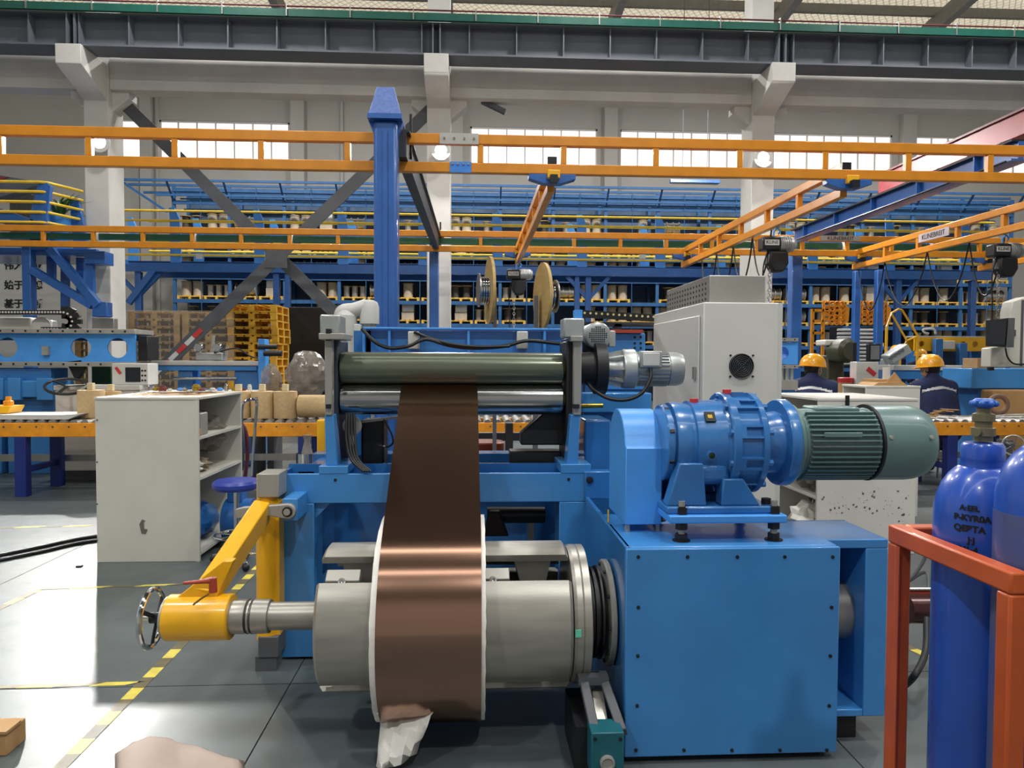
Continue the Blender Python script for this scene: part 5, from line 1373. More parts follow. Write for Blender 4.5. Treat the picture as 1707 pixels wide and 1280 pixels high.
# pedestal
MB().pb(-60, 613, 85, 635, BY+.0, BY+.4).build('saddle', blue2, cm, bev=.01)
vs = []
for (xa_, xb_, ya_, yb_, z) in ((-5.9+0, X(88, BY), BY-.1, BY+.5, Z(635, BY, 40)), (-5.9, X(92, BY), BY-.12, BY+.5, Z(665, BY, 40))): pass
MB().prism([(X(-60, BY), Z(662, BY, 0)), (X(94, BY), Z(662, BY, 90)), (X(86, BY), Z(634, BY, 90)), (X(-60, BY), Z(634, BY, 0))], (0, BY-.1, 0), AX, (0, 0, 1), (0, 1, 0), .6).build('bed', blue, cm, bev=.015)
for a, b in ((-40, 5), (12, 34), (60, 88)): MB().pb(a, 630, b, 667, BY-.14, BY-.08).build('bed_rib', blue, cm, bev=.008)
MB().box(X(10, BY), X(90, BY), BY, BY+.5, 0, Z(662, BY, 90)).build('column_left', blue2, cm, bev=.01); MB().box(X(-90, BY), X(0, BY), BY, BY+.5, 0, Z(662, BY, 90)).build('column_base', blue2, cm, bev=.01)
wc = W(111, 644, 8.95)
hw = MB().ring(wc, (.18, -.36, 1), .225, .017, 40, 8).build('hand_wheel', blackpl, cm)
for k in range(3):
    a = 2*math.pi*k/3-.9; ax = Vector((.18, -.36, 1)).normalized(); u = ax.cross(Vector((0, 0, 1))).normalized(); v = ax.cross(u)
    MB().beam(wc, wc+u*(.21*math.cos(a))+v*(.21*math.sin(a)), .04, .012).build('wheel_spoke', blackpl, hw)
MB().cyl(wc, wc-Vector((.18, -.5, .1)).normalized()*.4, .02, n=12).build('wheel_shaft', greybar, cm)
# control panel hanging (dark triangular) and sheet ramp
MB().prism([(-.10, .10), (.10, .12), (.12, .0), (.02, -.16)], W(123, 615, BY), AX, (0, 0, 1), (0, 1, 0), .08).build('pendant_bracket', nearblack, cm, bev=.006)
# white cabinet behind table
wcab = thing('low_cabinet', 'white low cabinet standing behind the orange table under the hand wheel', 'cabinet', (X(150, 9.1), 9.3, 0))
MB().box(X(94, 9.1), X(235, 9.1), 9.06, 9.42, .12, Z(650, 9.1, 150)).build('body', whitecab, wcab, bev=.006)
MB().box(X(93, 9.1), X(236, 9.1), 9.04, 9.44, Z(650, 9.1, 150), Z(642, 9.1, 150)).build('top', whitep, wcab, bev=.004)
MB().box(X(97, 9.1), X(232, 9.1), 9.1, 9.4, 0, .12).build('plinth', darksteel, wcab)
MB().pb(122, 730, 158, 760, 8.95, 9.0) if False else None
# controller box with red sticker and screen
ct = thing('controller_box', 'white controller box with red sticker and dark display on the low cabinet', 'controller', (X(215, 9.25), 9.3, Z(642, 9.1, 150)))
zt4 = Z(642, 9.1, 150)
MB().box(X(186, 9.15), X(246, 9.15), 9.15, 9.45, zt4, zt4+.27).build('case', whitep, ct, bev=.008)
MB().box(X(209, 9.15), X(234, 9.15), 9.143, 9.15, zt4+.04, zt4+.22).build('display', screenm, ct)
MB().beam(Vector((X(193, 9.15), 9.145, zt4+.22)), Vector((X(201, 9.15), 9.145, zt4+.14)), .004, .035, (1, 0, .8)).build('red_sticker', redst, ct)
for i in range(3):
    for j in range(2): c = Vector((X(237+j*5, 9.15), 9.15, zt4+.06+i*.06)); MB().cyl(c, c+Vector((0, -.008, 0)), .012, n=8).build('knob', blackpl, ct)
tag(MB().pb(152, 600, 185, 640, 10.2, 10.45).build('green_box', M('dark_green_board', '1E4632', .5), bev=.01), 'dark green box behind the controller', 'box')
for o in (bpy.data.objects['green_box'],): o.location.z = 0; o.scale.z = Z(600, 10.2, 170)/(Z(600, 10.2, 170)-Z(640, 10.2, 170))
# small jars and plates along the low bench behind the cabinet
rng = random.Random(21)
bz_ = Z(652, 8.9, 280)
bench = thing('parts_bench', 'long low bench with small parts behind the beige cabinet', 'bench', (X(340, 9.0), 9.0, 0))
MB().box(X(238, 8.9), X(430, 8.9), 8.85, 9.35, bz_-.04, bz_).build('top', whitep, bench, bev=.004)
for px in (245, 340, 422): MB().box(X(px, 8.9)-.03, X(px, 8.9)+.03, 8.9, 9.3, 0, bz_-.04).build('leg', darksteel, bench)
for k in range(14):
    x = X(242+k*13.4, 8.95); w = rng.uniform(.02, .05); h = rng.uniform(.03, .10)
    tag(MB().lathe((x, 8.95+rng.uniform(-.04, .1), bz_), (0, 0, 1), [(0, w*.8), (.004, w), (h*.7, w), (h*.8, w*.7), (h, w*.7), (h, 0)], 12).build('parts_jar', [chrome, brass, M('maroon_cap', '6E2B2B', .4), whitep, skyblue][k % 5]), ('chrome', 'brass', 'maroon capped', 'white', 'blue')[k % 5]+' parts jar standing on the low white bench', 'jar', 'jars on the low bench')
# ---- mid blue winding machine with long slide
WYd = 10.2
wm = thing('winding_machine', 'blue winding machine with a white slide rail in front of the pallet stacks', 'machine', (X(350, WYd), WYd+.2, 0))
MB().pb(252, 601, 432, 609, WYd, WYd+.3).build('slide_rail', whitep, wm, bev=.004)
MB().pb(262, 609, 428, 618, WYd+.02, WYd+.28).build('slide_bed', blue, wm, bev=.006)
MB().box(X(285, WYd), X(420, WYd), WYd+.05, WYd+.4, Z(655, WYd, 350), Z(650, WYd, 350)).build('bed_tray', blue, wm)
for a, b in ((290, 318), (385, 428)):
    MB().prism([(X(a-4, WYd), 0), (X(b+6, WYd), 0), (X(b, WYd), Z(618, WYd, 400)), (X(a+4, WYd), Z(618, WYd, 400))], (0, WYd+.05, 0), AX, (0, 0, 1), (0, 1, 0), .3).build('pedestal', blue2, wm, bev=.01)
MB().cyl(W(290, 631, WYd-.02), W(395, 631, WYd-.02), .025, n=12).build('guide_shaft', chrome, wm)
MB().pb(430, 565, 442, 640, WYd-.1, WYd+.1).build('tension_post', skyblue, wm, bev=.005)
MB().cyl(W(430, 578, WYd-.1), W(462, 578, WYd-.1), .035, n=14).build('guide_roller', nearblack, wm)
MB().cyl(W(440, 589, WYd-.15), W(470, 589, WYd-.15), .04, n=14).build('guide_roller', nearblack, wm)
cx_, cz_ = X(345, WYd), Z(600, WYd, 345)
cg = MB().box(cx_-.16, cx_+.2, WYd+.02, WYd+.25, cz_+.0, cz_+.10).build('carriage', motorsil, wm, bev=.01)
for dx, h in ((-.14, .24), (0.03, .34), (.12, .24), (.22, .2)): MB().cyl((cx_+dx, WYd+.1, cz_+.05), (cx_+dx+.02, WYd+.12, cz_+h), .022, n=10).build('guide_pin', greybar, cg)
for dx in (-.1, .15): MB().lathe((cx_+dx, WYd, cz_+.17), (0, -1, 0), [(0, .05), (.01, .06), (.03, .045), (.05, .06), (.06, .05), (.06, 0)], 16).build('wire_pulley', chrome, cg)
MB().tube(bez([(cx_+.1, WYd, cz_+.1), (cx_+.4, WYd, cz_+.16), (cx_+.6, WYd, cz_+.05), (cx_+.75, WYd, cz_+.02)]), .012, 6).build('air_hose', nearblack, wm)
# plastic wrapped spools beside the feeder, on low stand
stz = Z(668, 9.3, 510)
lt = thing('low_stand', 'low grey stand under the bagged spools', 'stand', (X(500, 9.2), 9.3, 0))
MB().box(X(436, 9.1), X(560, 9.1), 9.05, 9.6, stz-.05, stz).build('top', darksteel, lt)
for px in (450, 550): MB().box(X(px, 9.1)-.04, X(px, 9.1)+.04, 9.1, 9.5, 0, stz-.05).build('leg', darksteel, lt)
crumple('bagged_spool', (X(512, 9.3), 9.3, stz), .30, bagm, 'large spool wrapped in crumpled clear plastic beside the grey guide bar', 'bagged spool', (.85, .8, 1.0), 8, 24, 16, .10)
crumple('bagged_spool', (X(452, 9.35), 9.35, stz), .16, bagm, 'smaller spool in crumpled clear plastic beside the black rollers', 'bagged spool', (.8, .8, 1.4), 9, 20, 14, .10)
# silver bucket roll at the foot of the table and yellow post
t = thing('foil_roll', 'shiny foil roll standing on the floor below the orange table', 'roll', (X(510, 7.6), 7.6, 0))
MB().lathe((X(511, 7.6), 7.6, 0), (0, 0, 1), [(0, .05), (0, .1), (.2, .11), (Z(755, 7.6, 510), .11), (Z(755, 7.6, 510), .05)], 28).build('winding', chrome, t)
MB().lathe((X(511, 7.6), 7.6, 0), (0, 0, 1), [(Z(755, 7.6, 510), .06), (Z(735, 7.6, 510), .03), (Z(725, 7.6, 510), .05)], 10).build('loose_end', bagm, t)
tag(MB().pb(528, 700, 541, 790, 4.6, 4.68).build('yellow_post', yellow, bev=.004), 'yellow upright post behind the feeder stand', 'post')
o = bpy.data.objects['yellow_post']; o.location.z = 0; o.scale.z = Z(700, 4.6, 535)/(Z(700, 4.6, 535)-Z(790, 4.6, 535))
# black screen between blue posts
tag(MB().box(X(482, 17), X(545, 17), 17, 17.1, 0, Z(512, 17, 510)).build('dark_partition', nearblack, bev=.01), 'dark partition panel beyond the blue walkway posts', 'panel')
# white robot arm behind the feeder
RY_ = 5.6
rb = thing('robot_arm', 'white jointed robot arm standing behind the blue top beam', 'robot', (X(590, RY_), RY_+.1, 0))
MB().box(X(570, RY_), X(600, RY_), RY_, RY_+.15, 0, Z(560, RY_, 590)).build('pedestal', whitep, rb, bev=.01)
MB().pb(590, 540, 600, 592, RY_-.15, RY_-.05).build('side_cover', whitep, rb, bev=.006)
MB().lathe(W(577, 552, RY_+.05), (0, 0, 1), [(-.04, .08), (.0, .085), (.12, .085), (.16, .06), (.17, 0)], 24).build('lower_joint', whitep, rb, sm=30)
MB().tube(bez([W(568, 535, RY_+.05), W(572, 520, RY_+.05), W(590, 517, RY_+.05), W(612, 510, RY_+.05)]), .058, 18).build('upper_arm', whitep, rb)
MB().lathe(W(616, 540, RY_+.05), (0, 0, 1), [(0, .07), (.0, .075), (.13, .075), (.17, .06), (.185, .03), (.185, 0)], 24).build('wrist_joint', whitep, rb, sm=30)
MB().lathe(W(616, 549, RY_+.05), (0, 0, 1), [(0, .05), (.05, .05)], 16).build('tool_flange', motorsil, rb)
# wooden wire reels behind the top beam
def wood_reel(px, py0, py1, d, tilt, label, side):
    cz_ = (Z(py0, d, px)+Z(py1, d, px))/2; R_ = (Z(py0, d, px)-Z(py1, d, px))/2
    c = Vector((X(px, d), d, cz_)); ax = Vector((math.cos(tilt), math.sin(tilt), 0))
    t = thing('wooden_reel', label, 'reel', (c.x, c.y, cz_-R_))
    MB().lathe(c-ax*.012, ax, [(0, .03), (0, R_), (.024, R_), (.024, .03)], 40).build('flange', woodfl, t, sm=30)
    MB().lathe(c, ax*side, [(.01, .02), (.012, R_*.35), (.09, R_*.35), (.10, .02)], 20).build('hub', wiresil, t)
    for k in range(4): MB().ring(c+ax*side*(.02+.02*k), ax, R_*.38, .009, 24, 6).build('wire_turn', chrome, t)
    MB().lathe(c+ax*side*.10, ax, [(0, .02), (0, R_*.5), (.012, R_*.5), (.012, .02)], 28).build('outer_flange', wiresil, t)
    sd = MB().prism([(-.12, 0), (.12, 0), (.03, cz_), (-.03, cz_)], (c.x-.05*side-.02, d, 0), (0, 1, 0), (0, 0, 1), AX, .03).build('stand', darksteel, t)
    return t
wood_reel(904, 438, 548, 5.9, .17, 'tall plywood wire reel standing behind the feeder near the actuator', 1)
wood_reel(816, 428, 540, 6.2, .12, 'narrow plywood wire reel standing edge-on behind the feeder', -1)
# red motor drum and clutter seen below the rollers
t = thing('copper_drum', 'dark red-brown drum on the floor behind the feeder', 'drum', (X(812, 6.5), 6.5, 0))
MB().lathe((X(808, 6.5), 6.5, 0), (0, 0, 1), [(0, .1), (0, .17), (.01, .18), (Z(737, 6.5, 810), .18), (Z(735, 6.5, 810), .17), (Z(735, 6.5, 810), 0)], 30).build('shell', M('red_brown_drum', '6E2A18', .35, metal=.4), t)
for q in (.2, .45): MB().ring((X(808, 6.5), 6.5, q), (0, 0, 1), .18, .008, 30, 6).build('hoop', darksteel, t)
t = thing('paper_tray', 'white papers on a grey stand behind the feeder', 'stand', (X(850, 6.9), 6.9, 0))
MB().box(X(825, 6.9), X(880, 6.9), 6.9, 7.2, Z(772, 6.9, 850)-.03, Z(772, 6.9, 850)).build('tray', inox, t); MB().box(X(845, 6.9), X(860, 6.9), 7.0, 7.1, 0, Z(772, 6.9, 850)-.03).build('leg', darksteel, t)
MB().box(X(832, 6.9), X(868, 6.9), 6.92, 7.15, Z(772, 6.9, 850), Z(772, 6.9, 850)+.02).build('papers', whitep, t)
t = thing('drill_stand', 'dark drill stand column between the rollers and the roller table', 'stand', (X(848, 7.4), 7.4, 0))
MB().box(X(843, 7.4), X(856, 7.4), 7.4, 7.5, .0, Z(705, 7.4, 850)).build('column', nearblack, t, bev=.01)
MB().box(X(798, 7.4), X(870, 7.4), 7.42, 7.5, Z(735, 7.4, 850), Z(722, 7.4, 850)).build('cross_arm', nearblack, t); MB().box(X(838, 7.4), X(862, 7.4), 7.35, 7.6, 0, .03).build('foot', nearblack, t)

# ================================================================== WHITE CONTROL CABINET with hood (right of the feeder)
wy0, wy1 = 4.45, 5.7
wx0, wx1 = X(1172, wy0, 600), X(1302, wy0, 600); wzt = Z(504, wy0, 1240)
wc_ = thing('control_cabinet', 'tall pale control cabinet with a black fan grille and stainless hood', 'cabinet', ((wx0+wx1)/2, 5.0, 0))
MB().box(wx0, wx1, wy0, wy1, .08, wzt).build('body', whitecab, wc_, bev=.008)
MB().box(wx0+.03, wx1-.03, wy0+.03, wy1-.03, 0, .08).build('plinth', darksteel, wc_)
dr = MB().box(wx0-.012, wx0, wy0+.06, wy1-.04, .15, wzt-.08).build('door', whitecab, wc_, bev=.005)
c = Vector((wx0-.014, wy0+.12, Z(622, wy0+.1, 1160))); MB().box(c.x-.012, c.x, c.y-.02, c.y+.02, c.z-.04, c.z+.04).build('door_lock', inox, dr)
MB().box(wx1-.02, wx1+.004, wy0-.004, wy0+.02, .08, wzt-.0).build('corner_trim', whitep, wc_)
fc = W(1236, 610, wy0-.004)
fg = MB().lathe(fc+Vector((0, .004, 0)), (0, -1, 0), [(0, .079), (.008, .079), (.010, .074), (.006, .07), (.004, 0)], 36).build('fan_grille', nearblack, wc_)
for r in (.015, .027, .039, .051, .063, .075): MB().ring(fc+Vector((0, -.009, 0)), (0, 1, 0), r, .0022, 32, 5).build('grille_ring', M('grille_wire', '55585C', .4, metal=.5), fg)
for a in (.785, 2.356): u = Vector((math.cos(a), 0, math.sin(a))); MB().beam(fc+u*-.075+Vector((0, -.011, 0)), fc+u*.075+Vector((0, -.011, 0)), .003, .003).build('grille_bar', M('grille_wire', '55585C'), fg)
for sx2 in (-1, 1):
    for sz2 in (-1, 1): c = fc+Vector((sx2*.072, -.002, sz2*.066)); MB().cyl(c, c+Vector((0, -.006, 0)), .007, n=8).build('fan_screw', nearblack, fg)
hx0_, hx1_ = X(1183, wy0+.12, 480), X(1276, wy0+.12, 480); hzt = Z(459, wy0+.12, 1230)
hd = MB().box(hx0_, hx1_, wy0+.12, wy1-.1, wzt, hzt).build('hood', inox, wc_, bev=.005)
h0 = None
for j in range(4):
    for i in range(16):
        c = Vector((hx0_-.0005, wy0+.2+i*.065, wzt+.035+j*.034))
        if h0 is None: h0 = MB().lathe(c, (-1, 0, 0), [(0, .009), (.0015, .009), (.0015, 0)], 6).build('vent_hole', nearblack, hd, sm=0); cref = c
        else: copies(h0, [c-cref])
# sheet metal edge on the side: tall narrow panel right of it
# dark cable chain above the feeder carriage
cc = thing('cable_chain', 'black cable chain with white link caps above the feeder carriage', 'cable chain', W(1035, 545, 5.9))
pts = [W(968+k*9.5, 523+k*.55, 6.0) for k in range(15)]
for i in range(14):
    l_ = MB().beam(pts[i], pts[i+1], .12, .055).build('chain_link', nearblack, cc, sm=0); c = (pts[i]+pts[i+1])/2+Vector((0, -.065, 0.005)); MB().cyl(c+Vector((0, .008, 0)), c, .010, n=8).build('link_cap', M('link_yellow', 'D8CF8A', .4), l_)
MB().box(pts[0].x, pts[-1].x, 6.1, 6.2, pts[0].z-.1, pts[0].z-.06).build('chain_tray', darksteel, cc); MB().box(pts[7].x-.03, pts[7].x+.03, 6.1, 6.2, 0, pts[7].z-.06).build('tray_post', darksteel, cc)

# ================================================================== WHITE CHIPPED CABINET and tables (right)
q0, q1 = X(1362, 5.4, 800), X(1527, 5.4, 800)
QH = Z(664, 5.4, 1440)
wcb = shelf_cabinet('shelf_cabinet', 'white steel shelf cabinet with chipped paint behind the grey-green motor', q0, q1, 5.4, 6.35, QH, whitecab, -1, (.06, .45, .8))
rng = random.Random(31)
chipm = M('bare_metal_chip', '6B675E', .6, var=.2)
for k in range(70):
    c = Vector((rng.uniform(q0+.04, q1-.04), 5.3993, rng.choice([rng.uniform(.15, .62), rng.uniform(.3, .5)])))
    r = rng.choice([.003, .004, .005, .010]); n = rng.randint(5, 8)
    MB().prism([(r*rng.uniform(.5, 1.4)*math.cos(2*math.pi*i/n), r*rng.uniform(.5, 1.3)*math.sin(2*math.pi*i/n)) for i in range(n)], c, AX, (0, 0, 1), (0, 1, 0), .0008).build('paint_chip', chipm, wcb, sm=0)
MB().pb(1410, 659, 1416, 676, 5.39, 5.4).build('latch', blackpl, wcb)
crumple('plastic_bag', (q0+.14, 5.75, .45), .15, bagm, 'crumpled pale plastic bag in the chipped white cabinet', 'bag', (1, 1.3, .8), 14)
crumple('paper_waste', (q0+.12, 5.7, .06), .16, paperw, 'crumpled white paper at the bottom of the chipped cabinet', 'paper', (1, 1.3, .8), 15)
t0_, t1_ = X(1444, 6.7, 650), X(1534, 6.7, 650); TH = Z(643, 6.7, 1460)
wcb2 = shelf_cabinet('shelf_cabinet', 'white cabinet with brown carton pieces on top between the two workers', t0_, t1_, 6.7, 7.15, TH, whitecab, -1, (.06, .5, .9))
# things on the top
ob = thing('open_carton', 'open brown carton flaps lying on the white cabinet', 'carton', (X(1470, 6.95), 6.95, TH))
MB().box(X(1452, 6.95), X(1476, 6.95), 6.85, 7.1, TH, TH+.06).build('carton_body', cardb, ob, bev=.004)
MB().prism([(0, 0), (.22, 0), (.20, .02), (.11, .13)], (X(1474, 6.8), 6.8, TH), AX, (0, 0, 1), (0, 1, 0), .01).build('flap', cardb, ob)
MB().prism([(0, 0), (.34, .0), (.3, .035), (.05, .03)], (X(1450, 6.8), 6.73, TH), AX, (0, 0, 1), (0, 1, 0), .3).build('base_sheet', cardb, ob)
rp = thing('lidded_drum', 'cardboard drum with a red lid standing on the roller table between the workers', 'drum', (X(1410, 8.3), 8.3, tz+.015))
hq = Z(637, 8.3, 1410)-tz-.015
MB().lathe((X(1410, 8.3), 8.3, tz+.015), (0, 0, 1), [(0, .08), (hq, .08), (hq, 0)], 20).build('wall', cardb, rp)
MB().lathe((X(1410, 8.3), 8.3, tz+.015+hq), (0, 0, 1), [(0, .086), (.05, .086), (.056, .075), (.056, 0)], 20).build('lid', M('red_lid', 'C2272F', .4), rp)
wbx = thing('electrical_box', 'white electrical box with a slanted red sticker between the two workers', 'box', (X(1448, 8.2), 8.25, tz+.015))
zz0 = tz+.015
MB().box(X(1428, 8.2), X(1465, 8.2), 8.2, 8.35, zz0, Z(603, 8.2, 1448)).build('case', whitep, wbx, bev=.006)
a, b = W(1446, 614, 8.197), W(1459, 625, 8.197); MB().beam(a, b, .004, .055, (a-b).cross(Vector((0, 1, 0)))).build('red_sticker', redst, wbx)
MB().cyl(W(1478, 612, 6.95), (X(1478, 6.95), 6.95, TH), .035, n=14).build('lamp_stem', whitep, thing('desk_lamp', 'white goose lamp beside the electrical box', 'lamp', (X(1478, 6.95), 6.95, TH)))
# small monitor on a post
mn = thing('small_monitor', 'small grey monitor on a dark pole above the electrical box', 'monitor', (X(1456, 8.85), 8.85, 0))
MB().pb(1448, 573, 1468, 602, 8.85, 8.91).build('screen_case', blackpl, mn, bev=.006); MB().pb(1452, 576, 1466, 599, 8.84, 8.85).build('screen', M('grey_screen', '6E7276', .3), mn)
MB().box(X(1455, 8.9), X(1461, 8.9), 8.91, 8.95, 0, Z(585, 8.85, 1457)).build('pole', nearblack, mn)
MB().box(X(1449, 8.9), X(1467, 8.9), 8.85, 9.0, 0, .02).build('base', nearblack, mn)
# dark pole
tag(MB().box(X(1421, 8.9), X(1428, 8.9), 8.9, 8.95, 0, Z(571, 8.9, 1425)).build('black_pole', nearblack, bev=.004), 'slim black pole in front of the standing white bars', 'pole')

# ---- silver/white bars rack behind
br = thing('bar_rack', 'rack of pale metal bars lying horizontally behind the workers', 'rack', (X(1420, 14), 14.1, 0))
for px in (1398, 1452): MB().box(X(px, 14)-.05, X(px, 14)+.05, 14.0, 14.3, 0, Z(545, 14, px)).build('post', blackpl, br)
for k in range(10):
    z = Z(606-k*6.2, 14, 1420)
    MB().cyl((X(1393, 14), 13.95, z), (X(1458, 14), 13.95, z), .025, n=8).build('bar', whitep, br)
    MB().box(X(1398, 14), X(1452, 14), 13.98, 14.05, z-.05, z-.03).build('support', darksteel, br)
# ---- orange reel cages on a blue table
OY2 = 16.5
for k, (pa_, pb2, lb_) in enumerate(((1372, 1405, 'orange lattice reel cage left of the slim blue post'), (1434, 1474, 'orange lattice reel cage between the blue posts'))):
    z0, z1 = Z(541, OY2, pa_), Z(503, OY2, pa_); x0, x1 = X(pa_, OY2), X(pb2, OY2)
    t = thing('reel_cage', lb_, 'cage', ((x0+x1)/2, OY2+.3, 0))
    for i in range(5): z = z0+(z1-z0)*i/4; MB().box(x0, x1, OY2, OY2+.05, z-.025, z+.025).build('cage_bar', tabor, t, sm=0)
    for i in range(4): x = x0+(x1-x0)*i/3; MB().box(x-.025, x+.025, OY2, OY2+.05, z0, z1).build('cage_bar', tabor, t, sm=0)
    for i in range(4):
        for j in range(5): MB().ring((x0+(x1-x0)*(i+.5)/4, OY2-.02, z0+(z1-z0)*(j+.5)/5), (0, 1, 0), .06, .016, 12, 5).build('spool_ring', tabor, t)
    MB().prism([(0, 0), (.12, .08), (.14, z1-z0-.15), (0, z1-z0)], (x1, OY2+.0, z0), AX, (0, 0, 1), (0, 1, 0), .5).build('side_plate', tabor, t)
    MB().box(x0, x1, OY2, OY2+.6, z0-.1, z0).build('shelf', rackblue, t)
    for x in (x0+.05, x1-.05): MB().box(x-.05, x+.05, OY2+.2, OY2+.35, 0, z0-.1).build('leg', rackblue, t)
# yellow frames left
t = thing('guard_frame', 'thin yellow square guard frame left of the orange reel cages', 'frame', (X(1365, 16), 16, 0))
for px in (1354, 1372): MB().box(X(px, 16)-.03, X(px, 16)+.03, 16, 16.06, 0, Z(515, 16, px)).build('frame_post', tabor, t)
for py in (517, 535, 555): MB().box(X(1354, 16), X(1372, 16), 16, 16.06, Z(py, 16, 1360)-.03, Z(py, 16, 1360)+.03).build('frame_bar', tabor, t)
# yellow handrail frame
YF = 15.0
t = thing('handrail_frame', 'bent yellow tube handrail sloping down to the yellow machine', 'handrail', (X(1505, YF), YF, 0))
hp = [W(*p, YF) for p in ((1478, 545), (1486, 522), (1498, 515), (1504, 517), (1530, 560))]
MB().tube(hp, .022, 8).build('rail_tube', yellow, t)
MB().tube([W(1486, 523, YF), W(1512, 568, YF), W(1500, 585, YF)], .022, 8).build('rail_tube', yellow, t)
MB().tube([W(1512, 568, YF), W(1530, 560, YF)], .02, 8).build('rail_tube', yellow, t)
for p in ((1478, 545), (1500, 585), (1530, 560)): q = W(*p, YF); MB().cyl((q.x, q.y, 0), q, .03, n=8).build('rail_post', yellow, t)
# yellow machine beam with holes
YM = 17.6
x0, x1 = X(1524, YM), X(1650, YM); z0, z1 = Z(585, YM, 1580), Z(562, YM, 1580)
t = thing('yellow_machine', 'bright yellow machine beam with oval holes on blue posts', 'machine', ((x0+x1)/2, YM, 0))
m = MB(); prev = x0
for px in (1536, 1575, 1605, 1625):
    h = X(px, YM)
    if h-.14 > prev: m.box(prev, h-.14, YM, YM+.05, z0, z1)
    m.cell_hole(h-.14, h+.14, z0, z1, h, (z0+z1)/2, .075, YM, YM+.05); prev = h+.14
m.box(prev, x1, YM, YM+.05, z0, z1); m.build('beam_plate', yellow, t)
MB().box(x0, x1, YM, YM+.4, z1, z1+.03).build('top_rail', whitep, t); MB().box(x0, x1, YM+.38, YM+.4, z0, z1).build('rear_plate', yellow, t)
for px in (1557, 1597): MB().box(X(px, YM)-.1, X(px, YM)+.1, YM-.2, YM-.05, 0, Z(565 if px < 1580 else 572, YM, px)).build('post', blue2, t, bev=.01)
MB().pb(1571, 568, 1592, 582, YM-.12, YM-.02).build('control_box', whitep, t, bev=.01)
MB().tube(bez([W(1548, 556, YM), W(1540, 553, YM), W(1540, 549, YM), W(1556, 548, YM), W(1560, 556, YM)]), .025, 8).build('grab_handle', whitep, t)
for px in (1530, 1640): MB().box(X(px, YM)-.06, X(px, YM)+.06, YM, YM+.4, 0, z0).build('leg', blue2, t)
# blue bench with white top behind the workers
t = thing('work_bench', 'blue work bench with a pale top behind the seated workers', 'bench', (X(1570, 11), 11, 0))
MB().box(X(1490, 11), X(1620, 11), 11, 11.6, Z(612, 11, 1550)-.05, Z(609, 11, 1550)).build('top', whitep, t, bev=.005)
MB().box(X(1492, 11), X(1618, 11), 11.03, 11.1, Z(632, 11, 1550), Z(612, 11, 1550)-.05).build('apron', blue, t)
for px in (1496, 1614): MB().box(X(px, 11)-.05, X(px, 11)+.05, 11.05, 11.5, 0, Z(612, 11, 1550)-.05).build('leg', blue2, t)
# blue side machine left edge of this group (with round cut)
YB = 7.7
t = thing('slide_head', 'light blue machine head with a round cut-out behind the white control cabinet', 'machine', (X(1315, YB), YB, 0))
MB().cell_hole(X(1296, YB), X(1330, YB), Z(607, YB, 1310), Z(571, YB, 1310), X(1304, YB), Z(589, YB, 1310), .075, YB, YB+.2).build('plate', skyblue, t)
for py in (563, 608): r_ = MB().pb(1296, py, 1331, py+6, YB-.03, YB+.22).build('rail', inox, t); [MB().cyl(W(px, py+3, YB-.03), W(px, py+3, YB-.035), .008, n=8).build('rail_screw', nearblack, r_) for px in (1308, 1325)]
for k in range(3): MB().cyl(W(1303+k*8, 614, YB+.05), W(1303+k*8, 634, YB+.05), .022, n=12).build('silver_cylinder', motorsil, t)
MB().pb(1298, 634, 1330, 650, YB, YB+.2).build('base_plate', greybar, t); MB().box(X(1300, YB), X(1328, YB), YB+.02, YB+.18, 0, Z(650, YB, 1310)).build('pedestal', blue2, t)
for k in range(7):
    a = W(1300+k*4, 660+k % 3*8, YB-.25); MB().tube(bez([a, a+Vector((.03, -.02, -.06)), a+Vector((-.02, 0, -.13)), a+Vector((.03, 0, -.2))]), .008, 6).build('hose', nearblack, t)
# dark green welding machine / motor behind worker 1
t = thing('lathe_head', 'dark greenish lathe head behind the first seated worker', 'machine', (X(1390, 9.9), 9.9, 0))
MB().lathe(W(1390, 585, 9.9), (.3, -1, 0), [(0, .15), (.1, .17), (.25, .17), (.3, .12), (.3, 0)], 24).build('head', M('dark_olive', '3C3F2E', .4), t, sm=30)
MB().pb(1376, 566, 1400, 576, 9.8, 10.1).build('cover', whitep, t, bev=.02)
MB().box(X(1380, 9.9), X(1408, 9.9), 9.9, 10.3, 0, Z(592, 9.9, 1390)).build('column', M('dark_olive', '3C3F2E'), t, bev=.02)
t = thing('milling_head', 'grey milling machine head beside the far worker', 'machine', (X(1490, 12), 12, 0))
MB().beam(W(1478, 600, 12), W(1510, 580, 12), .25, .18).build('arm', motorsil, t, bev=.02); MB().box(X(1482, 12), X(1500, 12), 12, 12.3, 0, Z(598, 12, 1490)).build('column', motorsil, t, bev=.02)
for k in range(4): c = W(1484+k*6, 596-k*4, 11.86); MB().cyl(c, c+Vector((0, -.04, 0)), .035, n=12).build('dial', darksteel, t)
# beige machine with monitor at the right edge
EY = 6.6
t = thing('beige_machine', 'beige rounded machine cabinet carrying a dark monitor', 'machine', (X(1690, EY), EY+.3, 0))
MB().prism([(X(1652, EY), Z(612, EY, 1690)), (X(1760, EY), Z(612, EY, 1690)), (X(1760, EY), Z(488, EY, 1690)), (X(1708, EY), Z(494, EY, 1690)), (X(1686, EY), Z(502, EY, 1690)), (X(1682, EY), Z(520, EY, 1690)), (X(1682, EY), Z(575, EY, 1690)), (X(1652, EY), Z(580, EY, 1690))], (0, EY, 0), AX, (0, 0, 1), (0, 1, 0), .14).build('body', beige, t, bev=.01)
MB().box(X(1700, EY), X(1704, EY), EY-.004, EY, Z(610, EY, 1700), Z(500, EY, 1700)).build('door_gap', darksteel, t)
MB().box(X(1728, EY), X(1756, EY), EY+.02, EY+.12, 0, Z(612, EY, 1690)).build('pedestal', darksteel, t)
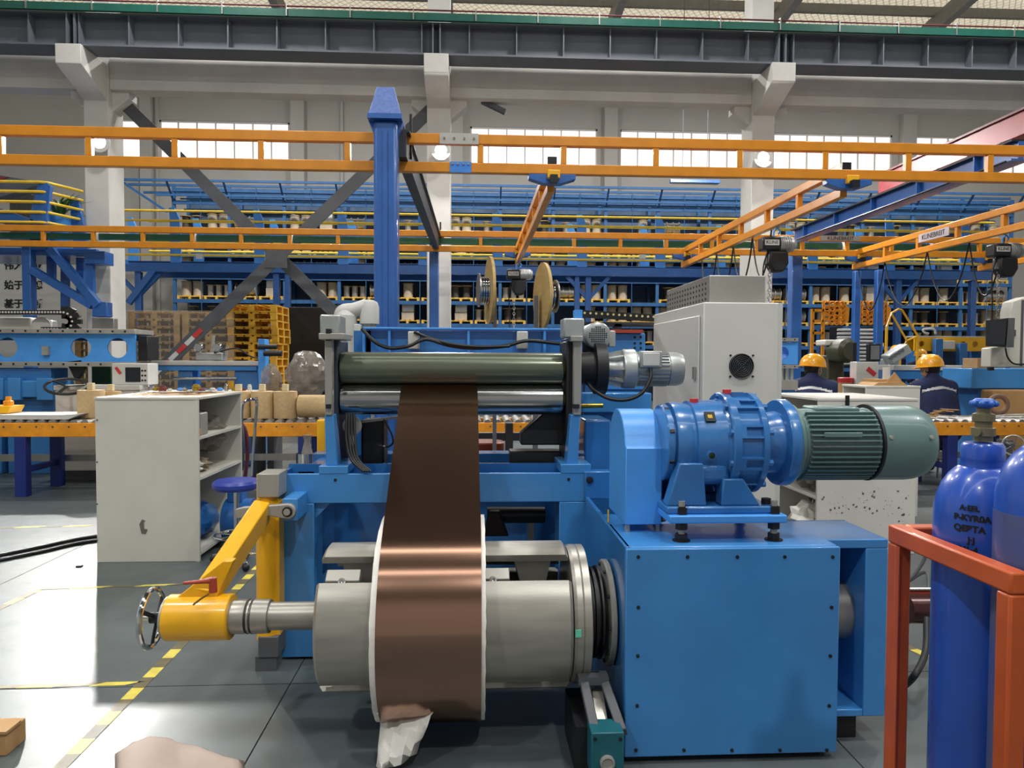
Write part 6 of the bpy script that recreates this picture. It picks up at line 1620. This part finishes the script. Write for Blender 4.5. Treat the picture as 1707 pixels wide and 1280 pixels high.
MB().tube(bez([W(1676, 580, EY-.1), W(1680, 596, EY-.03), W(1690, 606, EY-.02), W(1706, 607, EY-.02), W(1720, 604, EY-.02)]), .008, 6).build('cable', nearblack, t)
mn = thing('dark_monitor', 'dark monitor hanging at the beige machine above the second worker', 'monitor', W(1668, 578, EY-.2))
a, b = W(1643, 533, EY-.15), W(1683, 528, EY-.3)
MB().add([W(1643, 534, EY-.1), W(1643, 577, EY-.1), W(1677, 579, EY-.3), W(1681, 530, EY-.3), W(1650, 534, EY), W(1650, 577, EY), W(1690, 579, EY-.2), W(1692, 530, EY-.2)], [(0, 1, 2, 3), (7, 6, 5, 4), (0, 3, 7, 4), (1, 5, 6, 2), (0, 4, 5, 1), (3, 2, 6, 7)]).build('case', blackpl, mn)
MB().add([W(1645, 536, EY-.112), W(1645, 573, EY-.112), W(1675, 575, EY-.308), W(1679, 533, EY-.308)], [(0, 1, 2, 3)]).build('screen', screenm, mn)
MB().beam(W(1670, 555, EY-.15), W(1690, 555, EY+.05), .06, .06).build('bracket', blackpl, mn)
# blue cloth-covered machine and cartons under it at the right edge
t = thing('blue_machine_bed', 'blue machine bed below the beige cabinet', 'machine', (X(1670, 8.0), 9.2, 0))
MB().pb(1620, 614, 1780, 648, 9.2, 9.8).build('bed', blue, t, bev=.01); MB().box(X(1640, 9.2), X(1780, 9.2), 9.25, 9.7, 0, Z(648, 9.2, 1690)).build('base', blue2, t)
tag(MB().pb(1655, 650, 1720, 698, 8.96, 9.18).build('wooden_crate', cardb, bev=.01), 'brown wooden crate below the blue machine bed', 'crate')
o = bpy.data.objects['wooden_crate']; zt5 = Z(650, 8.96, 1690); o.location.z = 0; o.scale.z = zt5/(zt5-Z(698, 8.96, 1690))
tag(MB().ring((X(1666, 8.6), 8.6, tz+.015+.135), (.2, 1, 0), .105, .03, 28, 8).build('cable_coil', M('rope_brown', '8A6B58', .8)), 'brown rope coil standing on the roller table before the wooden crate', 'coil')
t = thing('silver_cylinder', 'silver upright air cylinder behind the second worker', 'cylinder', (X(1612, 10.2), 10.2, 0))
MB().lathe((X(1612, 10.2), 10.2, Z(660, 9.6, 1610)), (0, 0, 1), [(0, .04), (.02, .065), (Z(612, 9.6, 1610)-Z(660, 9.6, 1610), .065), (Z(608, 9.6, 1610)-Z(660, 9.6, 1610), .05), (Z(608, 9.6, 1610)-Z(660, 9.6, 1610), 0)], 20).build('body', chrome, t)
MB().cyl((X(1612, 10.2), 10.2, 0), (X(1612, 10.2), 10.2, Z(658, 9.6, 1610)), .03, n=12).build('stem', greybar, t)
tag(MB().pb(1630, 597, 1650, 614, 9.3, 9.6).build('carton', cardb, bev=.006), 'plastic covered carton on the blue machine bed', 'carton')
# hand wheel on the right edge
wc = W(1689, 742, 6.0)
t = thing('valve_wheel', 'dark spoked hand wheel standing low behind the gas cylinders', 'hand wheel', (wc.x, 6.1, 0))
MB().ring(wc, (.35, 1, 0), .085, .007, 36, 8).build('rim', greybar, t)
for k in range(5):
    a = 2*math.pi*k/5; ax = Vector((.35, 1, 0)).normalized(); u = ax.cross(Vector((0, 0, 1))).normalized(); MB().beam(wc, wc+u*(.082*math.cos(a))+Vector((0, 0, .082*math.sin(a))), .012, .006).build('spoke', darksteel, t)
MB().cyl(wc, wc+Vector((.05, .15, 0)), .018, n=12).build('hub', darksteel, t); MB().box(wc.x+.02, wc.x+.10, 6.13, 6.23, 0, wc.z+.03).build('support', darksteel, t)
# white strips lying on the table at the right
rng = random.Random(41)
for k in range(9):
    x = X(1640+k*8, 8.3); a = rng.uniform(-.6, .6); tag(MB().beam((x-.15, 8.3, tz+.02+k*.004), (x+.2, 8.3+.25*math.sin(a), tz+.02+k*.004+.003), .03, .003).build('metal_strip', whitep), 'thin pale metal strip lying on the roller table by the crate', 'strip', 'strips on the roller table')
for k in range(10):
    x = X(1540+k*5, 8.3); a = rng.uniform(0, 3); tag(MB().beam((x-.12*math.cos(a), 8.3-.1*math.sin(a), tz+.02+k*.010), (x+.12*math.cos(a), 8.3+.1*math.sin(a), tz+.022+k*.010), .04, .008).build('offcut', palletw), 'brown offcut in the heap beside the second worker', 'offcut', 'offcuts on the roller table')
# ================================================================== GAS CYLINDERS and ORANGE CAGE (right foreground)
def gas_cylinder(cx, cy, r, ztop, label, mat, printed):
    t = thing('gas_cylinder', label, 'gas cylinder', (cx, cy, 0))
    sh = ztop-.075
    MB().lathe((cx, cy, 0), (0, 0, 1), [(0, r*.6), (.01, r*.9), (.03, r), (sh-.14, r), (sh-.11, r*.985), (sh-.08, r*.93), (sh-.05, r*.83), (sh-.025, r*.69), (sh-.008, r*.54), (sh, r*.44), (sh, 0)], 64).build('body', mat, t, sm=40)
    MB().lathe((cx, cy, sh-.012), (0, 0, 1), [(0, r*.5), (.022, r*.44), (.028, r*.46), (.03, r*.46), (.062, r*.45), (.07, r*.40), (.072, r*.18), (.072, 0)], 40).build('neck_ring', mat, t, sm=40)
    v = MB().lathe((cx, cy, ztop-.012), (0, 0, 1), [(0, .022), (.012, .022), (.014, .028), (.034, .028), (.036, .02), (.05, .02), (.052, .026), (.07, .026), (.074, .016), (.085, .016), (.085, 0)], 20).build('valve', M('tarnished_brass', '7A7358', .5, metal=.5, var=.2), t)
    MB().cyl((cx, cy, ztop+.012), (cx-.035, cy-.02, ztop+.012), .011, n=12).build('valve_outlet', M('tarnished_brass', '7A7358'), v)
    hwm = M('valve_wheel_blue', '2B5FB4', .4)
    hb = MB().lathe((cx, cy, ztop+.072), (0, 0, 1), [(0, .012), (.004, .022), (.012, .026), (.02, .026), (.026, .02), (.026, 0)], 18).build('valve_wheel', hwm, t)
    for k in range(8): a = 2*math.pi*k/8; MB().sphere((cx+.026*math.cos(a), cy+.026*math.sin(a), ztop+.085), .008, 8, 6).build('wheel_knob', hwm, hb)
    return t
dxc = X(1500, 1.932, 880)-1.14
c1x, c1y = 1.277+dxc, 1.80
zt1 = Z(727, c1y, 1628)
g1 = gas_cylinder(c1x, c1y, .110, zt1, 'glossy blue gas cylinder with black stencil lettering behind the orange rail', cylblue, True)
# stencilled print wrapped on the face
def wrap_text(parent, body, cx, cy, r, ang, z, size):
    o = text_mesh('stencil', body, size, ink, parent, (0, 0, 0), AX, (0, 0, 1), .001, bold=.001)
    org = origin(parent)
    for v in o.data.vertices:
        p = v.co+org; a = ang+p.x/r; rr = r+.0012-p.y*.3; v.co = Vector((cx+rr*math.sin(a), cy-rr*math.cos(a), p.z+z))-org
for k, (s, sz_, dz) in enumerate((('A·EFL', .018, .05), ('P-KYR0A', .021, .025), ('QEBTA', .022, -.002), ('J·J', .020, -.03), ('V1·4', .021, -.055), ('TLA', .020, -.085))):
    wrap_text(g1, s, c1x, c1y, .110, -.86+.05*(k % 2), Z(885, c1y-.1, 1620)+dz, sz_)
c2x, c2y = 1.280+dxc, 1.578
g2 = gas_cylinder(c2x, c2y, .110, 1.385, 'worn dark blue gas cylinder next to the orange cage post', cylblue, False)
MB().lathe((c2x, c2y, .02), (0, 0, 1), [(.03, .109), (0, .1112), (1.13, .1112), (1.134, .1104), (1.09, .109)], 64).build('worn_sleeve', wornblue, g2, sm=40)
# orange cage
cg = thing('cylinder_cage', 'orange-red square tube cage standing around the gas cylinders', 'cage', (1.35, 1.75, 0))
kx, ky, kz, hw_ = 1.140+dxc, 1.932, Z(876, 1.932, 1500), .022
ky0 = 1.51
for x, y in ((kx, ky), (kx, ky0), (kx+.75, ky), (kx+.75, ky0)): MB().box(x-hw_, x+hw_, y-hw_, y+hw_, 0, kz-.05).build('post', cageor, cg, bev=.006)
for x in (kx, kx+.75): MB().box(x-hw_, x+hw_, ky0-hw_, ky+hw_, kz-.05, kz).build('side_bar', cageor, cg, bev=.006)
for y in (ky,): MB().box(kx+hw_, kx+.75-hw_, y-hw_, y+hw_, kz-.05, kz).build('cross_bar', cageor, cg, bev=.006)
MB().box(kx-hw_-.003, kx-hw_+.0, ky-.04, ky-.026, .0, kz-.05).build('edge_strip', cageor, cg)
for x in (kx, kx+.75): MB().box(x-hw_, x+hw_, ky0+hw_, ky-hw_, .05, .09).build('lower_bar', cageor, cg)
# maroon machine roll seen between cage and cylinder
t = thing('shaft_roller', 'dark maroon roller on a stand behind the orange cage', 'roller', (X(1535, 3.3), 3.3, 0))
MB().cyl(W(1510, 1014, 3.3), W(1600, 1014, 3.3), .07, n=24).build('roller', M('maroon_roll', '4A2A2A', .25, metal=.3), t)
MB().cyl(W(1505, 988, 3.32), W(1600, 988, 3.32), .02, n=14).build('guide_bar', redhandle, t); MB().cyl(W(1505, 982, 3.3), W(1600, 982, 3.3), .008, n=10).build('chrome_rod', chrome, t)
MB().box(X(1590, 3.3), X(1610, 3.3), 3.25, 3.4, 0, Z(980, 3.3, 1600)).build('stand', darksteel, t)
tag(MB().tube(bez([W(1545, 1030, 3.2), W(1543, 1085, 3.1), W(1525, 1125, 3.0), F(1500, 1155)+Vector((0, 0, .015)), F(1470, 1180)+Vector((0, 0, .015))]), .015, 10).build('floor_hose', nearblack), 'thick black hose bending down to the floor inside the orange cage', 'hose')
tag(MB().tube(bez([W(1512, 915, 4.4), W(1535, 905, 4.4), W(1543, 925, 4.4), W(1530, 950, 4.4), W(1515, 968, 4.4), W(1545, 955, 4.4), F(1552, 1012, .011), F(1600, 1016, .011)]), .011, 8).build('hanging_cable', darksteel), 'loose grey cable loops hanging behind the orange cage', 'cable')

# ================================================================== FLOOR TAPE, HOSES, LITTER
def tape(pix, label, w=.055, seg=.11, twist=False):
    pts = [F(*p) for p in pix]
    t = thing('floor_tape', label, 'tape', (pts[0].x, pts[0].y, 0)); k = 0
    for a, b in zip(pts[:-1], pts[1:]):
        L = (b-a).length; d = (b-a).normalized(); s = 0; u = Vector((-d.y, d.x, 0))*w/2
        while s < L-.001:
            e = min(L, s+seg); p, q = a+d*s, a+d*e; sk = d*(.03 if twist else 0); z = Vector((0, 0, .0012)); z2 = Vector((0, 0, .0022))
            b4 = [p-u-sk, q-u-sk, q+u+sk, p+u+sk]
            MB().add([x+z*0+Vector((0, 0, .0003)) for x in b4]+[x+z2 for x in b4], [(3, 2, 1, 0), (4, 5, 6, 7), (0, 1, 5, 4), (1, 2, 6, 5), (2, 3, 7, 6), (3, 0, 4, 7)]).build('tape_stripe', tapey if k % 2 else tapek, t, sm=0)
            k += 1; s = e
tape([(95, 1285), (310, 1066)], 'yellow and dark hazard tape running under the yellow arm head')
tape([(318, 1058), (440, 935)], 'yellow and dark hazard tape beyond the yellow arm head')
tape([(-20, 1146), (228, 1139)], 'thin twisted hazard tape crossing the floor to the main tape', .035, .16, True)
tape([(-10, 1018), (62, 984)], 'worn hazard tape piece in the bright floor patch')
tape([(70, 982), (305, 974)], 'thin twisted hazard tape in front of the beige cabinet', .03, .2, True)
tape([(-10, 880), (150, 876)], 'faint hazard tape far behind the floor hoses', .04, .2, True)
tape([(1500, 1072), (1560, 1100)], 'hazard tape piece seen between the orange cage and cylinder', .05, .09)
for k, (a, b) in enumerate(((937, 900), (929, 893))):
    tag(MB().tube(bez([F(-20, a, .014), F(60, a-16, .014), F(165, b, .014), F(330, b-12, .014)]), .014, 8).build('floor_hose', nearblack), 'black hose lying across the floor to the beige cabinet', 'hose', 'hoses on the floor')
# crumpled pale sheet near the camera
q = random.Random(9); vs = []; fs = []; nx, ny = 22, 9
for j in range(ny):
    for i in range(nx):
        s, t_ = i/(nx-1), j/(ny-1); p = F(192+s*215, 1256-16*math.sin(s*math.pi*1.6-.8)+t_*80)
        vs.append((p.x, p.y, .02+.045*max(0, math.sin(s*5.2+.5))*(1-t_*.5)+q.uniform(0, .006)-(.02 if (j in (0, ny-1) or i in (0, nx-1)) else 0)))
for j in range(ny-1):
    for i in range(nx-1): a = j*nx+i; fs.append((a, a+1, a+nx+1, a+nx))
o = MB().add(vs, fs).build('paper_sheet', M('pale_brown_paper', 'B9A79B', .7, var=.06), sm=50); tag(o, 'crumpled pale brown paper sheet lying on the floor near the coil', 'paper')
so = o.modifiers.new('thickness', 'SOLIDIFY'); so.thickness = .001
# carton at the left edge
p = F(-60, 1262)
t = thing('carton', 'brown carton corner on the floor at the edge of the bright patch', 'carton', (p.x, p.y, 0))
MB().box(p.x-.3, F(9, 1262).x, p.y, p.y+.12, 0, Z(1222, p.y, 5)).build('carton_body', cardb, t, bev=.004); MB().box(p.x-.3, F(9, 1262).x+.006, p.y-.01, p.y+.08, Z(1222, p.y, 5), Z(1222, p.y, 5)+.01).build('flap', cardb, t)
# small bracket on the floor
tag(MB().box(F(126, 946).x, F(135, 946).x, F(126, 946).y, F(126, 946).y+.03, 0, .012).build('steel_offcut', nearblack, bev=.002), 'tiny black offcut lying in the bright floor patch', 'offcut')
# ================================================================== WORKERS
def remesh(mb, name, mat, parent, voxel, smooth=4):
    ob = mb.build(name, mat, parent, sm=0)
    r = ob.modifiers.new('r', 'REMESH'); r.mode = 'VOXEL'; r.voxel_size = voxel; r.use_smooth_shade = True
    s = ob.modifiers.new('s', 'SMOOTH'); s.factor = .5; s.iterations = smooth
    dg = bpy.context.evaluated_depsgraph_get(); dg.update()
    me = bpy.data.meshes.new_from_object(ob.evaluated_get(dg)); me.materials.clear(); me.materials.append(mat)
    old = ob.data; ob.modifiers.clear(); ob.data = me; bpy.data.meshes.remove(old); me.name = name
    me.polygons.foreach_set('use_smooth', [True]*len(me.polygons))
    return ob
def limb(mb, pts, rs, n=12):
    for i in range(len(pts)-1):
        a, b = Vector(pts[i]), Vector(pts[i+1]); mb.cyl(a, b, rs[i], rs[i+1], n); mb.sphere(a, rs[i]*.99, n, 8)
    mb.sphere(pts[-1], rs[-1], n, 8)
def worker(label, loc, rotz, seated=True, turn=0.0, voxel=.013, S=1.0, stool=True):
    root = thing('person', label, 'person', (0, 0, 0))
    hip = .50 if seated else .93
    lean = .10 if seated else .04         # facing +Y
    ch = Vector((0, lean, hip+.34)); sh = Vector((0, lean+.03, hip+.53)); nk = Vector((0, lean+.05, hip+.59)); hd = Vector((0, lean+.10, hip+.71))
    T = Vector((math.sin(turn), math.cos(turn), 0)); Sd = Vector((T.y, -T.x, 0))
    b = MB()
    # head, neck, face
    b.sphere(hd+Vector((0, 0, .02)), .098, 18, 14, (.80, .98, 1.12)); b.sphere(hd+T*.03-Vector((0, 0, .06)), .065, 14, 10, (.85, .95, .95))
    limb(b, [nk-Vector((0, 0, .08)), hd-Vector((0, 0, .06))], [.062, .055])
    b.sphere(hd+T*.098-Vector((0, 0, .012)), .018, 8, 6, (.7, 1, 1.4))            # nose
    b.sphere(hd+T*.085-Vector((0, 0, .055)), .02, 8, 6, (1.3, .7, .5))            # mouth
    for s in (-1, 1):
        b.sphere(hd+Sd*s*.08-T*.008-Vector((0, 0, .01)), .026, 8, 6, (.45, .8, 1.2))  # ears
        b.sphere(hd+T*.075+Sd*s*.032+Vector((0, 0, .015)), .02, 8, 6, (1, .6, .6))
    # torso
    limb(b, [(0, 0, hip), (0, lean*.5, hip+.18), ch], [.13, .125, .14]); limb(b, [sh+Vector((-.15, 0, -.03)), sh+Vector((.15, 0, -.03))], [.065, .065])
    hands = []
    arms = []
    for s in (-1, 1):
        a0 = sh+Vector((s*.20, 0, -.04)); a1 = sh+Vector((s*.29, .08, -.30)); a2 = sh+Vector((s*.13, .33, -.33)) if seated else sh+Vector((s*.22, .22, -.45))
        arms.append((a0, a1, a2)); limb(b, [a0, a1, a2], [.052, .042, .028])
        d = (a2-a1).normalized(); inw = Vector((-s, 0, 0)); dn = Vector((0, 0, -1))
        palm = a2+d*.05
        limb(b, [a2, palm], [.026, .03]); b.sphere(palm+d*.02, .036, 10, 8, (1, 1, .6))
        side = d.cross(Vector((0, 0, 1))).normalized()
        for k, (off, L) in enumerate(((-.027, .062), (-.009, .072), (.009, .068), (.027, .054))):
            p0 = palm+d*.035+side*off; p1 = p0+d*L*.55; p2 = p1+(d*.6+dn*.8).normalized()*L*.45
            limb(b, [p0, p1, p2], [.0095, .009, .008], 8)
        p0 = palm+side*(-.03*s); limb(b, [p0, p0+(d*.6-side*s*.8).normalized()*.035, p0+(d*.9-side*s*.5).normalized()*.06], [.011, .010, .009], 8)
    legs = []
    for s in (-1, 1):
        h = Vector((s*.095, 0, hip-.02))
        if seated: k_ = Vector((s*.13, .40, hip-.04)); f_ = Vector((s*.13, .34, .09)); t_ = f_+Vector((0, .14, -.04))
        else: k_ = Vector((s*.11, .03, .50)); f_ = Vector((s*.11, -.01, .09)); t_ = f_+Vector((0, .15, -.04))
        legs.append((h, k_, f_, t_)); limb(b, [h, k_, f_, t_], [.085, .06, .042, .032])
    remesh(b, 'body', skin, root, voxel)
    # jacket
    j = MB()
    limb(j, [(0, 0, hip-.04), (0, lean*.45, hip+.16), ch], [.175, .175, .185], 16)
    for s in (-1, 1): limb(j, [ch+Vector((s*.10, 0, -.0)), (s*.09, 0, hip)], [.155, .14], 14)
    limb(j, [sh+Vector((-.185, 0, -.05)), sh+Vector((0, .0, .005)), sh+Vector((.185, 0, -.05))], [.095, .10, .095], 14)
    limb(j, [sh, nk+Vector((0, .0, .005))], [.10, .078], 14)
    for (a0, a1, a2) in arms: limb(j, [a0, a1, a2-(a2-a1).normalized()*.02], [.092, .075, .056], 12)
    jk = remesh(j, 'jacket', navy, root, voxel, 6)
    # reflective stripe: a raised band cut from the jacket surface
    me = jk.data; vs = []; fs = []; idx = {}
    for p in me.polygons:
        c = p.center; zz = hip+.49 - .5*(abs(c.x)**1.6)
        if abs(c.z-zz) < .013 and abs(c.x) < .21 and c.y < lean+.02:
            f = []
            for vi in p.vertices:
                if vi not in idx:
                    idx[vi] = len(vs); v = me.vertices[vi]; vs.append(v.co+v.normal*.004)
                f.append(idx[vi])
            fs.append(tuple(f))
    if fs:
        o = MB().add(vs, fs).build('reflective_stripe', stripem, jk, sm=60); so = o.modifiers.new('t', 'SOLIDIFY'); so.thickness = .003
    # trousers and shoes
    tr = MB()
    for (h, k_, f_, t_) in legs: limb(tr, [h, k_, f_+Vector((0, 0, .02))], [.105, .078, .062], 12)
    limb(tr, [(-.06, 0, hip-.02), (.06, 0, hip-.02)], [.135, .135], 14)
    remesh(tr, 'trousers', navy, root, voxel)
    for (h, k_, f_, t_) in legs:
        m = MB(); limb(m, [f_+Vector((0, -.02, -.03)), t_+Vector((0, .02, 0))], [.052, .042], 12); sh_ = remesh(m, 'shoe', nearblack, root, voxel)
    # hair and helmet
    hr = MB(); hr.sphere(hd-T*.018+Vector((0, 0, .02)), .104, 18, 12, (.84, .98, 1.1)); hr.sphere(hd-T*.05-Vector((0, 0, .045)), .06, 12, 8, (1.1, .7, 1))
    ho = remesh(hr, 'hair', hairm, root, voxel)
    for v in ho.data.vertices:
        q = v.co-hd; f = q.dot(T)
        if f > .055: v.co -= T*(f-.055)*.9
    up = (Vector((0, 0, 1))+T*.10).normalized(); hc = hd+Vector((0, 0, .012))-T*.005
    he = MB().lathe(hc, up, [(-.008, .150), (.0, .153), (.006, .142), (.04, .139), (.08, .126), (.115, .099), (.138, .060), (.147, .02), (.148, 0)], 36).build('helmet', helmety, root, sm=40)
    MB().beam(hc-T*.10+up*.10, hc+T*.09+up*.11, .03, .07, up).build('helmet_ridge', helmety, he, bev=.012)
    pk = MB(); n = 12; vs = []
    for i in range(n+1):
        a = -1.0+2.0*i/n; d = T*math.cos(a)+Sd*math.sin(a); e = d*.150+T*.05*math.cos(a)
        vs += [hc+d*.13, hc+e-up*.012, hc+e-up*.017, hc+d*.13-up*.008]
    fs = []
    for i in range(n):
        for k in range(4): fs.append((i*4+k, i*4+(k+1) % 4, i*4+4+(k+1) % 4, i*4+4+k))
    MB().add(vs, fs).build('helmet_peak', helmety, he, sm=40)
    for s in (-1, 1):
        MB().tube(bez([hc+Sd*s*.105, hd+Sd*s*.085+T*.02-Vector((0, 0, .06)), hd+T*.05+Sd*s*.02-Vector((0, 0, .125))]), .005, 6).build('chin_strap', M('strap_grey', 'C9C6BE', .7), he)
        MB().sphere(hd+T*.094+Sd*s*.031+Vector((0, 0, .018)), .010, 10, 6, (1, .5, .7)).build('eye', ink, root)
    root.location = loc; root.rotation_euler = (0, 0, rotz); root.scale = (S, S, S)
    if stool:
        x, y = loc[0], loc[1]
        t = thing('work_stool', 'tall dark work stool under the ' + ('first' if 'profile' in label else 'second') + ' seated worker', 'stool', (x, y, 0))
        MB().lathe((x, y, .38), (0, 0, 1), [(0, .12), (0, .15), (.02, .16), (.03, .16), (.036, .14), (.036, 0)], 24).build('seat', blackpl, t)
        for k in range(4): a = .785+1.571*k; MB().tube([(x+.1*math.cos(a), y+.1*math.sin(a), .38), (x+.19*math.cos(a), y+.19*math.sin(a), .0)], .012, 8).build('leg', darksteel, t)
        MB().ring((x, y, .2), (0, 0, 1), .155, .008, 28, 6).build('foot_ring', darksteel, t)
    return root
worker('person in navy jacket and yellow helmet seated in profile behind the chipped white cabinet', (X(1352, 9.0), 9.0, 0), math.radians(-32), True, turn=.5, S=1.17)
worker('person in navy jacket and yellow helmet seated with back turned beside the white cabinet', (X(1572, 9.1), 9.1, 0), math.radians(6), True, turn=-.45, S=1.17)
worker('distant person in yellow helmet standing beside the grey milling head', (X(1490, 18.8), 18.8, 0), math.radians(170), False, voxel=.03, S=1.08, stool=False)
worker('distant person in yellow helmet standing before the yellow machine', (X(1534, 16.6), 16.6, 0), math.radians(150), False, voxel=.03, S=1.0, stool=False)
